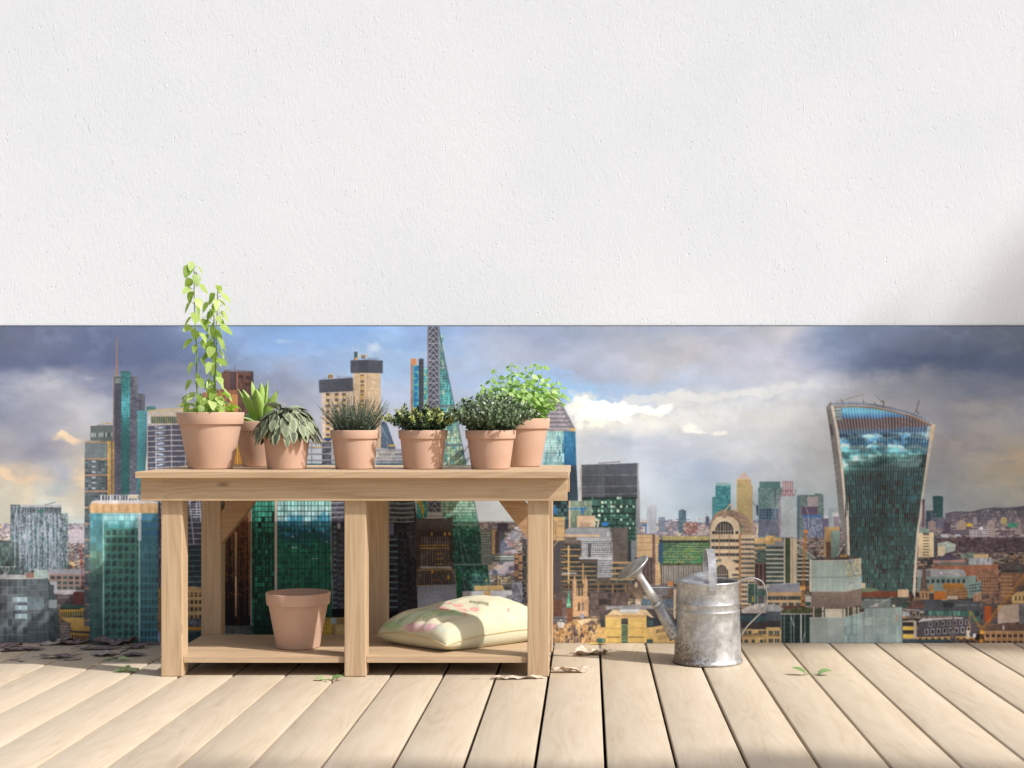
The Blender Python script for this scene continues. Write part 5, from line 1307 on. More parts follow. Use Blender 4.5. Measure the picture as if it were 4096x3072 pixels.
for j in range(26): line([(186, 112+j*46.6), (668, 112+j*46.6)], 3, (34, 66, 72))
rect(162, 112, 186, 900, (226, 204, 184), .03, (206, 196, 184)); rect(160, 112, 165, 900, (70, 72, 78)); rect(174, 112, 178, 900, (150, 140, 134)); line([(650, 112), (656, 700), (667, 1045)], 6, (196, 196, 200))
part('printed_round_tower', 'printed dark round tower with light balcony slabs', 6)
fac([(656, 112), (770, 112), (770, 1120), (668, 1120)], 6, 24, (56, 56, 68), [(78, 80, 98), (66, 66, 82), (98, 104, 122)], .15, .3)
for k in range(4): line([(652, 130+k*42), (770, 126+k*42)], 7, (196, 196, 204)); line([(652, 142+k*42), (770, 138+k*42)], 12, (110, 112, 124))
for k in range(17): rect(668, 330+k*47, 700, 345+k*47, (110, 140, 140), .1); rect(712, 342+k*47, 760, 356+k*47, (88, 106, 112), .1)
rect(708, 305, 730, 355, (190, 184, 196)); rect(660, 1045, 770, 1150, (14, 16, 20), .1)
poly([(960, -190), (1372, -190), (1372, 112), (1395, 300), (1395, 1345), (960, 1345)], (60, 60, 70), .12, (26, 26, 30))
fac([(656, -190), (960, -190), (960, 1345), (668, 1345)], 18, 34, (56, 56, 66), [(78, 80, 96), (66, 66, 80), (40, 42, 50)], .15, .3, .15, clip=[(668, -190), (965, -190), (965, 1345), (766, 1345), (766, -190)])
fac([(960, -190), (1372, -190), (1372, 112), (960, 112)], 16, 8, (70, 74, 82), [(50, 56, 62), (150, 156, 160)], .15, .3)
fac([(960, 112), (1372, 112), (1372, 290), (960, 290)], 16, 4, (70, 74, 82), [(50, 56, 62), (90, 100, 106)], .15, .3)
for k in range(5):
    line([(1140, 132+k*40), (1270, 138+k*40), (1372, 130+k*40)], 7, (206, 208, 208)); line([(1140, 146+k*40), (1372, 146+k*40)], 9, (116, 128, 132))
fac([(1145, 300), (1390, 300), (1390, 1070), (1145, 1070)], 11, 29, (44, 42, 52), [(36, 36, 46), (62, 64, 76), (50, 50, 60)], .15, .2, .2)
for k in range(14):
    rect(1146, 440+k*53, 1228, 455+k*53, (118, 152, 152), .08, (84, 112, 112)); rect(1255, 450+k*53, 1310, 462+k*53, (62, 72, 80), .1)
for k in range(9): line([(1300+k*10, 300), (1336+k*6, 600)], 3, (84, 80, 90))
rect(1148, 305, 1192, 410, (96, 104, 140), .06); grid([(1150, 310), (1190, 310), (1190, 405), (1150, 405)], 2, 4, 3, (150, 156, 180))
rect(1148, 1075, 1400, 1345, (10, 10, 14), .1)
part('printed_building', 'printed yellow scaffold and low buildings behind the empty pot', 6)
rect(580, 1120, 770, 1345, (170, 140, 84), .2); rect(640, 1125, 700, 1180, (176, 186, 190), .08); rect(690, 1180, 770, 1280, (206, 176, 112), .1)
for x in (600, 622, 640): line([(x, 1125), (x, 1290)], 10, (232, 186, 40))
for y in (1195, 1240): line([(585, y), (660, y)], 9, (236, 190, 44))

part('printed_construction_tower', 'printed pair of concrete cores topped by black screens', 2)
poly([(570, 585), (840, 568), (842, 1000), (573, 1000)], (198, 174, 150), .06)
poly([(842, 415), (1078, 415), (1082, 1062), (842, 1062)], (210, 182, 146), .06); rect(842, 415, 905, 1060, (196, 168, 136), .05)
for k in range(14):
    y = 428+k*42; rect(906, y, 935, y+32, (110, 84, 64), .1); rect(908, y+14, 933, y+28, (226, 180, 60), .08) if k % 2 == 0 else rect(910, y+4, 933, y+9, (214, 168, 70))
for k in range(9):
    for x in (606, 682, 745):
        y = 588+k*50; rect(x, y, x+34, y+34, (96, 84, 84), .1); rect(x, y+24, x+34, y+32, (232, 190, 60), .1)
for k in range(60): x = RS.uniform(850, 1070); y = RS.uniform(430, 900); rect(x, y, x+4, y+RS.uniform(4, 14), (150, 124, 100), 0)
for y in (470, 560, 660): line([(965, y), (1076, y+10)], 3, (176, 144, 112))
line([(962, 415), (962, 1060)], 4, (170, 140, 110)); poly([(573, 600), (605, 598), (600, 1000), (573, 1000)], (206, 186, 168), .05); rect(590, 975, 655, 998, (50, 72, 120))
poly([(547, 475), (840, 455), (842, 572), (548, 586)], (78, 80, 92), .05); poly([(818, 306), (965, 300), (1098, 308), (1098, 418), (965, 414), (820, 418)], (80, 82, 94), .04); rect(886, 306, 968, 412, (70, 72, 84), .05)
rect(850, 232, 880, 300, (74, 92, 104), .1); rect(855, 282, 880, 300, (226, 150, 50)); line([(885, 262), (972, 262)], 6, (232, 180, 50)); rect(912, 262, 950, 292, (130, 116, 110), .15)
for k in range(9): line([(970+k*12, 300), (970+k*12, 284)], 4, (96, 90, 96))
for k in range(8): line([(706+k*17, 462), (706+k*17, 438)], 4, (90, 88, 96))
rect(622, 432, 665, 462, (130, 120, 84), .2); line([(628, 428), (676, 428)], 5, (224, 176, 60)); rect(655, 448, 668, 462, (232, 130, 50)); line([(580, 470), (580, 450)], 4, (90, 88, 96)); line([(600, 468), (600, 450)], 4, (90, 88, 96))
part('printed_tower', 'printed small blue glass pyramid tower', 2)
poly([(1082, 1062), (1082, 840), (1108, 832), (1132, 850), (1205, 1060), (1205, 1075)], (80, 100, 124), .1)
for k in range(7): line([(1086+k*3, 860+k*8), (1100+k*16, 1062)], 3, (130, 150, 170))
part('printed_construction_floors', 'printed open concrete floors of a building site', 2)
for a_, b_ in ((440, 690), (1040, 1275)):
    if a_ > 1000: part('printed_construction_floors', 'printed open concrete floors right of the concrete cores', 2); rect(1040, 1070, 1275, 1212, (168, 170, 180), .06)
    for k, y in enumerate((1008, 1052, 1108, 1162, 1196)):
        if a_ > 1000 and y < 1060: continue
        rect(a_, y, b_, y+9, (150, 152, 158), .1); rect(a_, y+9, b_, y+14, (96, 98, 108), .1)
        if a_ < 1000 and y < 1060: rect(a_+40, y+1, b_, y+7, (222, 178, 70), .1)
    for x in range(a_+40, b_, 92): rect(x, 1005 if a_ < 1000 else 1070, x+8, 1210, (130, 130, 140), .08)
    for x in range(a_+5, b_, 13): line([(x, 1070), (x, 1100)], 2, (150, 152, 162))
    rect(a_, 1196, b_, 1212, (60, 110, 124), .15)
rect(572, 1010, 655, 1205, (84, 84, 96), .2); 
for y in (1052, 1108, 1162): rect(572, y, 660, y+8, (160, 160, 166), .1)
rect(1040, 1075, 1200, 1160, (176, 172, 166), .15)
for y in (1095, 1130, 1160): rect(1040, y, 1270, y+10, (206, 204, 204), .08)
line([(1130, 1000), (1140, 1070)], 4, (200, 200, 206)); rect(1150, 1035, 1205, 1050, (222, 180, 70), .1)

part('printed_tower', 'printed orange and teal stepped service tower', 2)
rect(1340, 290, 1387, 350, (196, 130, 84), .1); rect(1340, 345, 1360, 1250, (176, 116, 86), .12)
fac([(1357, 348), (1409, 348), (1412, 1250), (1358, 1250)], 2, 34, (84, 184, 186), [(60, 150, 176), (96, 196, 196), (48, 120, 170)], .12, .12, .15)
for k in range(17): rect(1368, 362+k*54, 1398, 400+k*54, (44, 118, 172), .08)
rect(1384, 290, 1388, 348, (230, 110, 40)); poly([(1408, 292), (1449, 292), (1452, 1250), (1410, 1250)], (70, 70, 82), .08)
for k in range(32): rect(1420, 350+k*26, 1442, 354+k*26, (104, 102, 112), .1)
fac([(1450, 362), (1490, 362), (1490, 1250), (1452, 1250)], 2, 36, (70, 150, 150), [(92, 186, 182), (70, 164, 164), (140, 206, 200), (180, 200, 150)], .1, .15, .15)
R(6); fac([(1340, -60), (1490, -60), (1490, 115), (1392, 115)], 7, 7, (50, 130, 130), [(60, 160, 170), (40, 110, 130)], .1, .15)
fac([(1392, 112), (1512, 112), (1500, 272), (1392, 272)], 7, 6, (50, 130, 130), [(60, 160, 170), (90, 190, 186), (40, 110, 130), (206, 170, 60)], .1, .15, .15); line([(1436, 118), (1448, 268)], 10, (226, 186, 60))
part('printed_leaning_tower', 'printed wedge shaped glass tower with a zigzag steel ladder core', 2)
Rq = [(1580, 16), (1640, 345), (1715, 700), (1815, 1205), (1910, 1659), (1910, 1700), (1600, 1700), (1585, 16)]
fac([(1560, 16), (1940, 16), (1940, 1700), (1560, 1700)], 26, 75, (50, 96, 104), ramp=[(0, (150, 176, 170)), (.15, (140, 170, 150)), (.24, (110, 186, 180)), (.32, (96, 190, 188)), (.42, (84, 186, 184)), (.52, (150, 204, 184)), (.62, (196, 206, 160)), (.72, (190, 208, 168)), (.8, (176, 208, 180)), (1, (166, 206, 180))], fx=.12, fy=.13, warp=.10, jit=.22, clip=Rq)
r_ = random.Random(12)
for k in range(210):
    y = r_.uniform(60, 1690); xr = 1580+(y-16)*.2; x = r_.uniform(1596, max(1600, xr-22)); c = r_.choice([(220, 196, 96), (214, 220, 190), (60, 120, 124), (120, 200, 200), (84, 150, 150)] if y > 1030 else [(214, 220, 190), (60, 120, 130), (130, 210, 206), (84, 150, 150), (90, 130, 140)])
    rect(x, y, x+r_.choice((10, 13, 26)), y+r_.choice((20, 40)), c, .1, a=.65)
for y in range(30, 1700, 22): line([(1583, y), (1580+(y-16)*.2, y)], 2, (44, 86, 92), .8)
for x in range(1600, 1900, 27): line([(x, max(20, (x-1580)*5.0+16)), (x, 1700)], 2, (60, 100, 104), .8)
line([(1578, 16), (1640, 345), (1715, 700), (1815, 1205), (1910, 1659)], 8, (84, 100, 112))
for y in (355, 700, 1038): poly([(1485, y-6), (1582+(y-16)*.2, y-6), (1584+(y-16)*.2, y+8), (1485, y+8)], (110, 110, 122), .05)
poly([(1482, 16), (1580, 16), (1605, 1700), (1485, 1700)], (128, 124, 134), .05); poly([(1497, 16), (1567, 16), (1588, 1700), (1505, 1700)], (76, 78, 92), .06)
for k in range(35):
    y = 20+k*49; o_ = k*.45
    line([(1497+o_, y+40), (1532+o_, y-2), (1566+o_, y+40)], 5, (206, 206, 212)); line([(1497+o_, y+41), (1567+o_, y+41)], 5, (196, 196, 204))
R(6)
Rq = [(1600, 112), (1886, 112), (1925, 320), (2000, 660), (2034, 900), (1640, 900)]
fac([(1600, 112), (2040, 112), (2040, 900), (1600, 900)], 28, 30, (44, 84, 80), ramp=[(0, (166, 206, 176)), (.12, (176, 208, 180)), (.2, (120, 180, 150)), (.27, (70, 140, 120)), (.34, (40, 100, 84)), (.5, (40, 84, 78)), (.8, (50, 96, 86)), (1, (84, 110, 112))], fx=.12, fy=.12, warp=.05, jit=.2, clip=Rq)
for j in range(18):
    y = 330+j*32
    for i in range(13):
        if r_.random() < .6: rect(1700+i*24, y, 1720+i*24, y+16, (26, 66, 58) if r_.random() < .7 else (70, 150, 122), .15) if 1700+i*24 < 1915+(y-320)*.2 else None
for (a_, b_) in (((1740, 330), (1800, 660)), ((1780, 460), (1850, 640)), ((1770, 700), (1810, 890)), ((1900, 400), (1975, 690)), ((1880, 665), (1915, 800))): line([a_, b_], 5, (130, 150, 156))
for y in (322, 664): line([(1700, y), (1922+(y-320)*.2, y)], 9, (150, 170, 170))
line([(1886, 112), (1925, 320), (2000, 660), (2034, 900)], 7, (110, 130, 134))
part('printed_building', 'printed dark stone tower wrapped in scaffolding above white sheeting', 6)
poly([(1382, 275), (1450, 262), (1700, 264), (1702, 640), (1730, 830), (1385, 845)], (72, 58, 58), .1, (60, 48, 46))
rect(1485, 212, 1612, 250, (196, 196, 198), .05); rect(1480, 240, 1610, 262, (170, 170, 174), .05); poly([(1445, 268), (1490, 254), (1612, 254), (1650, 266)], (214, 214, 216)); line([(1540, 212), (1555, 196), (1570, 212)], 3, (220, 220, 220))
rect(1385, 272, 1700, 370, (104, 96, 98), .06, (78, 68, 68)); fac([(1420, 380), (1680, 378), (1680, 412), (1420, 412)], 14, 1, (70, 58, 56), [(56, 46, 44), (226, 170, 70), (60, 50, 50)], .3, .2)
for k in range(11): line([(1438+k*22, 424), (1436+k*23, 690)], 3, (176, 168, 156))
for k in range(16): line([(1420, 470+k*15), (1690, 468+k*15)], 2.4, (150, 140, 130))
for k in range(17): line([(1395+k*20.5, 690), (1393+k*21, 832)], 3, (176, 168, 156))
for k in range(11): line([(1392, 600+k*22), (1440, 600+k*22)], 2.4, (150, 140, 130)); line([(1392, 706+k*13), (1725, 704+k*13)], 2.4, (160, 150, 140))
rect(1422, 680, 1690, 700, (190, 186, 178), .1)
for y, a_, b_ in ((497, 1412, 1668), (522, 1412, 1675), (568, 1560, 1615), (615, 1560, 1615), (660, 1560, 1615), (710, 1392, 1700), (843, 1378, 1742), (796, 1520, 1570)): line([(a_, y+3), (b_, y)], 6, (226, 168, 62))
rect(1518, 715, 1534, 740, (236, 176, 40)); rect(1655, 758, 1672, 790, (236, 176, 40)); line([(1690, 640), (1728, 830)], 4, (170, 160, 150))
poly([(1393, 848), (1732, 838), (1738, 1100), (1400, 1100)], (160, 166, 184), .05, (176, 180, 196)); 
for k in range(10): line([(1400+k*34, 850), (1402+k*34, 884)], 3, (110, 104, 110))
for y in (900, 960, 1020): line([(1398, y), (1560, y-14), (1735, y)], 2.5, (130, 136, 156))
rect(1738, 720, 1772, 970, (24, 104, 68), .2); grid([(1740, 725), (1770, 725), (1770, 965), (1740, 965)], 2, 9, 2.5, (60, 140, 104))
part('printed_building', 'printed tan and white rooftops with a small stone cupola', 6)
poly([(1885, 848), (2130, 842), (2150, 885), (1885, 890)], (226, 190, 124), .08); grid([(1888, 850), (2130, 846), (2140, 884), (1888, 886)], 12, 2, 2.5, (176, 138, 84))
poly([(1785, 896), (2230, 884), (2230, 1100), (1785, 1100)], (206, 206, 212), .05); ellipse(1998, 916, 32, 30, (206, 170, 112), .12); rect(1968, 920, 2032, 978, (214, 168, 116), .15); line([(1994, 890), (1994, 790)], 5, (196, 170, 110)); line([(1982, 800), (2006, 800)], 5, (224, 190, 80)); rect(1988, 860, 2004, 892, (190, 180, 130))
for x in (1978, 1996, 2014): rect(x, 932, x+9, 965, (110, 84, 66), .1)
line([(2095, 844), (2095, 800)], 8, (206, 176, 122)); line([(2117, 844), (2117, 806)], 8, (206, 176, 122)); rect(2165, 925, 2230, 1010, (150, 150, 156), .2); rect(2170, 1010, 2240, 1040, (206, 160, 110), .1)
part('printed_tower', 'printed slim gridded office block and tan strip', 6)
rect(1945, 362, 2042, 666, (120, 130, 128), .06); fac([(1948, 388), (2032, 388), (2036, 664), (1975, 664)], 5, 15, (196, 202, 198), [(70, 84, 84), (92, 104, 106)], .2, .25); rect(2040, 362, 2072, 576, (214, 176, 130), .08); rect(2068, 380, 2100, 570, (96, 86, 92), .1); rect(2085, 306, 2175, 380, (90, 86, 110), .08); rect(2100, 380, 2150, 570, (104, 110, 132), .06)
rect(2045, 575, 2230, 640, (96, 110, 108), .1); rect(2060, 590, 2230, 600, (206, 210, 210)); rect(2060, 612, 2230, 620, (190, 196, 196)); rect(2010, 668, 2130, 705, (206, 186, 170), .1)

part('printed_tower', 'printed glass tower with a bare steel wedge frame on top', 3)
poly([(345, 522), (360, 535), (548, 905), (548, 918), (240, 918), (300, 700)], (176, 172, 182), .08)
for k in range(10):
    y = 585+k*36; xr = 362+(y-540)*.502; rect(262, y, xr, y+5, (96, 92, 104), .1); rect(262, y+5, xr-8, y+14, (140, 134, 142), .1)
    for x in range(270, int(xr)-6, 15): line([(x, y+5), (x, y+36)], 2.6, (120, 114, 126))
for k in range(26): rect(300+RS.uniform(-20, 140), 700+RS.uniform(0, 200), 312+RS.uniform(-20, 140), 712+RS.uniform(0, 200), (190, 160, 110) if k % 3 == 0 else (110, 104, 112), .1) if False else None
line([(345, 525), (548, 908)], 6, (96, 92, 104)); line([(338, 545), (528, 908)], 4, (110, 104, 116)); line([(345, 525), (330, 700), (262, 905)], 4, (110, 104, 116)); line([(376, 590), (376, 915)], 5, (110, 104, 116))
for k in range(18): line([(352+k*10.6, 548+k*20), (346+k*10.6, 560+k*20), (362+k*10.6, 568+k*20)], 3, (100, 96, 108))
line([(430, 800), (520, 905)], 4, (100, 96, 108)); rect(500, 892, 548, 918, (214, 176, 110), .1); rect(262, 900, 500, 918, (150, 140, 140), .15)
fac([(305, 918), (446, 918), (450, 1245), (262, 1245)], 11, 7, (104, 160, 168), ramp=[(0, (170, 214, 214)), (.5, (186, 224, 222)), (1, (150, 206, 210))], fx=.10, fy=.05, warp=.3, jit=.16)
for k in range(34): x = RS.uniform(385, 470); y = RS.uniform(925, 1190); rect(x, y, x+RS.uniform(4, 12), y+RS.uniform(14, 60), [(40, 110, 140), (200, 236, 236), (60, 140, 170)][k % 3], .1, a=.8)
fac([(446, 918), (548, 918), (557, 1245), (450, 1245)], 8, 7, (38, 98, 142), ramp=[(0, (60, 130, 170)), (.5, (44, 112, 162)), (1, (40, 104, 152))], fx=.14, fy=.05, warp=.2, jit=.16)
for k in range(7): line([(305-k*6, 930+k*44), (554, 930+k*44)], 2.4, (60, 112, 130))
poly([(490, 1212), (556, 1212), (572, 1520), (488, 1520)], (54, 70, 86), .08); rect(505, 1215, 548, 1230, (60, 90, 110))
for k in range(11): line([(500, 1250+k*24), (566, 1250+k*24)], 2.5, (70, 92, 104))
R(7); rect(352, -170, 500, 115, (50, 66, 74), .1)
fac([(352, 112), (492, 112), (495, 345), (352, 345)], 6, 7, (40, 56, 62), [(50, 76, 82), (34, 48, 56), (70, 110, 110)], .1, .15, .2)
part('printed_tower', 'printed black glass slab tower', 3)
poly([(597, 1208), (1092, 1192), (1106, 1700), (592, 1700)], (72, 78, 84), .05)
fac([(600, 1210), (800, 1204), (800, 1500), (604, 1500)], 12, 6, (64, 68, 76), ramp=[(0, (96, 104, 112)), (1, (84, 88, 96))], fx=.10, fy=.04, jit=.06)
fac([(800, 1204), (1082, 1194), (1084, 1500), (800, 1500)], 8, 6, (84, 88, 96), ramp=[(0, (78, 86, 96)), (.6, (72, 76, 84)), (1, (60, 66, 70))], fx=.03, fy=.04, jit=.04)
for y in (1300, 1398, 1466): line([(602, y), (1084, y-8)], 3, (150, 154, 160))
R(7)
fac([(604, 85), (1090, 85), (1078, 620), (852, 620)], 18, 15, (30, 46, 46), ramp=[(0, (58, 92, 84)), (.4, (48, 84, 74)), (1, (40, 58, 58))], fx=.06, fy=.22, jit=.25, clip=[(604, 85), (1098, 85), (1078, 400), (1078, 635), (852, 635), (690, 345)])
rect(860, 480, 1035, 640, (52, 58, 64), .06)
r_ = random.Random(3)
for j in range(8):
    for i in range(15):
        if r_.random() < .42: rect(690+i*27, 80+j*37, 690+i*27+r_.choice((10, 20)), 102+j*37, r_.choice([(130, 190, 160), (150, 200, 180), (84, 140, 116), (196, 216, 190)]), .1) if 690+i*27 < 1070 else None
rect(905, 440, 935, 462, (70, 180, 150)); rect(968, 440, 1000, 462, (70, 180, 150))
fac([(505, 112), (690, 112), (690, 345), (505, 345)], 11, 5, (92, 110, 100), ramp=[(0, (140, 160, 140)), (.5, (120, 146, 124)), (1, (110, 130, 112))], fx=.18, fy=.06, jit=.15)
rect(490, 112, 506, 345, (214, 180, 150)); rect(1070, 95, 1088, 640, (128, 134, 138), .06); rect(1088, 60, 1104, 400, (150, 154, 160), .06); rect(1028, 455, 1076, 635, (120, 128, 134), .06)
R(3); rect(1082, 1192, 1095, 1660, (150, 154, 160), .04); rect(588, 1212, 602, 1520, (206, 190, 182), .03); rect(570, 1400, 590, 1520, (186, 196, 206), .03); line([(745, 1194), (925, 1182), (930, 1172)], 6, (100, 90, 100)); line([(597, 1208), (1092, 1192)], 4, (150, 150, 156))
for x in range(620, 800, 17): line([(x, 1210), (x, 1500)], 2, (56, 60, 68), .7)
part('printed_crane', 'printed blue construction cranes on the left', 7)
line([(495, 184), (655, 180)], 11, (40, 104, 180)); rect(596, 180, 618, 222, (44, 110, 184), .1); line([(600, 168), (590, 180)], 5, (40, 104, 180)); part('printed_hoist', 'printed blue site hoist', 7); rect(356, 165, 392, 225, (48, 100, 160), .15); part('printed_hoist', 'printed blue site hoist', 7); rect(775, 298, 832, 330, (46, 116, 196), .1)
part('printed_hoist', 'printed blue site hoist', 7); rect(540, 595, 580, 650, (44, 100, 170), .12); part('printed_hoist', 'printed blue site hoist', 7); rect(720, 762, 745, 815, (44, 100, 170), .12)
part('printed_hoist', 'printed blue site hoist', 7); rect(862, 578, 880, 630, (44, 100, 170), .12)
part('printed_hoist', 'printed blue site hoist', 7); rect(985, 658, 1015, 680, (50, 110, 180), .1)

part('printed_building', 'printed inside out steel office building with a white barrel vault', 7)
rect(355, 345, 1000, 960, (96, 88, 84), .10, (104, 90, 80))
for k in range(9): line([(362+k*9, 470), (364+k*9, 910)], 5, (56, 58, 70) if k % 2 else (84, 84, 96))
for k in range(10):
    y = 492+k*55; rect(425, y, 590, y+34, (52, 58, 62), .12); rect(425, y+34, 590, y+46, (176, 140, 88), .12); rect(425, y+12, 590, y+16, (96, 104, 104), .1)
for k in range(10): line([(425, 500+k*55), (480, 524+k*55)], 4, (196, 160, 100))
rect(482, 500, 497, 900, (214, 170, 110), .06)
for k in range(8):
    y = 655+k*38; rect(500, y, 725, y+22, (56, 64, 66), .12); rect(500, y+22, 725, y+31, (170, 136, 92), .12)
rect(608, 655, 620, 870, (206, 162, 106), .06)
fac([(850, 640), (1085, 640), (1085, 830), (850, 830)], 10, 4, (190, 152, 104), [(60, 72, 76), (48, 56, 60), (84, 92, 88)], .08, .35)
fac([(430, 830), (1000, 822), (1000, 950), (430, 950)], 24, 3, (120, 98, 76), [(56, 56, 58), (70, 68, 66), (44, 46, 50)], .12, .38)
for x in (738, 862, 975): rect(x, 830, x+14, 960, (150, 116, 84), .08)
for y in (735, 895): 
    for k in range(3): line([(430, y+k*6), (560 if y < 800 else 810, y+k*6)], 2.5, (214, 214, 216))
rect(358, 252, 456, 456, (206, 170, 116), .05); 
for y in (292, 332, 392, 432): line([(358, y), (456, y)], 4, (130, 116, 120))
line([(405, 252), (405, 330)], 3, (150, 120, 90)); line([(400, 455), (360, 505)], 7, (206, 166, 110)); rect(372, 300, 382, 450, (176, 130, 84), .1)
rect(562, 242, 720, 342, (204, 174, 140), .05); rect(585, 300, 670, 342, (176, 144, 124), .06); line([(640, 242), (640, 342)], 3, (170, 140, 110)); line([(562, 242), (720, 242)], 5, (120, 108, 110)); line([(680, 285), (705, 300), (715, 342)], 12, (206, 190, 170)); line([(720, 285), (745, 278), (748, 300), (738, 342)], 14, (214, 196, 172))
poly([(458, 372), (490, 346), (800, 344), (842, 356), (860, 395), (858, 440), (560, 450), (458, 420)], (120, 124, 132), .06)
for k in range(19): line([(470+k*20, 430), (476+k*20, 372), (494+k*20, 346)], 4, (206, 208, 214))
for k in range(6): line([(462, 360+k*13), (850, 358+k*13)], 3, (196, 198, 206))
ellipse(828, 404, 30, 46, (130, 134, 142)); 
for a_ in range(0, 360, 24): line([(828, 404), (828+30*math.cos(math.radians(a_)), 404+46*math.sin(math.radians(a_)))], 3, (214, 216, 220))
rect(458, 404, 760, 426, (214, 184, 150), .05); rect(458, 426, 560, 470, (120, 108, 100), .1)
fac([(600, 455), (855, 455), (862, 605), (600, 605)], 16, 8, (214, 216, 218), [(88, 92, 100), (104, 106, 112), (76, 80, 88)], .30, .28, .1)
rect(556, 430, 860, 456, (150, 154, 160), .1); rect(580, 598, 865, 618, (180, 184, 188), .1)
for k in range(22): line([(560+k*13.6, 432), (570+k*13.6, 454), (580+k*13.6, 432)], 2.4, (226, 228, 230)); line([(582+k*12.8, 600), (590+k*12.8, 616), (598+k*12.8, 600)], 2.4, (226, 228, 230))
fac([(742, 618), (860, 618), (855, 780), (742, 780)], 8, 8, (206, 210, 212), [(92, 96, 104), (76, 80, 88)], .34, .3, .1); rect(655, 480, 682, 600, (84, 86, 92), .1); rect(600, 470, 640, 600, (190, 194, 198), .15, a=.4); line([(862, 460), (866, 610), (860, 780)], 5, (206, 208, 212))
part('printed_building', 'printed tan service towers with stacked pipes', 7)
rect(1078, 402, 1222, 602, (208, 172, 128), .05); 
for y in (432, 475, 540): line([(1078, y), (1222, y)], 3, (150, 120, 92))
rect(1078, 396, 1222, 408, (140, 128, 120)); rect(1212, 402, 1236, 830, (120, 96, 90), .1); rect(1060, 602, 1212, 835, (96, 80, 78), .12)
for k in range(9): line([(1070+k*17, 605), (1070+k*17, 830)], 4, (150, 122, 100) if k % 2 else (70, 62, 64))
for k, x in enumerate((1238, 1256, 1272)):
    rect(x, 412+(230 if k == 2 else 0), x+14, 836, (224, 184, 130), .05)
    for y in range(430+(220 if k == 2 else 0), 830, 26): line([(x, y), (x+14, y)], 3, (150, 110, 76))
rect(1190, 366, 1218, 392, (226, 170, 60), .1); line([(1112, 328), (1275, 326)], 9, (48, 110, 180)); rect(1150, 318, 1168, 392, (50, 112, 180), .12); line([(1150, 318), (1115, 328)], 4, (48, 110, 180))
part('printed_building', 'printed long green and yellow glass hall with white fins below', 7)
poly([(1265, 480), (1300, 425), (1705, 415), (1710, 835), (1290, 835)], (74, 100, 84), .06)
rect(1300, 418, 1705, 455, (196, 180, 116), .1); 
for k in range(34): line([(1305+k*12, 430), (1305+k*12, 455)], 2.5, (110, 110, 90))
rect(1270, 455, 1705, 472, (50, 56, 58), .1)
fac([(1300, 475), (1705, 470), (1708, 655), (1300, 655)], 34, 12, (60, 92, 74), [(92, 150, 76), (62, 140, 92), (150, 170, 84), (48, 110, 80), (70, 130, 110), (110, 160, 70)], .16, .24, .15)
for k in range(8): line([(1300, 487+k*22), (1705, 485+k*22)], 4, (186, 176, 150))
poly([(1300, 475), (1460, 472), (1300, 560)], (52, 84, 70), .1, a=.45); poly([(1540, 655), (1705, 540), (1705, 655)], (40, 150, 90), .1, a=.4)
poly([(1264, 490), (1302, 470), (1302, 656), (1264, 640)], (54, 88, 120), .06); rect(1300, 655, 1708, 675, (84, 90, 70), .2)
rect(1290, 672, 1708, 836, (92, 66, 66), .12); 
for k in range(8): rect(1300, 690+k*18, 1700, 696+k*18, (44, 76, 62), .1)
for k in range(29): rect(1298+k*14.4, 672, 1305+k*14.4, 832, (216, 212, 204), .04)
part('printed_tower', 'printed teal office tower with a pale top', 3)
fac([(1757, 1360), (1887, 1360), (1890, 2160), (1757, 2160)], 6, 72, (70, 150, 156), [(54, 116, 128), (84, 166, 168), (62, 130, 140)], .06, .45, .1); rect(1757, 1360, 1887, 1390, (150, 190, 190), .05); fac([(1728, 1484), (1757, 1484), (1757, 2160), (1728, 2160)], 2, 40, (96, 160, 164), [(60, 116, 124)], .2, .4)
part('printed_tower', 'printed gold tower with a pyramid roof', 3)
poly([(2003, 1268), (2064, 1330), (1946, 1330)], (204, 182, 172), .04); fac([(1943, 1330), (2062, 1330), (2062, 1385), (1943, 1385)], 12, 3, (212, 184, 122), [(150, 130, 104)], .5, .5); fac([(1940, 1385), (2077, 1385), (2080, 2000), (1940, 2000)], 15, 52, (206, 182, 124), [(158, 140, 110), (176, 158, 118)], .5, .5, .08); line([(1943, 1330), (2064, 1330)], 4, (226, 200, 150))
part('printed_tower', 'printed green grey glass tower', 3)
fac([(2125, 1405), (2330, 1405), (2330, 2110), (2125, 2110)], 16, 46, (112, 146, 146), [(84, 120, 124), (130, 160, 158)], .3, .4, .1); rect(2137, 1353, 2316, 1408, (92, 136, 136), .05); R(4); rect(52, 1405, 66, 1700, (92, 112, 120), .05); R(7); fac([(2130, 178), (2330, 178), (2330, 275), (2130, 275)], 7, 4, (130, 150, 170), [(60, 84, 110), (70, 96, 120)], .12, .14); rect(2130, 280, 2330, 420, (104, 110, 132), .1)
line([(2080, 125), (2110, 170), (2112, 240)], 4, (70, 76, 92)); rect(2110, 150, 2126, 240, (70, 84, 104), .1)
part('printed_tower', 'printed pale diagrid tower topped by pink scaffolding', 8)
R(4); rect(124, 1350, 213, 1480, (206, 190, 190), .05); 
for x in (128, 150, 170, 190, 210): line([(x, 1350), (x, 1480)], 5, (176, 120, 134))
line([(124, 1353), (213, 1353)], 6, (170, 110, 130)); line([(95, 1430), (245, 1428)], 5, (150, 96, 120)); line([(95, 1430), (95, 1700)], 4, (150, 100, 124)); line([(100, 1470), (120, 1430), (140, 1480), (160, 1430), (180, 1480), (200, 1430), (222, 1480), (240, 1430)], 4, (150, 100, 124))
R(8); fac([(110, 80), (248, 80), (250, 430), (100, 430)], 16, 34, (184, 200, 204), [(150, 170, 178), (170, 188, 194)], .25, .3, .08); 
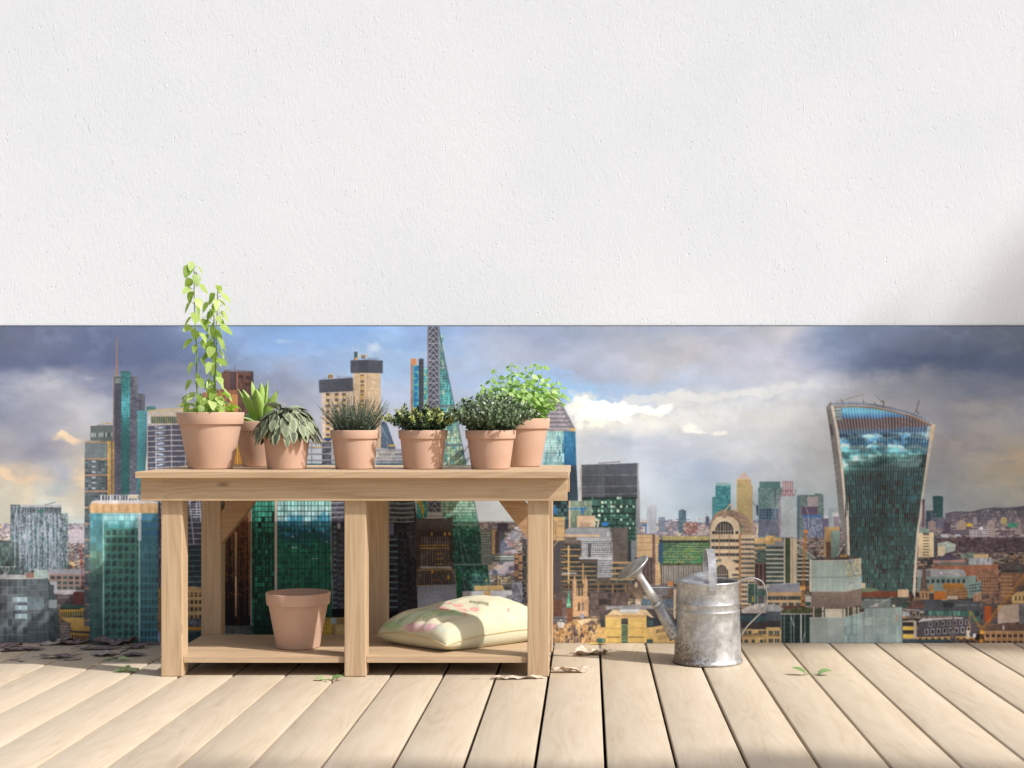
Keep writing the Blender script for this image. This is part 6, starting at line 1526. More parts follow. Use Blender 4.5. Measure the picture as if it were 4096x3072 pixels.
for k in range(-6, 9): line([(105+k*18, 80), (105+k*18+130, 430)], 2.6, (226, 232, 234), .7); line([(250-k*18, 80), (250-k*18-130, 430)], 2.6, (226, 232, 234), .7)
rect(95, 60, 108, 430, (170, 150, 170), .1)
part('printed_tower', 'printed dull green tower with a pink core', 8)
rect(248, 68, 272, 440, (92, 118, 134), .06); fac([(272, 62), (478, 62), (480, 430), (272, 430)], 12, 26, (116, 140, 140), [(96, 120, 124), (130, 150, 148)], .2, .3, .08); fac([(340, 80), (430, 80), (430, 165), (340, 165)], 6, 5, (196, 184, 184), [(150, 140, 150)], .4, .3); rect(400, 52, 462, 66, (104, 124, 128))
fac([(285, 165), (425, 165), (425, 240), (285, 240)], 10, 6, (120, 96, 120), [(84, 76, 104), (104, 90, 116)], .2, .3); rect(300, 238, 466, 256, (60, 120, 186), .06); fac([(300, 256), (466, 256), (466, 430), (300, 430)], 12, 9, (130, 140, 166), [(92, 104, 136), (150, 160, 184)], .15, .35); line([(320, 140), (346, 235), (350, 350)], 4, (206, 206, 220)); rect(466, 266, 535, 430, (110, 106, 136), .08)
part('printed_tower', 'printed pale block beside the top heavy tower', 8)
rect(520, 178, 610, 350, (168, 184, 192), .05); rect(552, 215, 612, 250, (214, 214, 220), .04); fac([(566, 250), (612, 250), (612, 350), (566, 350)], 4, 6, (176, 160, 176), [(120, 110, 130)], .3, .4); rect(484, 225, 516, 268, (206, 210, 216), .1)
part('printed_tower', 'printed pale cylindrical apartment tower', 7)
poly([(1163, 165), (1190, 143), (1249, 142), (1250, 398), (1163, 398)], (188, 194, 206), .05); fac([(1168, 160), (1248, 150), (1250, 398), (1166, 398)], 9, 22, (196, 200, 210), [(140, 150, 168), (160, 168, 182)], .4, .4); fac([(1264, 255), (1322, 255), (1322, 380), (1264, 380)], 2, 14, (150, 162, 180), [(120, 136, 158)], .05, .4)
part('printed_tower', 'printed small blue grey tower and red brick flats', 7)
rect(1438, 196, 1503, 392, (88, 118, 134), .08); rect(1455, 188, 1485, 200, (96, 110, 124)); fac([(1440, 204), (1502, 204), (1502, 390), (1440, 390)], 5, 14, (92, 124, 138), [(70, 98, 116), (110, 140, 150)], .2, .3)
fac([(1480, 305), (1602, 305), (1602, 400), (1480, 400)], 9, 8, (176, 120, 110), [(226, 214, 206), (110, 84, 90), (150, 100, 96)], .2, .35); rect(1600, 240, 1606, 300, (222, 222, 226)); rect(1672, 248, 1700, 330, (92, 100, 124), .08); line([(1672, 222), (1684, 250)], 4, (206, 130, 90)); fac([(1605, 345), (1710, 345), (1710, 410), (1605, 410)], 8, 5, (196, 186, 190), [(130, 124, 140), (226, 190, 160)], .3, .4)
part('printed_building', 'printed banded cream building with a round arched top', 7)
poly([(1712, 300), (1745, 235), (1800, 195), (1850, 188), (1940, 195), (2020, 240), (2070, 310), (2090, 400), (2092, 470), (1712, 470)], (150, 126, 106), .08)
for k in range(9): line([(1960+k*15, 215+k*k*2.0), (1985+k*13, 320), (1990+k*13, 415)], 3.5, (214, 190, 156))
for k in range(7): line([(1800+k*24, 196), (1790+k*30, 230)], 3, (206, 184, 150))
for k in range(5): line([(1950, 232+k*38), (2030+k*12, 250+k*38), (2086, 290+k*38)], 3, (206, 184, 150))
rect(1925, 320, 1998, 385, (110, 140, 110), .2, a=.5)
line([(1830, 205), (1862, 170), (1886, 140), (1912, 172), (1955, 215)], 8, (224, 196, 158)); line([(1886, 140), (1900, 190), (1940, 205)], 5, (206, 176, 140)); line([(1886, 150), (1840, 200), (1830, 235)], 5, (206, 176, 140)); line([(1886, 135), (1886, 160)], 5, (226, 200, 160))
poly([(1712, 405), (1716, 340), (1735, 290), (1770, 255), (1835, 240), (1900, 255), (1945, 290), (1965, 340), (1968, 405), (1975, 1010), (1712, 1010)], (228, 204, 168), .04)
poly([(1738, 400), (1742, 345), (1765, 300), (1800, 275), (1835, 268), (1872, 275), (1905, 300), (1928, 345), (1932, 400)], (236, 214, 180), .03)
poly([(1754, 402), (1756, 352), (1778, 312), (1806, 296), (1833, 292), (1862, 296), (1892, 314), (1912, 352), (1914, 402)], (78, 74, 78), .06)
for x in (1776, 1800, 1826, 1842, 1866, 1890): line([(x, 310 if 1790 < x < 1880 else 335), (x, 402)], 4, (226, 206, 172))
line([(1754, 376), (1914, 376)], 4, (226, 206, 172)); rect(1728, 376, 1752, 402, (70, 70, 74)); rect(1930, 376, 1956, 402, (70, 70, 74)); rect(1818, 245, 1828, 262, (70, 76, 80)); rect(1836, 245, 1846, 262, (70, 76, 80))
for k in range(10):
    y = 444+k*61; rect(1722, y, 1958, y+26, (70, 72, 76), .1)
    for x in (1750, 1785, 1812, 1838, 1872, 1900, 1930): rect(x, y, x+4, y+26, (206, 186, 156))
    line([(1722, y+14), (1958, y+14)], 2, (150, 140, 126))
for x in (1786, 1872): rect(x, 410, x+7, 640, (190, 142, 96), .05)
poly([(1968, 405), (2090, 412), (2096, 800), (2090, 1010), (1975, 1010)], (216, 192, 158), .05)
for k in range(14):
    y = 440+k*41; rect(1978, y, 2092, y+19, (84, 84, 86), .1)
    for x in range(1990, 2090, 20): rect(x, y, x+3, y+19, (196, 180, 150))
rect(1958, 405, 1976, 1010, (186, 138, 96), .06)
poly([(1745, 1010), (1745, 700), (1760, 650), (1800, 612), (1860, 606), (1920, 640), (1950, 690), (1958, 800), (1958, 1010)], (230, 206, 170), .04)
poly([(1750, 790), (1752, 725), (1775, 680), (1808, 664), (1842, 680), (1865, 720), (1870, 790)], (76, 72, 74), .08)
for x in (1775, 1795, 1812, 1830, 1850): line([(x, 680), (x, 790)], 4, (226, 206, 172))
line([(1750, 752), (1870, 752)], 4, (226, 206, 172)); rect(1782, 618, 1794, 640, (84, 110, 100)); rect(1798, 616, 1808, 640, (84, 110, 100)); rect(1930, 690, 1950, 712, (110, 84, 70))
for k in range(5): rect(1900, 745+k*34, 1955, 762+k*34, (84, 80, 80), .1)
part('printed_building', 'printed office rows right of the arched building', 7)
fac([(2095, 470), (2330, 452), (2330, 640), (2095, 640)], 12, 4, (206, 170, 124), [(110, 104, 96), (84, 90, 88), (60, 92, 84)], .15, .45); rect(2095, 432, 2330, 470, (214, 176, 124), .08); line([(2095, 440), (2170, 462)], 5, (230, 190, 130))
fac([(2112, 540), (2212, 540), (2212, 650), (2112, 650)], 6, 5, (110, 128, 120), [(60, 76, 76), (84, 100, 96)], .1, .3); rect(2098, 655, 2330, 860, (76, 62, 66), .08)
for x in (2130, 2165, 2200): rect(x, 660, x+5, 850, (196, 140, 100), .04)
rect(2098, 645, 2330, 660, (130, 110, 104), .1); rect(2120, 860, 2330, 1010, (84, 84, 90), .15); rect(2098, 850, 2330, 872, (176, 172, 170), .1)
fac([(2030, 830), (2122, 830), (2122, 1000), (2030, 1000)], 6, 8, (130, 150, 140), [(50, 84, 72), (40, 66, 60)], .14, .14)
for x0_ in (2034, 2095): 
    line([(x0_, 1000), (x0_, 840), (x0_+20, 800), (x0_+50, 792), (x0_+78, 812), (x0_+88, 860), (x0_+88, 1000)], 5, (206, 206, 200))
ellipse(2160, 930, 46, 50, (70, 100, 92), .15, 180, 360); line([(2078, 940), (2078, 990)], 9, (226, 170, 40)); rect(2068, 990, 2090, 1075, (70, 76, 84), .08)
poly([(1985, 1050), (2120, 1000), (2330, 1000), (2330, 1085), (1985, 1085)], (206, 200, 194), .1)
for k in range(16): line([(2000+k*16, 1045), (2030+k*16, 1082)], 2.5, (96, 90, 90))
rect(1970, 1085, 2330, 1160, (56, 84, 92), .08); rect(1970, 1085, 2330, 1102, (60, 62, 74), .08); poly([(1970, 1155), (2330, 1160), (2330, 1225), (2140, 1225), (1990, 1212)], (66, 58, 62), .08)
rect(1985, 1222, 2330, 1345, (220, 184, 118), .08)
for x in (1998, 2040, 2130, 2165, 2202, 2250, 2290): rect(x, 1235, x+28, 1268, (70, 80, 84), .1); rect(x+12, 1235, x+15, 1268, (230, 220, 190))
for x in (2010, 2070, 2140, 2180, 2230, 2280): rect(x, 1312, x+28, 1342, (70, 84, 84), .1)
line([(1985, 1290), (2330, 1290)], 5, (150, 112, 72)); line([(1985, 1272), (2070, 1275)], 6, (110, 80, 56)); poly([(2060, 1275), (2110, 1250), (2170, 1272), (2160, 1285)], (150, 122, 90))
part('printed_building', 'printed brown roofscape and tall banded side beyond the bench', 7)
R(7); rect(-20, 380, 60, 460, (150, 150, 162), .15); fac([(88, 450), (130, 450), (130, 1080), (88, 1080)], 3, 28, (56, 58, 64), [(96, 92, 92), (40, 44, 52), (130, 110, 90)], .2, .35); fac([(20, 570), (90, 560), (90, 800), (20, 800)], 2, 13, (110, 84, 84), [(70, 60, 66), (206, 160, 96)], .1, .45); rect(0, 820, 90, 1010, (120, 122, 134), .2)
part('printed_church', 'printed tan stone church tower with twin spires and a green steeple', 7)
rect(356, 905, 1000, 1110, (104, 88, 84), .18); fac([(560, 900), (860, 900), (860, 1010), (560, 1010)], 8, 2, (96, 80, 78), [(70, 62, 62), (124, 106, 100)], .1, .2); rect(358, 975, 435, 1112, (118, 78, 58), .12, (96, 66, 56)); rect(472, 1035, 526, 1180, (130, 84, 60), .1)
for cx in (541, 636):
    poly([(cx, 742), (cx+9, 790), (cx+17, 800), (cx+17, 1110), (cx-17, 1110), (cx-17, 800), (cx-9, 790)], (216, 174, 128), .08)
    for k in range(9): line([(cx-15, 800+k*34), (cx+15, 800+k*34)], 2.5, (170, 124, 84))
    line([(cx-6, 790), (cx-6, 1100)], 3, (176, 130, 92)); line([(cx+7, 790), (cx+7, 1100)], 3, (232, 196, 150)); line([(cx, 742), (cx, 725)], 3, (226, 190, 140))
rect(528, 936, 662, 1112, (210, 166, 120), .08); 
for x in (562, 588, 612): poly([(x, 880), (x+5, 850), (x+10, 880), (x+10, 940), (x, 940)], (206, 164, 120), .08)
for x in (570, 602): poly([(x, 1065), (x, 1000), (x+9, 985), (x+18, 1000), (x+18, 1065)], (96, 76, 62), .1)
line([(526, 952), (664, 952)], 6, (232, 196, 150)); line([(526, 1085), (664, 1085)], 5, (232, 196, 150)); line([(600, 1060), (612, 1000), (616, 1130)], 3, (226, 222, 220))
poly([(489, 870), (496, 930), (512, 1032), (470, 1032), (483, 930)], (88, 178, 140), .08); rect(474, 1005, 510, 1014, (206, 220, 190)); line([(489, 872), (489, 845)], 5, (206, 150, 60)); rect(480, 940, 500, 948, (60, 130, 104))
part('printed_building', 'printed gothic stone rooftops at the mural foot', 7)
poly([(356, 1190), (400, 1160), (470, 1180), (560, 1130), (640, 1150), (740, 1180), (760, 1220), (760, 1345), (356, 1345)], (190, 146, 98), .18)
r_ = random.Random(6)
for k in range(95):
    x = r_.uniform(358, 735); y = r_.uniform(1180, 1330); w_ = r_.uniform(14, 44); c = r_.choice([(214, 170, 112), (150, 112, 78), (96, 78, 70), (228, 190, 130), (110, 98, 96), (176, 130, 84)])
    poly([(x, y), (x+w_*.5, y-w_*.55), (x+w_, y), (x+w_, y+26), (x, y+26)], c, .1); rect(x+w_*.3, y+6, x+w_*.45, y+18, (72, 54, 46), .05); rect(x+w_*.6, y+6, x+w_*.72, y+18, (72, 54, 46), .05)
for x in range(370, 740, 26): line([(x, 1345), (x+4, 1262+(x*7 % 40))], 4, (230, 194, 140))
poly([(395, 1160), (425, 1135), (450, 1165), (450, 1210), (395, 1210)], (214, 206, 200), .1); rect(405, 1150, 440, 1160, (90, 90, 96)); poly([(560, 1150), (620, 1132), (690, 1136), (735, 1150), (640, 1165), (600, 1190)], (222, 196, 150), .08); poly([(628, 1185), (690, 1140), (740, 1185)], (120, 96, 84), .1)
rect(588, 1090, 622, 1130, (150, 150, 170)); rect(735, 1300, 806, 1345, (60, 110, 100), .1); line([(788, 1240), (790, 1345)], 5, (196, 176, 140)); rect(735, 1180, 806, 1300, (214, 172, 106), .08)
part('printed_building', 'printed large pale yellow building with a central glass stair', 7)
poly([(810, 1022), (1240, 1014), (1250, 1055), (810, 1055)], (160, 158, 160), .1); 
for k in range(30): line([(815+k*14, 1020), (818+k*14, 1045)], 2.6, (120, 118, 124))
poly([(760, 1100), (850, 1050), (1300, 1045), (1310, 1130), (1160, 1105), (1160, 1088), (850, 1085), (800, 1145), (760, 1160)], (84, 74, 74), .08)
poly([(800, 1120), (870, 1055), (1160, 1052), (1250, 1150), (1165, 1100), (850, 1098)], (222, 196, 150), .05); poly([(925, 1078), (945, 1048), (1108, 1048), (1085, 1078)], (216, 220, 224), .03); grid([(945, 1048), (1108, 1048), (1085, 1076), (927, 1076)], 7, 1, 2.5, (150, 156, 162))
rect(765, 1145, 808, 1205, (62, 66, 72), .06)
rect(805, 1100, 1162, 1345, (226, 190, 112), .05, (220, 182, 96)); rect(805, 1100, 1162, 1118, (206, 160, 110), .05); line([(805, 1216), (1160, 1214)], 4, (170, 140, 80)); line([(1000, 1180), (1070, 1205)], 3, (150, 140, 90))
for a_, b_ in ((818, 935), (1003, 1140)): line([(a_, 1291), (b_, 1291)], 7, (84, 72, 70))
line([(1128, 1110), (1128, 1345)], 4, (190, 150, 84)); line([(1070, 1118), (1070, 1345)], 2.5, (206, 166, 92))
rect(945, 1135, 1000, 1345, (110, 130, 96), .12); rect(945, 1130, 1002, 1180, (70, 66, 68), .1)
for k in range(9): rect(950, 1190+k*17, 996, 1199+k*17, (64, 90, 70), .2); line([(945, 1186+k*17), (1000, 1186+k*17)], 2.5, (170, 190, 140))
poly([(1162, 1125), (1310, 1120), (1320, 1195), (1165, 1205)], (58, 62, 68), .06); fac([(1175, 1140), (1220, 1140), (1220, 1190), (1175, 1190)], 2, 1, (50, 56, 60), [(70, 104, 104)], .1, .1)
poly([(1162, 1212), (1320, 1185), (1410, 1170), (1410, 1345), (1162, 1345)], (222, 182, 112), .05); fac([(1240, 1222), (1410, 1190), (1410, 1232), (1240, 1258)], 14, 1, (226, 190, 126), [(84, 70, 60)], .5, .1); fac([(1250, 1282), (1410, 1250), (1410, 1290), (1255, 1322)], 12, 1, (222, 184, 116), [(150, 124, 90)], .55, .1); rect(1162, 1308, 1216, 1345, (60, 84, 80), .1)
part('printed_building', 'printed blue grey roofs behind the watering can', 7)
rect(1095, 960, 1240, 1012, (96, 118, 132), .1); rect(1065, 962, 1112, 1014, (214, 190, 170), .06); rect(1296, 870, 1400, 980, (110, 90, 84), .15); rect(1345, 808, 1392, 850, (206, 134, 76), .08); rect(1200, 840, 1345, 930, (120, 118, 122), .12); rect(1300, 960, 1420, 1040, (96, 110, 124), .12); rect(1395, 880, 1440, 1180, (214, 190, 160), .06)
rect(1000, 830, 1130, 960, (110, 94, 86), .15); ellipse(1072, 840, 14, 26, (206, 180, 150))
for k in range(6): line([(1010+k*24, 860+k*6), (1100+k*4, 980)], 4, (190, 150, 104))

part('printed_top_heavy_tower', 'printed top heavy glass skyscraper with white fins and a curved roof', 4)
def ws(reg, pts):
    R(reg); return [T(p) for p in pts]
LO = ws(4, [(500, 715), (530, 900), (562, 1150), (590, 1400), (612, 1660)])+ws(8, [(640, 330), (668, 560)])
LI = ws(4, [(540, 700), (585, 930), (625, 1230), (662, 1659)])+ws(8, [(668, 60), (685, 600), (700, 900)])
RI = ws(4, [(1412, 862), (1372, 1140), (1330, 1450), (1305, 1659)])+ws(8, [(1283, 400), (1262, 700), (1250, 905)])
RO = ws(4, [(1442, 858), (1395, 1140), (1345, 1450), (1325, 1659)])+ws(8, [(1306, 330), (1284, 650), (1268, 965)])
TOPC = ws(4, [(540, 700), (700, 698), (800, 700), (900, 708), (1050, 735), (1200, 772), (1300, 806), (1412, 862)])
def rawpoly(pts, col, nz=.05):
    o_ = REG[0]; R(0); poly([(a-MX, b+MY0) for a, b in pts], col, nz); R(o_)
R(4)
poly([(556, 668), (700, 664), (850, 672), (960, 688), (1080, 712), (1200, 742), (1300, 772), (1375, 800), (1410, 842), (1412, 866), (1300, 806), (1050, 735), (800, 700), (545, 700)], (150, 160, 178), .06)
for k in range(46):
    f = k/45; x = 575+f*830; yb = np.interp(x, [540, 800, 900, 1050, 1200, 1300, 1412], [700, 700, 708, 735, 772, 806, 862]); line([(x-12+f*-14, yb-34+f*4), (x, yb)], 4, (84, 88, 100) if f > .4 else (110, 116, 130))
line([(500, 715), (542, 664)], 7, (110, 108, 108)); poly([(500, 715), (542, 660), (556, 700), (530, 730)], (130, 128, 126))
rawpoly(LO+LI[::-1], (132, 130, 128))
for k in range(14): line([(530+k*6.2, 935+k*52), (560+k*6.2, 905+k*52+12)], 3, (96, 96, 98))
poly([(505, 720), (530, 735), (545, 930), (532, 900)], (120, 116, 112)); poly([(525, 860), (550, 862), (566, 950), (545, 965)], (92, 84, 84))
# facade body by rows
LIa, RIa, TCa = np.array(LI), np.array(RI), np.array(TOPC)
yb0, yb1 = int(min(TCa[:, 1])), int(LIa[-1, 1]); Yc = np.arange(yb0, yb1)[:, None].astype(np.float32)
xl = np.interp(Yc, LIa[:, 1], LIa[:, 0]); xr = np.interp(Yc, RIa[:, 1], RIa[:, 0])
x0_, x1_ = int(xl.min()), int(xr.max())+2; Xc = np.arange(x0_, x1_)[None].astype(np.float32)
topy = np.interp(Xc, TCa[:, 0], TCa[:, 1]); mm = (Xc >= xl) & (Xc < xr) & (Yc >= topy)
Tt = (Yc-LIa[0, 1])/(LIa[-1, 1]-LIa[0, 1])       # 0 roof .. 1 foot
NBs = NB[yb0:yb1, x0_:x1_]; N1s = N1[yb0:yb1, x0_:x1_]; N3s = N3[yb0:yb1, x0_:x1_]
uu = (Xc-xl)/(xr-xl)
zoomy = Yc*S+ (MY0-1300)*S
f = Tt+((N1s-.5)*.05+(NP2[yb0:yb1, x0_:x1_]-.5)*.03)*np.where(Tt > .14, 1, .25)+.035*np.maximum(0, uu-.45)*(zoomy < 1000)+.0*uu
stp = [(0, (70, 150, 190)), (.03, (90, 180, 210)), (.055, (60, 120, 180)), (.066, (60, 96, 140)), (.07, (88, 74, 78)), (.12, (92, 76, 78)), (.128, (70, 96, 124)), (.15, (56, 96, 136)), (.17, (140, 200, 222)), (.185, (76, 150, 200)), (.20, (70, 146, 196)), (.215, (176, 220, 230)), (.235, (90, 182, 206)), (.26, (104, 196, 206)), (.29, (164, 222, 216)), (.31, (90, 160, 160)), (.335, (56, 100, 100)), (.36, (50, 78, 80)), (.5, (44, 72, 74)), (.7, (44, 72, 72)), (1, (56, 86, 84))]
# where the mirrored cloud bank stops the glass turns dark, higher up at the right
f2 = f+np.where(Tt > .26, (uu-.25)*.11, 0)
colf = rampc(np.clip(f2, 0, 1), stp)
wisp = np.clip((NP1[yb0:yb1, x0_:x1_]-.5)*9+(N1s-.5)*4+(NP2[yb0:yb1, x0_:x1_]-.5)*5, -1, 1)[..., None]*((Tt > .15) & (Tt < .33))[..., None]; colf = colf*(1+.34*wisp)+wisp*14
ri = np.floor(Tt*40).astype(int); fr_ = Tt*40-ri; ci = np.floor(uu*33).astype(int)
tb = np.random.RandomState(2).rand(64, 97); hc = tb[ri % 64, ci % 97]; colf = colf*(1+(.16*(hc-.5))*(Tt > .14))[..., None]
colf = np.where(((Tt > .36) & (hc > .86))[..., None], colf*1.2+np.array([0, 10, 8]), colf); colf = np.where(((Tt > .36) & (hc < .12))[..., None], np.array([54, 48, 46]), colf)
bl = np.clip(1-np.hypot((uu-.82)/.12, (Tt-.40)/.05), 0, 1)+np.clip(1-np.hypot((uu-.88)/.10, (Tt-.50)/.03), 0, 1); colf = colf*(1-.8*bl[..., None])+np.array([60, 120, 140])*.8*bl[..., None]
colf = np.where(((fr_ < .13) & (Tt > .13))[..., None], colf*.68, colf); colf = np.where(((fr_ < .05) & (Tt > .13))[..., None], colf+28, colf)
fu = uu*33; fi_ = np.abs(fu-np.round(fu)); fin = fi_ < .10
wht = np.interp(Tt, [0, .35, 1], [1.0, .72, .62])*np.ones_like(uu); colf = np.where(fin[..., None], .80*np.array([206, 204, 200])*wht[..., None]+.2*colf, colf)
colf = colf*np.interp(Tt, [0, .34, .38], [1.12, 1.12, 1.0])[..., None]; own_ = own[yb0:yb1, x0_:x1_]; cv[yb0:yb1, x0_:x1_][mm] = colf[mm]; own_[mm] = CUR[0]
R(4)
line([(545, 706), (700, 704), (800, 706), (900, 715), (1050, 742), (1200, 780), (1300, 814), (1412, 870)], 12, (150, 122, 96)); line([(540, 697), (800, 697), (900, 705), (1050, 732), (1200, 769), (1300, 803), (1416, 858)], 5, (214, 208, 200))
poly([(556, 712), (630, 712), (640, 824), (578, 824)], (190, 196, 190), .1, a=.8); grid([(560, 714), (632, 714), (638, 822), (580, 822)], 4, 4, 3.5, (84, 90, 92))
poly([(1372, 870), (1408, 874), (1388, 985), (1362, 1000)], (206, 214, 210), .1, a=.7); line([(1362, 870), (1340, 1000)], 5, (110, 110, 110))
o_ = REG[0]
for side, col, wd in ((LI, (226, 214, 194), 22), (RO, (216, 200, 180), 0)):
    if wd: rawpoly([(a, b) for a, b in side]+[(a+wd/S, b) for a, b in side[::-1]], col, .04)
rawpoly(RO+[(a-2, b) for a, b in RI[::-1]], (214, 202, 186), .04)
R(4); poly([(1412, 862), (1442, 858), (1420, 1000), (1398, 1000)], (222, 196, 150), .06)
line([(582, 650), (625, 655), (640, 640)], 5, (150, 140, 130)); line([(636, 660), (700, 632), (820, 598)], 6, (150, 140, 128)); line([(630, 640), (650, 690)], 6, (110, 106, 104)); line([(818, 598), (822, 655)], 2.5, (130, 120, 116))
line([(920, 600), (985, 670)], 4, (130, 122, 118)); line([(975, 655), (1000, 665), (988, 715)], 9, (110, 100, 92)); line([(1302, 652), (1278, 740)], 6, (96, 84, 76)); line([(1266, 742), (1290, 752), (1300, 772)], 8, (104, 92, 84)); line([(822, 655), (826, 675)], 8, (110, 96, 84)); line([(915, 668), (930, 688)], 6, (110, 96, 84))
R(8); rect(1288, 0, 1292, 5, (200, 200, 200))
part('printed_tower', 'printed round dark teal tower and slate blocks near the hills', 8)
rect(1328, 100, 1350, 335, (120, 90, 104), .1); rect(1338, 102, 1350, 130, (60, 62, 84), .05); fac([(1362, 200), (1446, 198), (1446, 352), (1362, 352)], 6, 12, (84, 96, 110), [(60, 76, 92), (110, 118, 128)], .2, .3); rect(1362, 200, 1404, 352, (62, 84, 98), .06)
poly([(1418, 75), (1440, 71), (1490, 71), (1510, 78), (1506, 258), (1448, 258), (1446, 210), (1428, 200)], (52, 94, 94), .08)
for k in range(19): line([(1420, 84+k*9.2), (1508, 82+k*9.2)], 3, (38, 66, 70)); 
rect(1446, 256, 1520, 345, (100, 104, 122), .08); rect(1518, 300, 1575, 400, (86, 74, 92), .06)
part('printed_tower_block', 'printed pinkish apartment blocks before the hills', 8)
for (x, y, w_, h_, c) in ((1380, 292, 66, 78, (176, 152, 150)), (1634, 290, 74, 74, (186, 164, 148)), (1894, 288, 66, 142, (176, 160, 154)), (2128, 288, 58, 118, (170, 154, 150)), (2010, 262, 50, 56, (196, 180, 120)), (1768, 262, 34, 60, (160, 150, 158)), (2240, 300, 60, 110, (160, 148, 150)), (2400, 280, 60, 120, (160, 148, 150)), (2560, 300, 60, 90, (170, 150, 150))):
    part('printed_tower_block', 'printed pinkish apartment block before the hills', 8)
    fac([(x, y), (x+w_, y), (x+w_, y+h_), (x, y+h_)], max(4, w_//9), max(5, h_//9), c, [tuple(int(v*.66) for v in c), tuple(int(v*.8) for v in c)], .4, .45, .1); rect(x+w_*.3, y-7, x+w_*.7, y, c)
part('printed_flats', 'printed flats and sheds before the hills', 8)
fac([(1738, 365), (1905, 360), (1905, 430), (1738, 430)], 16, 4, (206, 200, 204), [(96, 86, 100), (130, 116, 124)], .3, .35); fac([(1575, 365), (1735, 372), (1735, 400), (1575, 400)], 10, 2, (120, 110, 122), [(84, 76, 88)], .3, .4); rect(1712, 308, 1760, 335, (224, 190, 40), .05); rect(2068, 305, 2150, 345, (70, 150, 120), .1); poly([(1486, 402), (1545, 404), (1562, 432), (1490, 428)], (184, 190, 204), .05); poly([(1608, 402), (1650, 402), (1664, 418), (1612, 418)], (184, 190, 204), .05); ellipse(1838, 352, 18, 12, (226, 226, 232))
part('printed_building', 'printed cream stepped tower with a glass gable', 8)
poly([(1306, 392), (1306, 360), (1345, 346), (1388, 362), (1388, 392)], (130, 156, 150), .1); poly([(1296, 392), (1430, 388), (1430, 600), (1296, 600)], (228, 206, 164), .05); rect(1336, 388, 1386, 410, (96, 96, 92)); 
for k in range(8): rect(1336, 404+k*25, 1388, 412+k*25, (110, 104, 84), .1)
poly([(1430, 412), (1452, 416), (1452, 600), (1430, 600)], (76, 86, 92), .08); poly([(1462, 480), (1550, 462), (1620, 490), (1615, 545), (1462, 590)], (160, 176, 164), .12); grid([(1490, 482), (1612, 486), (1600, 545), (1490, 560)], 6, 3, 2.6, (206, 212, 200)); poly([(1462, 508), (1524, 508), (1524, 585), (1462, 590)], (222, 204, 166), .05); poly([(1660, 590), (1720, 552), (1815, 575), (1770, 610), (1665, 612)], (110, 128, 118), .15); rect(1770, 575, 1900, 608, (196, 168, 124), .1)
part('printed_building', 'printed violet pyramid roof over pink walls', 8)
poly([(1420, 655), (1425, 622), (1560, 600), (1700, 622), (1705, 655)], (176, 134, 126), .06); poly([(1430, 628), (1562, 562), (1672, 620), (1560, 628)], (84, 76, 96), .08); line([(1562, 562), (1560, 628)], 3, (60, 56, 76)); line([(1562, 562), (1500, 626)], 2.5, (64, 60, 80)); line([(1562, 562), (1630, 624)], 2.5, (64, 60, 80))
part('printed_building', 'printed red brown brick halls with grey roofs', 8)
poly([(1420, 690), (1560, 640), (1770, 668), (1985, 660), (1985, 770), (1420, 770)], (160, 104, 78), .08); poly([(1430, 672), (1500, 642), (1700, 648), (1768, 674)], (110, 112, 104), .08); rect(1725, 608, 1925, 665, (150, 156, 160), .12); 
for x in (1740, 1775, 1830, 1870, 1910): rect(x, 612, x+16, 668, (176, 182, 188), .08)
rect(1800, 700, 1990, 920, (150, 108, 84), .14); fac([(1810, 760), (1985, 760), (1985, 900), (1810, 900)], 8, 5, (160, 116, 88), [(84, 66, 60), (120, 88, 70)], .4, .5)
poly([(1285, 712), (1400, 702), (1680, 706), (1706, 740), (1706, 772), (1285, 772)], (156, 156, 160), .06); rect(1340, 715, 1400, 772, (110, 108, 112), .08)
poly([(1285, 772), (1700, 768), (1790, 756), (1795, 820), (1840, 800), (1846, 960), (1285, 900)], (126, 148, 140), .06); fac([(1300, 785), (1700, 782), (1700, 822), (1300, 825)], 9, 1, (122, 144, 138), [(56, 64, 68)], .45, .2); fac([(1730, 830), (1840, 810), (1840, 950), (1730, 960)], 5, 5, (130, 152, 146), [(66, 84, 86), (84, 104, 104)], .3, .4)
line([(1480, 730), (1580, 730), (1660, 758)], 5, (196, 196, 196)); rect(1480, 722, 1502, 748, (200, 200, 196))
rect(1510, 826, 1692, 880, (190, 128, 52), .08, (150, 100, 50)); rect(1390, 838, 1425, 900, (196, 140, 70), .1); poly([(1430, 905), (1432, 895), (1528, 892), (1530, 965), (1430, 965)], (206, 118, 48), .06); rect(1530, 870, 1720, 960, (160, 116, 76), .15); fac([(1600, 890), (1720, 880), (1720, 950), (1600, 955)], 8, 3, (176, 126, 80), [(90, 68, 56)], .4, .5); rect(1546, 935, 1636, 965, (196, 180, 160), .06)
fac([(1770, 920), (1846, 900), (1846, 975), (1770, 985)], 6, 1, (206, 160, 116), [(110, 86, 72)], .5, .1)
part('printed_church', 'printed dark slender stone church spire', 8)
poly([(1343, 595), (1360, 760), (1375, 870), (1392, 960), (1305, 960), (1312, 870), (1328, 760)], (96, 80, 74), .12); rect(1307, 890, 1390, 965, (176, 134, 98), .12); rect(1315, 868, 1385, 892, (120, 96, 80), .2); line([(1343, 600), (1343, 555)], 4, (110, 96, 60)); line([(1330, 580), (1356, 580)], 4, (190, 160, 60))
for x in (1330, 1360): rect(x, 910, x+12, 950, (84, 62, 52))
line([(1343, 620), (1338, 860)], 4, (130, 110, 98)); rect(1335, 675, 1350, 690, (140, 130, 124))
part('printed_building', 'printed long rust coloured roof at the foot of the top heavy tower', 8)
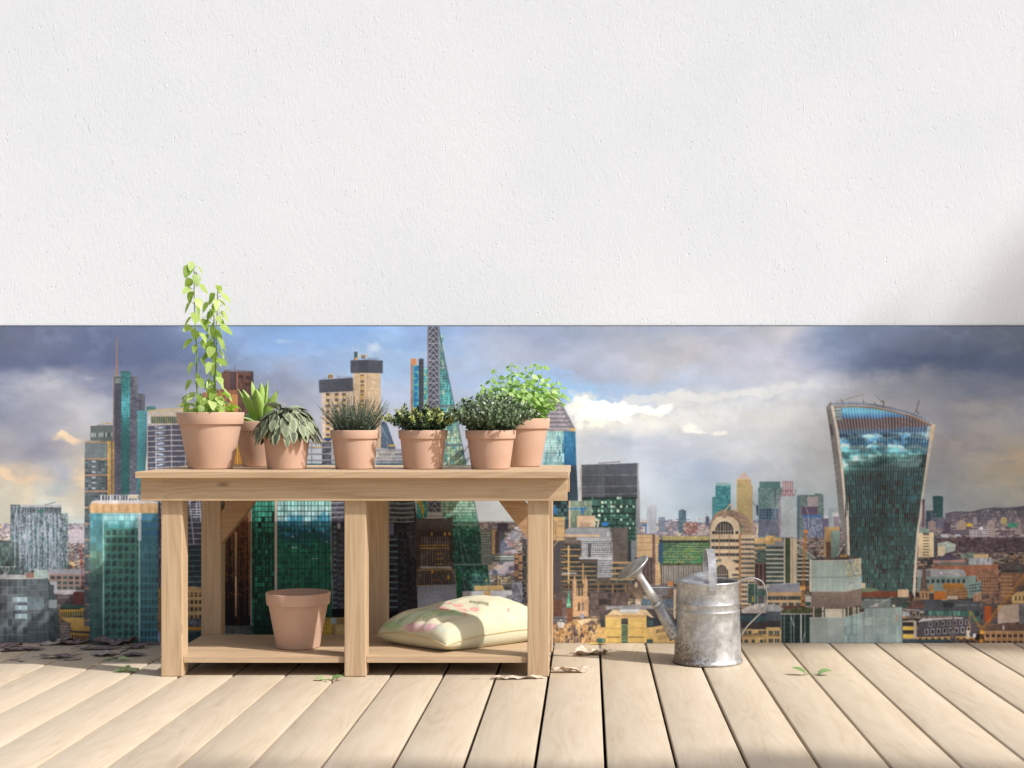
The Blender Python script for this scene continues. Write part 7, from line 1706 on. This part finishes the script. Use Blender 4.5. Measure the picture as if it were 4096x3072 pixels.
poly([(808, 868), (860, 862), (930, 870), (970, 900), (808, 900)], (110, 130, 104), .1); poly([(808, 905), (960, 892), (1125, 898), (1200, 955), (808, 950)], (138, 76, 52), .08, (110, 60, 48)); rect(1120, 880, 1212, 960, (214, 184, 150), .06) ; rect(1155, 885, 1215, 940, (222, 190, 150), .06); rect(808, 946, 1210, 1050, (74, 82, 80), .12); rect(830, 965, 1180, 975, (150, 150, 140), .1); rect(800, 975, 1060, 1040, (108, 120, 118), .08); rect(805, 822, 840, 868, (206, 190, 160), .06)
fac([(1060, 965), (1210, 965), (1210, 1060), (1060, 1060)], 6, 4, (64, 70, 70), [(50, 96, 84), (84, 84, 80)], .15, .35); line([(880, 1040), (950, 1005), (1080, 940)], 5, (190, 186, 178)); rect(915, 1000, 950, 1028, (176, 172, 168), .1)
part('printed_building', 'printed slate office with green windows and the mansard row before it', 8)
poly([(1225, 985), (1355, 965), (1600, 975), (1830, 985), (1840, 1170), (1225, 1130)], (78, 82, 88), .08); rect(1225, 980, 1350, 1045, (104, 74, 66), .1); fac([(1290, 1060), (1820, 1062), (1820, 1110), (1290, 1100)], 15, 1, (70, 78, 84), [(62, 120, 108), (50, 64, 70), (84, 140, 124)], .2, .1); rect(1510, 990, 1600, 1035, (50, 54, 60), .08); rect(1618, 1010, 1830, 1020, (110, 116, 122), .1); rect(1750, 1120, 1830, 1160, (60, 110, 96), .1)
line([(1160, 1048), (1290, 1060), (1350, 1075)], 7, (196, 190, 180)); poly([(1160, 1060), (1220, 1085), (1220, 1110), (1160, 1110)], (170, 176, 180)); 
for x in (1238, 1300): poly([(x, 1110), (x+5, 1075), (x+38, 1068), (x+38, 1110)], (176, 150, 120), .12); rect(x+8, 1085, x+30, 1110, (70, 60, 56), .1)
rect(1190, 1108, 1660, 1128, (130, 116, 104), .25); poly([(1280, 1165), (1330, 1128), (1670, 1118), (1700, 1135), (1300, 1160)], (186, 184, 182), .06)
poly([(1278, 1290), (1300, 1160), (1500, 1140), (1760, 1130), (1785, 1200), (1785, 1290), (1720, 1300)], (84, 78, 86), .06); 
for i, x in enumerate(range(1390, 1740, 52)): rect(x, 1160-i*3, x+26, 1200-i*3, (206, 200, 190), .05); rect(x+4, 1165-i*3, x+22, 1197-i*3, (44, 46, 52), .05)
for i, x in enumerate(range(1352, 1740, 52)): rect(x, 1222-i*3, x+30, 1270-i*3, (210, 204, 194), .05); rect(x+5, 1228-i*3, x+25, 1265-i*3, (44, 46, 52), .05)
poly([(1275, 1292), (1720, 1282), (1785, 1290), (1785, 1320), (1275, 1320)], (206, 160, 90), .1); 
for x in range(1300, 1700, 54): rect(x, 1296, x+24, 1318, (80, 66, 54), .1)
rect(1162, 1150, 1280, 1310, (150, 130, 112), .08)
for k, y in enumerate((1165, 1200, 1232, 1268)): rect(1162, y, 1256, y+30, (226, 186, 70) if k % 2 else (50, 44, 44), .06)
rect(1256, 1150, 1278, 1300, (190, 176, 160), .05); line([(1162, 1152), (1260, 1150)], 6, (200, 196, 190))
poly([(1060, 1345), (1150, 1310), (1560, 1308), (1640, 1345)], (62, 78, 84), .06); poly([(1590, 1320), (1640, 1345), (1480, 1345)], (60, 62, 66)); line([(1560, 1310), (1650, 1345)], 4, (170, 170, 170))
rect(1078, 1268, 1152, 1330, (40, 44, 48), .3); line([(1060, 1342), (1090, 1320), (1150, 1270)], 6, (56, 58, 62))
part('printed_church_spire', 'printed thin lattice spire before the mansard roof', 8)
poly([(1596, 1050), (1604, 1150), (1618, 1250), (1618, 1330), (1576, 1330), (1576, 1250), (1588, 1150)], (92, 84, 86), .15); 
for k in range(9): line([(1580, 1150+k*18), (1614, 1150+k*18)], 2.5, (130, 120, 116))
line([(1596, 1050), (1596, 1020)], 4, (110, 100, 100)); rect(1572, 1240, 1622, 1250, (140, 126, 116))
part('printed_building', 'printed brown and orange roofs at the lower right', 8)
rect(2005, 670, 3200, 730, (84, 76, 76), .12); fac([(2020, 705), (3200, 700), (3200, 745), (2020, 745)], 50, 1, (70, 62, 62), [(54, 90, 76), (60, 50, 50)], .4, .1); rect(2005, 735, 3200, 1000, (128, 92, 74), .16)
fac([(2005, 760), (2110, 760), (2110, 960), (2005, 960)], 6, 6, (176, 130, 92), [(110, 78, 60), (84, 64, 56)], .4, .45); fac([(1850, 930), (2010, 900), (2010, 1020), (1850, 1040)], 8, 4, (120, 92, 80), [(70, 60, 60), (150, 116, 90)], .3, .4)
poly([(2105, 1000), (2105, 935), (2140, 905), (2230, 890), (3200, 890), (3200, 1000)], (206, 170, 106), .08); ellipse(2170, 895, 56, 56, (92, 78, 70), .1, 180, 360); 
for x in range(2130, 2215, 34): rect(x, 935, x+14, 975, (96, 72, 54), .1)
rect(1850, 1000, 1990, 1180, (92, 84, 86), .1); poly([(1865, 1022), (1925, 1020), (1925, 1165), (1870, 1165)], (196, 92, 44), .05, (160, 70, 36)); rect(1925, 1030, 1982, 1130, (110, 80, 70), .1)
poly([(1980, 1015), (2165, 1000), (2165, 1160), (1980, 1172)], (196, 172, 150), .05); line([(1980, 1015), (2165, 1000)], 7, (120, 96, 70)); rect(2165, 1000, 3200, 1180, (110, 104, 106), .15)
poly([(1840, 1245), (1870, 1185), (2212, 1180), (3200, 1180), (3200, 1245)], (104, 80, 70), .1); rect(1862, 1240, 3200, 1345, (180, 134, 88), .08)
for x in range(1880, 3200, 48): rect(x, 1265, x+30, 1292, (66, 54, 50), .1); rect(x, 1325, x+30, 1345, (66, 54, 50), .1); line([(x-10, 1240), (x-10, 1345)], 4, (212, 166, 112))
line([(1862, 1240), (3200, 1238)], 5, (206, 166, 120)); rect(2022, 1190, 2040, 1226, (190, 180, 170)); rect(1650, 1310, 1870, 1345, (84, 66, 54), .2)
part('printed_building', 'printed white banded offices left of the glass box tower', 8)
for k in range(9): rect(-20, 508+k*38, 135, 532+k*38, (70, 88, 84), .12); rect(-20, 532+k*38, 135, 546+k*38, (190, 186, 172), .06)
rect(-20, 465, 135, 508, (150, 152, 156), .06); rect(-20, 415, 55, 490, (214, 176, 110), .12); rect(135, 436, 192, 822, (70, 86, 62), .08); rect(135, 436, 146, 822, (206, 196, 176), .04); rect(190, 436, 248, 822, (214, 196, 166), .04); rect(205, 436, 212, 822, (170, 150, 122))
for k in range(7): rect(250, 585+k*36, 352, 606+k*36, (64, 74, 72), .12); rect(250, 606+k*36, 352, 620+k*36, (206, 200, 188), .06)
rect(250, 820, 352, 850, (80, 76, 70), .1); poly([(248, 485), (412, 612), (350, 622), (248, 560)], (120, 130, 118), .2); line([(248, 488), (412, 612)], 6, (222, 214, 200)); line([(248, 560), (352, 620)], 4, (206, 200, 190))
for k in range(9): line([(255+k*17, 492+k*13), (255+k*17, 560+k*6)], 2.6, (196, 190, 178))
poly([(-20, 905), (20, 835), (270, 825), (285, 900)], (140, 146, 158), .06); line([(-20, 838), (275, 822)], 5, (196, 196, 196)); rect(-20, 900, 290, 935, (190, 156, 116), .06); fac([(-20, 935), (280, 935), (280, 970), (-20, 970)], 14, 1, (176, 140, 104), [(70, 88, 86), (60, 66, 68)], .15, .1); rect(-20, 970, 290, 990, (206, 176, 136), .05); fac([(-20, 990), (280, 990), (280, 1020), (-20, 1020)], 5, 1, (196, 160, 120), [(80, 90, 90)], .3, .1); rect(-20, 1020, 350, 1090, (96, 66, 54), .15)
poly([(-20, 1070), (-20, 1010), (40, 1004), (100, 1020), (138, 1062), (110, 1075)], (150, 156, 160), .1)
for k in range(9): line([(-10+k*16, 1010), (20+k*14, 1070)], 3, (206, 206, 206))
poly([(110, 1062), (300, 1030), (370, 1040), (370, 1090), (110, 1090)], (78, 84, 56), .3); rect(-20, 1070, 105, 1150, (84, 92, 104), .1); rect(-20, 1150, 105, 1205, (64, 58, 62), .08); rect(-20, 1205, 105, 1345, (222, 186, 120), .06)
for y in (1235, 1305): 
    for x in (5, 58): rect(x, y, x+36, y+32, (70, 84, 84), .1); rect(x+16, y, x+19, y+32, (226, 214, 180))
rect(0, 1272, 100, 1280, (110, 84, 60), .2)
part('printed_building', 'printed dark green glass block with white columns', 8)
rect(320, 935, 372, 1030, (206, 200, 190), .06); rect(322, 988, 368, 1022, (50, 90, 78), .06)
poly([(103, 1092), (360, 1090), (360, 1345), (115, 1345)], (36, 56, 54), .1); rect(103, 1086, 385, 1096, (190, 190, 184), .04)
for k in range(6): line([(118, 1130+k*40), (358, 1126+k*40)], 3, (60, 92, 84))
for x in (112, 138, 196, 222, 280, 286, 318): line([(x, 1094), (x, 1345)], 5, (206, 208, 204))
line([(196, 1110), (222, 1200)], 6, (206, 208, 204)); line([(318, 1250), (292, 1345)], 6, (206, 208, 204))
part('printed_glass_box_tower', 'printed pale green glass box perched on columns over lower glass blocks', 8)
rect(485, 335, 500, 600, (176, 150, 104), .05); rect(500, 340, 614, 600, (206, 170, 110), .05, (110, 78, 62)); rect(498, 470, 545, 600, (100, 70, 56), .1); rect(540, 372, 618, 600, (140, 166, 156), .06, (96, 116, 110))
poly([(560, 600), (600, 600), (655, 500), (668, 492), (640, 580), (720, 590), (770, 598), (770, 622), (500, 622), (490, 600)], (84, 78, 76), .25); line([(595, 590), (650, 505), (665, 492)], 5, (206, 206, 206)); line([(635, 492), (665, 490)], 4, (206, 206, 206)); rect(618, 578, 682, 600, (190, 140, 84), .1)
fac([(368, 628), (666, 628), (668, 900), (370, 900)], 3, 2, (110, 128, 122), [(166, 184, 176), (160, 180, 172)], .004, .012, .03); rect(357, 620, 372, 900, (226, 214, 196), .03)
for k in range(12): rect(385+k*24, 632, 396+k*24, 895, (150, 170, 170) if k % 2 else (180, 192, 184), .02, a=.35)
fac([(666, 628), (804, 612), (806, 872), (668, 900)], 9, 14, (170, 176, 160), [(196, 186, 150), (176, 190, 180), (150, 168, 164), (206, 196, 160)], .05, .04, .1); poly([(668, 780), (806, 765), (806, 872), (668, 900)], (160, 186, 190), .08, a=.6)
r_ = random.Random(8)
for k in range(60): x = r_.uniform(672, 800); y = r_.uniform(640, 840); line([(x, y), (x+r_.uniform(-4, 4), y+r_.uniform(8, 34))], 2.6, r_.choice([(226, 232, 226), (110, 130, 130), (222, 206, 150)]), .7)
line([(357, 630), (666, 628), (804, 612)], 6, (222, 210, 190)); line([(370, 774), (667, 774), (805, 750)], 3.5, (110, 124, 118))
poly([(371, 898), (668, 898), (806, 872), (805, 1018), (640, 1046), (371, 1040)], (140, 122, 110), .05, (128, 112, 104)); line([(668, 900), (668, 1040)], 3, (120, 104, 96)); line([(371, 898), (668, 898), (806, 872)], 4, (176, 160, 140))
for x in (462, 478, 494): ellipse(x, 943, 4, 4, (50, 46, 44))
rect(385, 1042, 790, 1122, (84, 84, 70), .2); rect(490, 1045, 668, 1118, (216, 206, 184), .04); rect(640, 1045, 650, 1118, (140, 130, 116))
for x in (388, 462, 470, 686, 730, 745, 775): rect(x, 1030, x+9, 1120, (214, 208, 194), .04)
line([(430, 1085), (490, 1062)], 7, (60, 66, 50))
fac([(357, 1125), (655, 1125), (655, 1345), (357, 1345)], 2, 3, (104, 118, 116), [(158, 170, 164), (150, 166, 162)], .006, .02, .03)
fac([(655, 1125), (828, 1080), (828, 1345), (655, 1345)], 6, 3, (104, 124, 124), [(146, 172, 170), (156, 184, 180), (140, 160, 160)], .03, .025, .05); line([(357, 1122), (655, 1122), (828, 1078)], 6, (196, 204, 198))
for x in (770, 786, 806): line([(x, 1100), (x, 1345)], 3, (214, 214, 206), .7)
for k in range(14): rect(372+k*20, 1130, 382+k*20, 1340, (176, 186, 180), .02, a=.25)
fac([(830, 1042), (1105, 1034), (1105, 1345), (830, 1345)], 8, 4, (104, 122, 118), [(142, 160, 156), (134, 152, 150), (148, 164, 158)], .02, .016, .04); fac([(1105, 1034), (1156, 1032), (1158, 1345), (1105, 1345)], 2, 4, (110, 128, 124), [(150, 172, 166), (140, 158, 156)], .03, .016, .05)
line([(830, 1040), (1156, 1030)], 7, (110, 112, 104)); rect(1100, 1090, 1116, 1150, (196, 120, 96), .05, a=.5); line([(870, 1034), (915, 1015), (940, 1030)], 5, (190, 190, 186)); rect(1072, 1010, 1096, 1030, (206, 186, 160))
part('printed_crane', 'printed orange luffing tower crane at the right edge', 8)
def truss(pts, w_, col, step=14, th=3.6):
    (x1, y1), (x2, y2) = pts; L_ = math.hypot(x2-x1, y2-y1); ux, uy = (x2-x1)/L_, (y2-y1)/L_; nx, ny = -uy*w_/2, ux*w_/2
    line([(x1+nx, y1+ny), (x2+nx, y2+ny)], th, col); line([(x1-nx, y1-ny), (x2-nx, y2-ny)], th, tuple(int(c*.8) for c in col)); n_ = int(L_/step); pr = None
    for k in range(n_+1):
        s_ = 1 if k % 2 else -1; p = (x1+ux*L_*k/n_+nx*s_, y1+uy*L_*k/n_+ny*s_)
        if pr: line([pr, p], th*.7, col)
        pr = p
OR = (226, 150, 44)
truss([(2330, 610), (1845, 1232)], 20, OR, 18); truss([(1742, 1062), (1846, 1232)], 13, OR, 16); line([(1740, 1062), (1742, 1235)], 6, OR); truss([(1845, 1232), (1838, 1330)], 22, OR, 20); rect(1708, 1232, 1738, 1300, (214, 200, 180), .05); rect(1766, 1262, 1792, 1295, (222, 222, 222), .05); line([(1740, 1300), (1850, 1345)], 8, (150, 96, 50)); rect(1826, 1238, 1864, 1262, (232, 160, 50), .05); rect(1826, 1310, 1856, 1340, (220, 146, 44), .08)
part('printed_crane', 'printed upright orange crane mast left of the glass box tower', 8)
truss([(322, 372), (300, 890)], 19, (222, 134, 40), 20, 4.5); truss([(300, 890), (298, 1022)], 26, (226, 140, 44), 20, 5); rect(308, 366, 342, 392, (226, 140, 44), .08); rect(272, 850, 318, 888, (200, 150, 84), .2)
for k in range(26): line([(312-k*.8, 400+k*19), (332-k*.9, 408+k*19)], 4, (196, 110, 34))

# ---- light softening like a photographic print, then into the mesh at half the paint resolution
h2, w2 = HH//2, WW//2
D = cv[:h2*2, :w2*2].reshape(h2, 2, w2, 2, 3).mean((1, 3)); OW = own[0:h2*2:2, 0:w2*2:2]
NBh = NB[:h2*2:2, :w2*2:2]; N1h = NP1[:h2*2:2, :w2*2:2]; NVh = vnoise(h2, w2, 60, 71, 3, .35)
bm_ = (1+.34*(NBh-.5)+.22*(N1h-.5)+.16*(NVh-.5))[..., None]; D = np.where((OW == 0)[..., None], D, D*bm_)
def soft(Q): return Q*.5+.25*(np.roll(Q, 1, 0)+np.roll(Q, -1, 0))
D = soft(np.swapaxes(soft(np.swapaxes(D, 0, 1)), 0, 1))
gr = (vnoise(h2, w2, 3, 99, 1)-.5)[..., None]*3.0
mn = D.mean(-1, keepdims=True); sk = (OW == 0)[..., None]
D = np.where(sk, (mn*1.04+(D-mn)*1.0)*np.array([.985, 1.003, 1.0])+2, mn+(D-mn)*.88)
D = np.clip(D+gr, 4, 252)
MG = 0.97
A_ = lin(D).astype(np.float32)*MG*np.array([.985, 1.0, 1.035], np.float32)
def build_mural():
    X = (np.arange(w2)*2+1-MX-VX)*YW/FPX; Z = H_CAM-((np.arange(h2)*2+1+MY0)-VY)*YW/FPX
    YP = YW-0.0065
    root = thing('mural', 'wide printed skyline mural of glass towers under clouds fixed along the foot of the wall', 'mural', (0, YP, 0))
    xa, xb, zt, zb = float(X[0]), float(X[-1]), float(Z[0]), max(0.0008, float(Z[-1]))
    t = NT('mural_board_seam_shade'); t.p.inputs['Base Color'].default_value = L4((30, 29, 31)); t.p.inputs['Roughness'].default_value = .8  # near-black so the lip above the print paints in the seam shadow
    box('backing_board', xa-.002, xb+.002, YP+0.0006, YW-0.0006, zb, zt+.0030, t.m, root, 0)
    t = NT('mural_print'); a = t.n('Attribute', attribute_name='dye'); t.l(a.outputs['Color'], t.p.inputs['Base Color'])
    t.p.inputs['Roughness'].default_value = .62; t.p.inputs['Specular IOR Level'].default_value = .22
    tc = t.n('TexCoord'); t.bump(t.noise(tc.outputs['Object'], 420, 3), .05, .0006)
    F_ow = OW[:-1, :-1]
    XX, ZZ = np.meshgrid(X, Z); ZZ = np.maximum(ZZ, zb)
    for k, (nm, lb) in enumerate(NAMES):
        jj, ii = np.nonzero(F_ow == k)
        if len(jj) < 40: continue
        a0 = jj*w2+ii; F = np.stack([a0, a0+w2, a0+w2+1, a0+1], 1); u, inv = np.unique(F, return_inverse=True)
        F = inv.reshape(F.shape)
        V = np.stack([XX.ravel()[u], np.full(len(u), YP), ZZ.ravel()[u]], 1)
        o = np_mesh(nm, V, F, t.m, root, False, {'dye': A_.reshape(-1, 3)[u]})
        o['label'] = lb
build_mural()
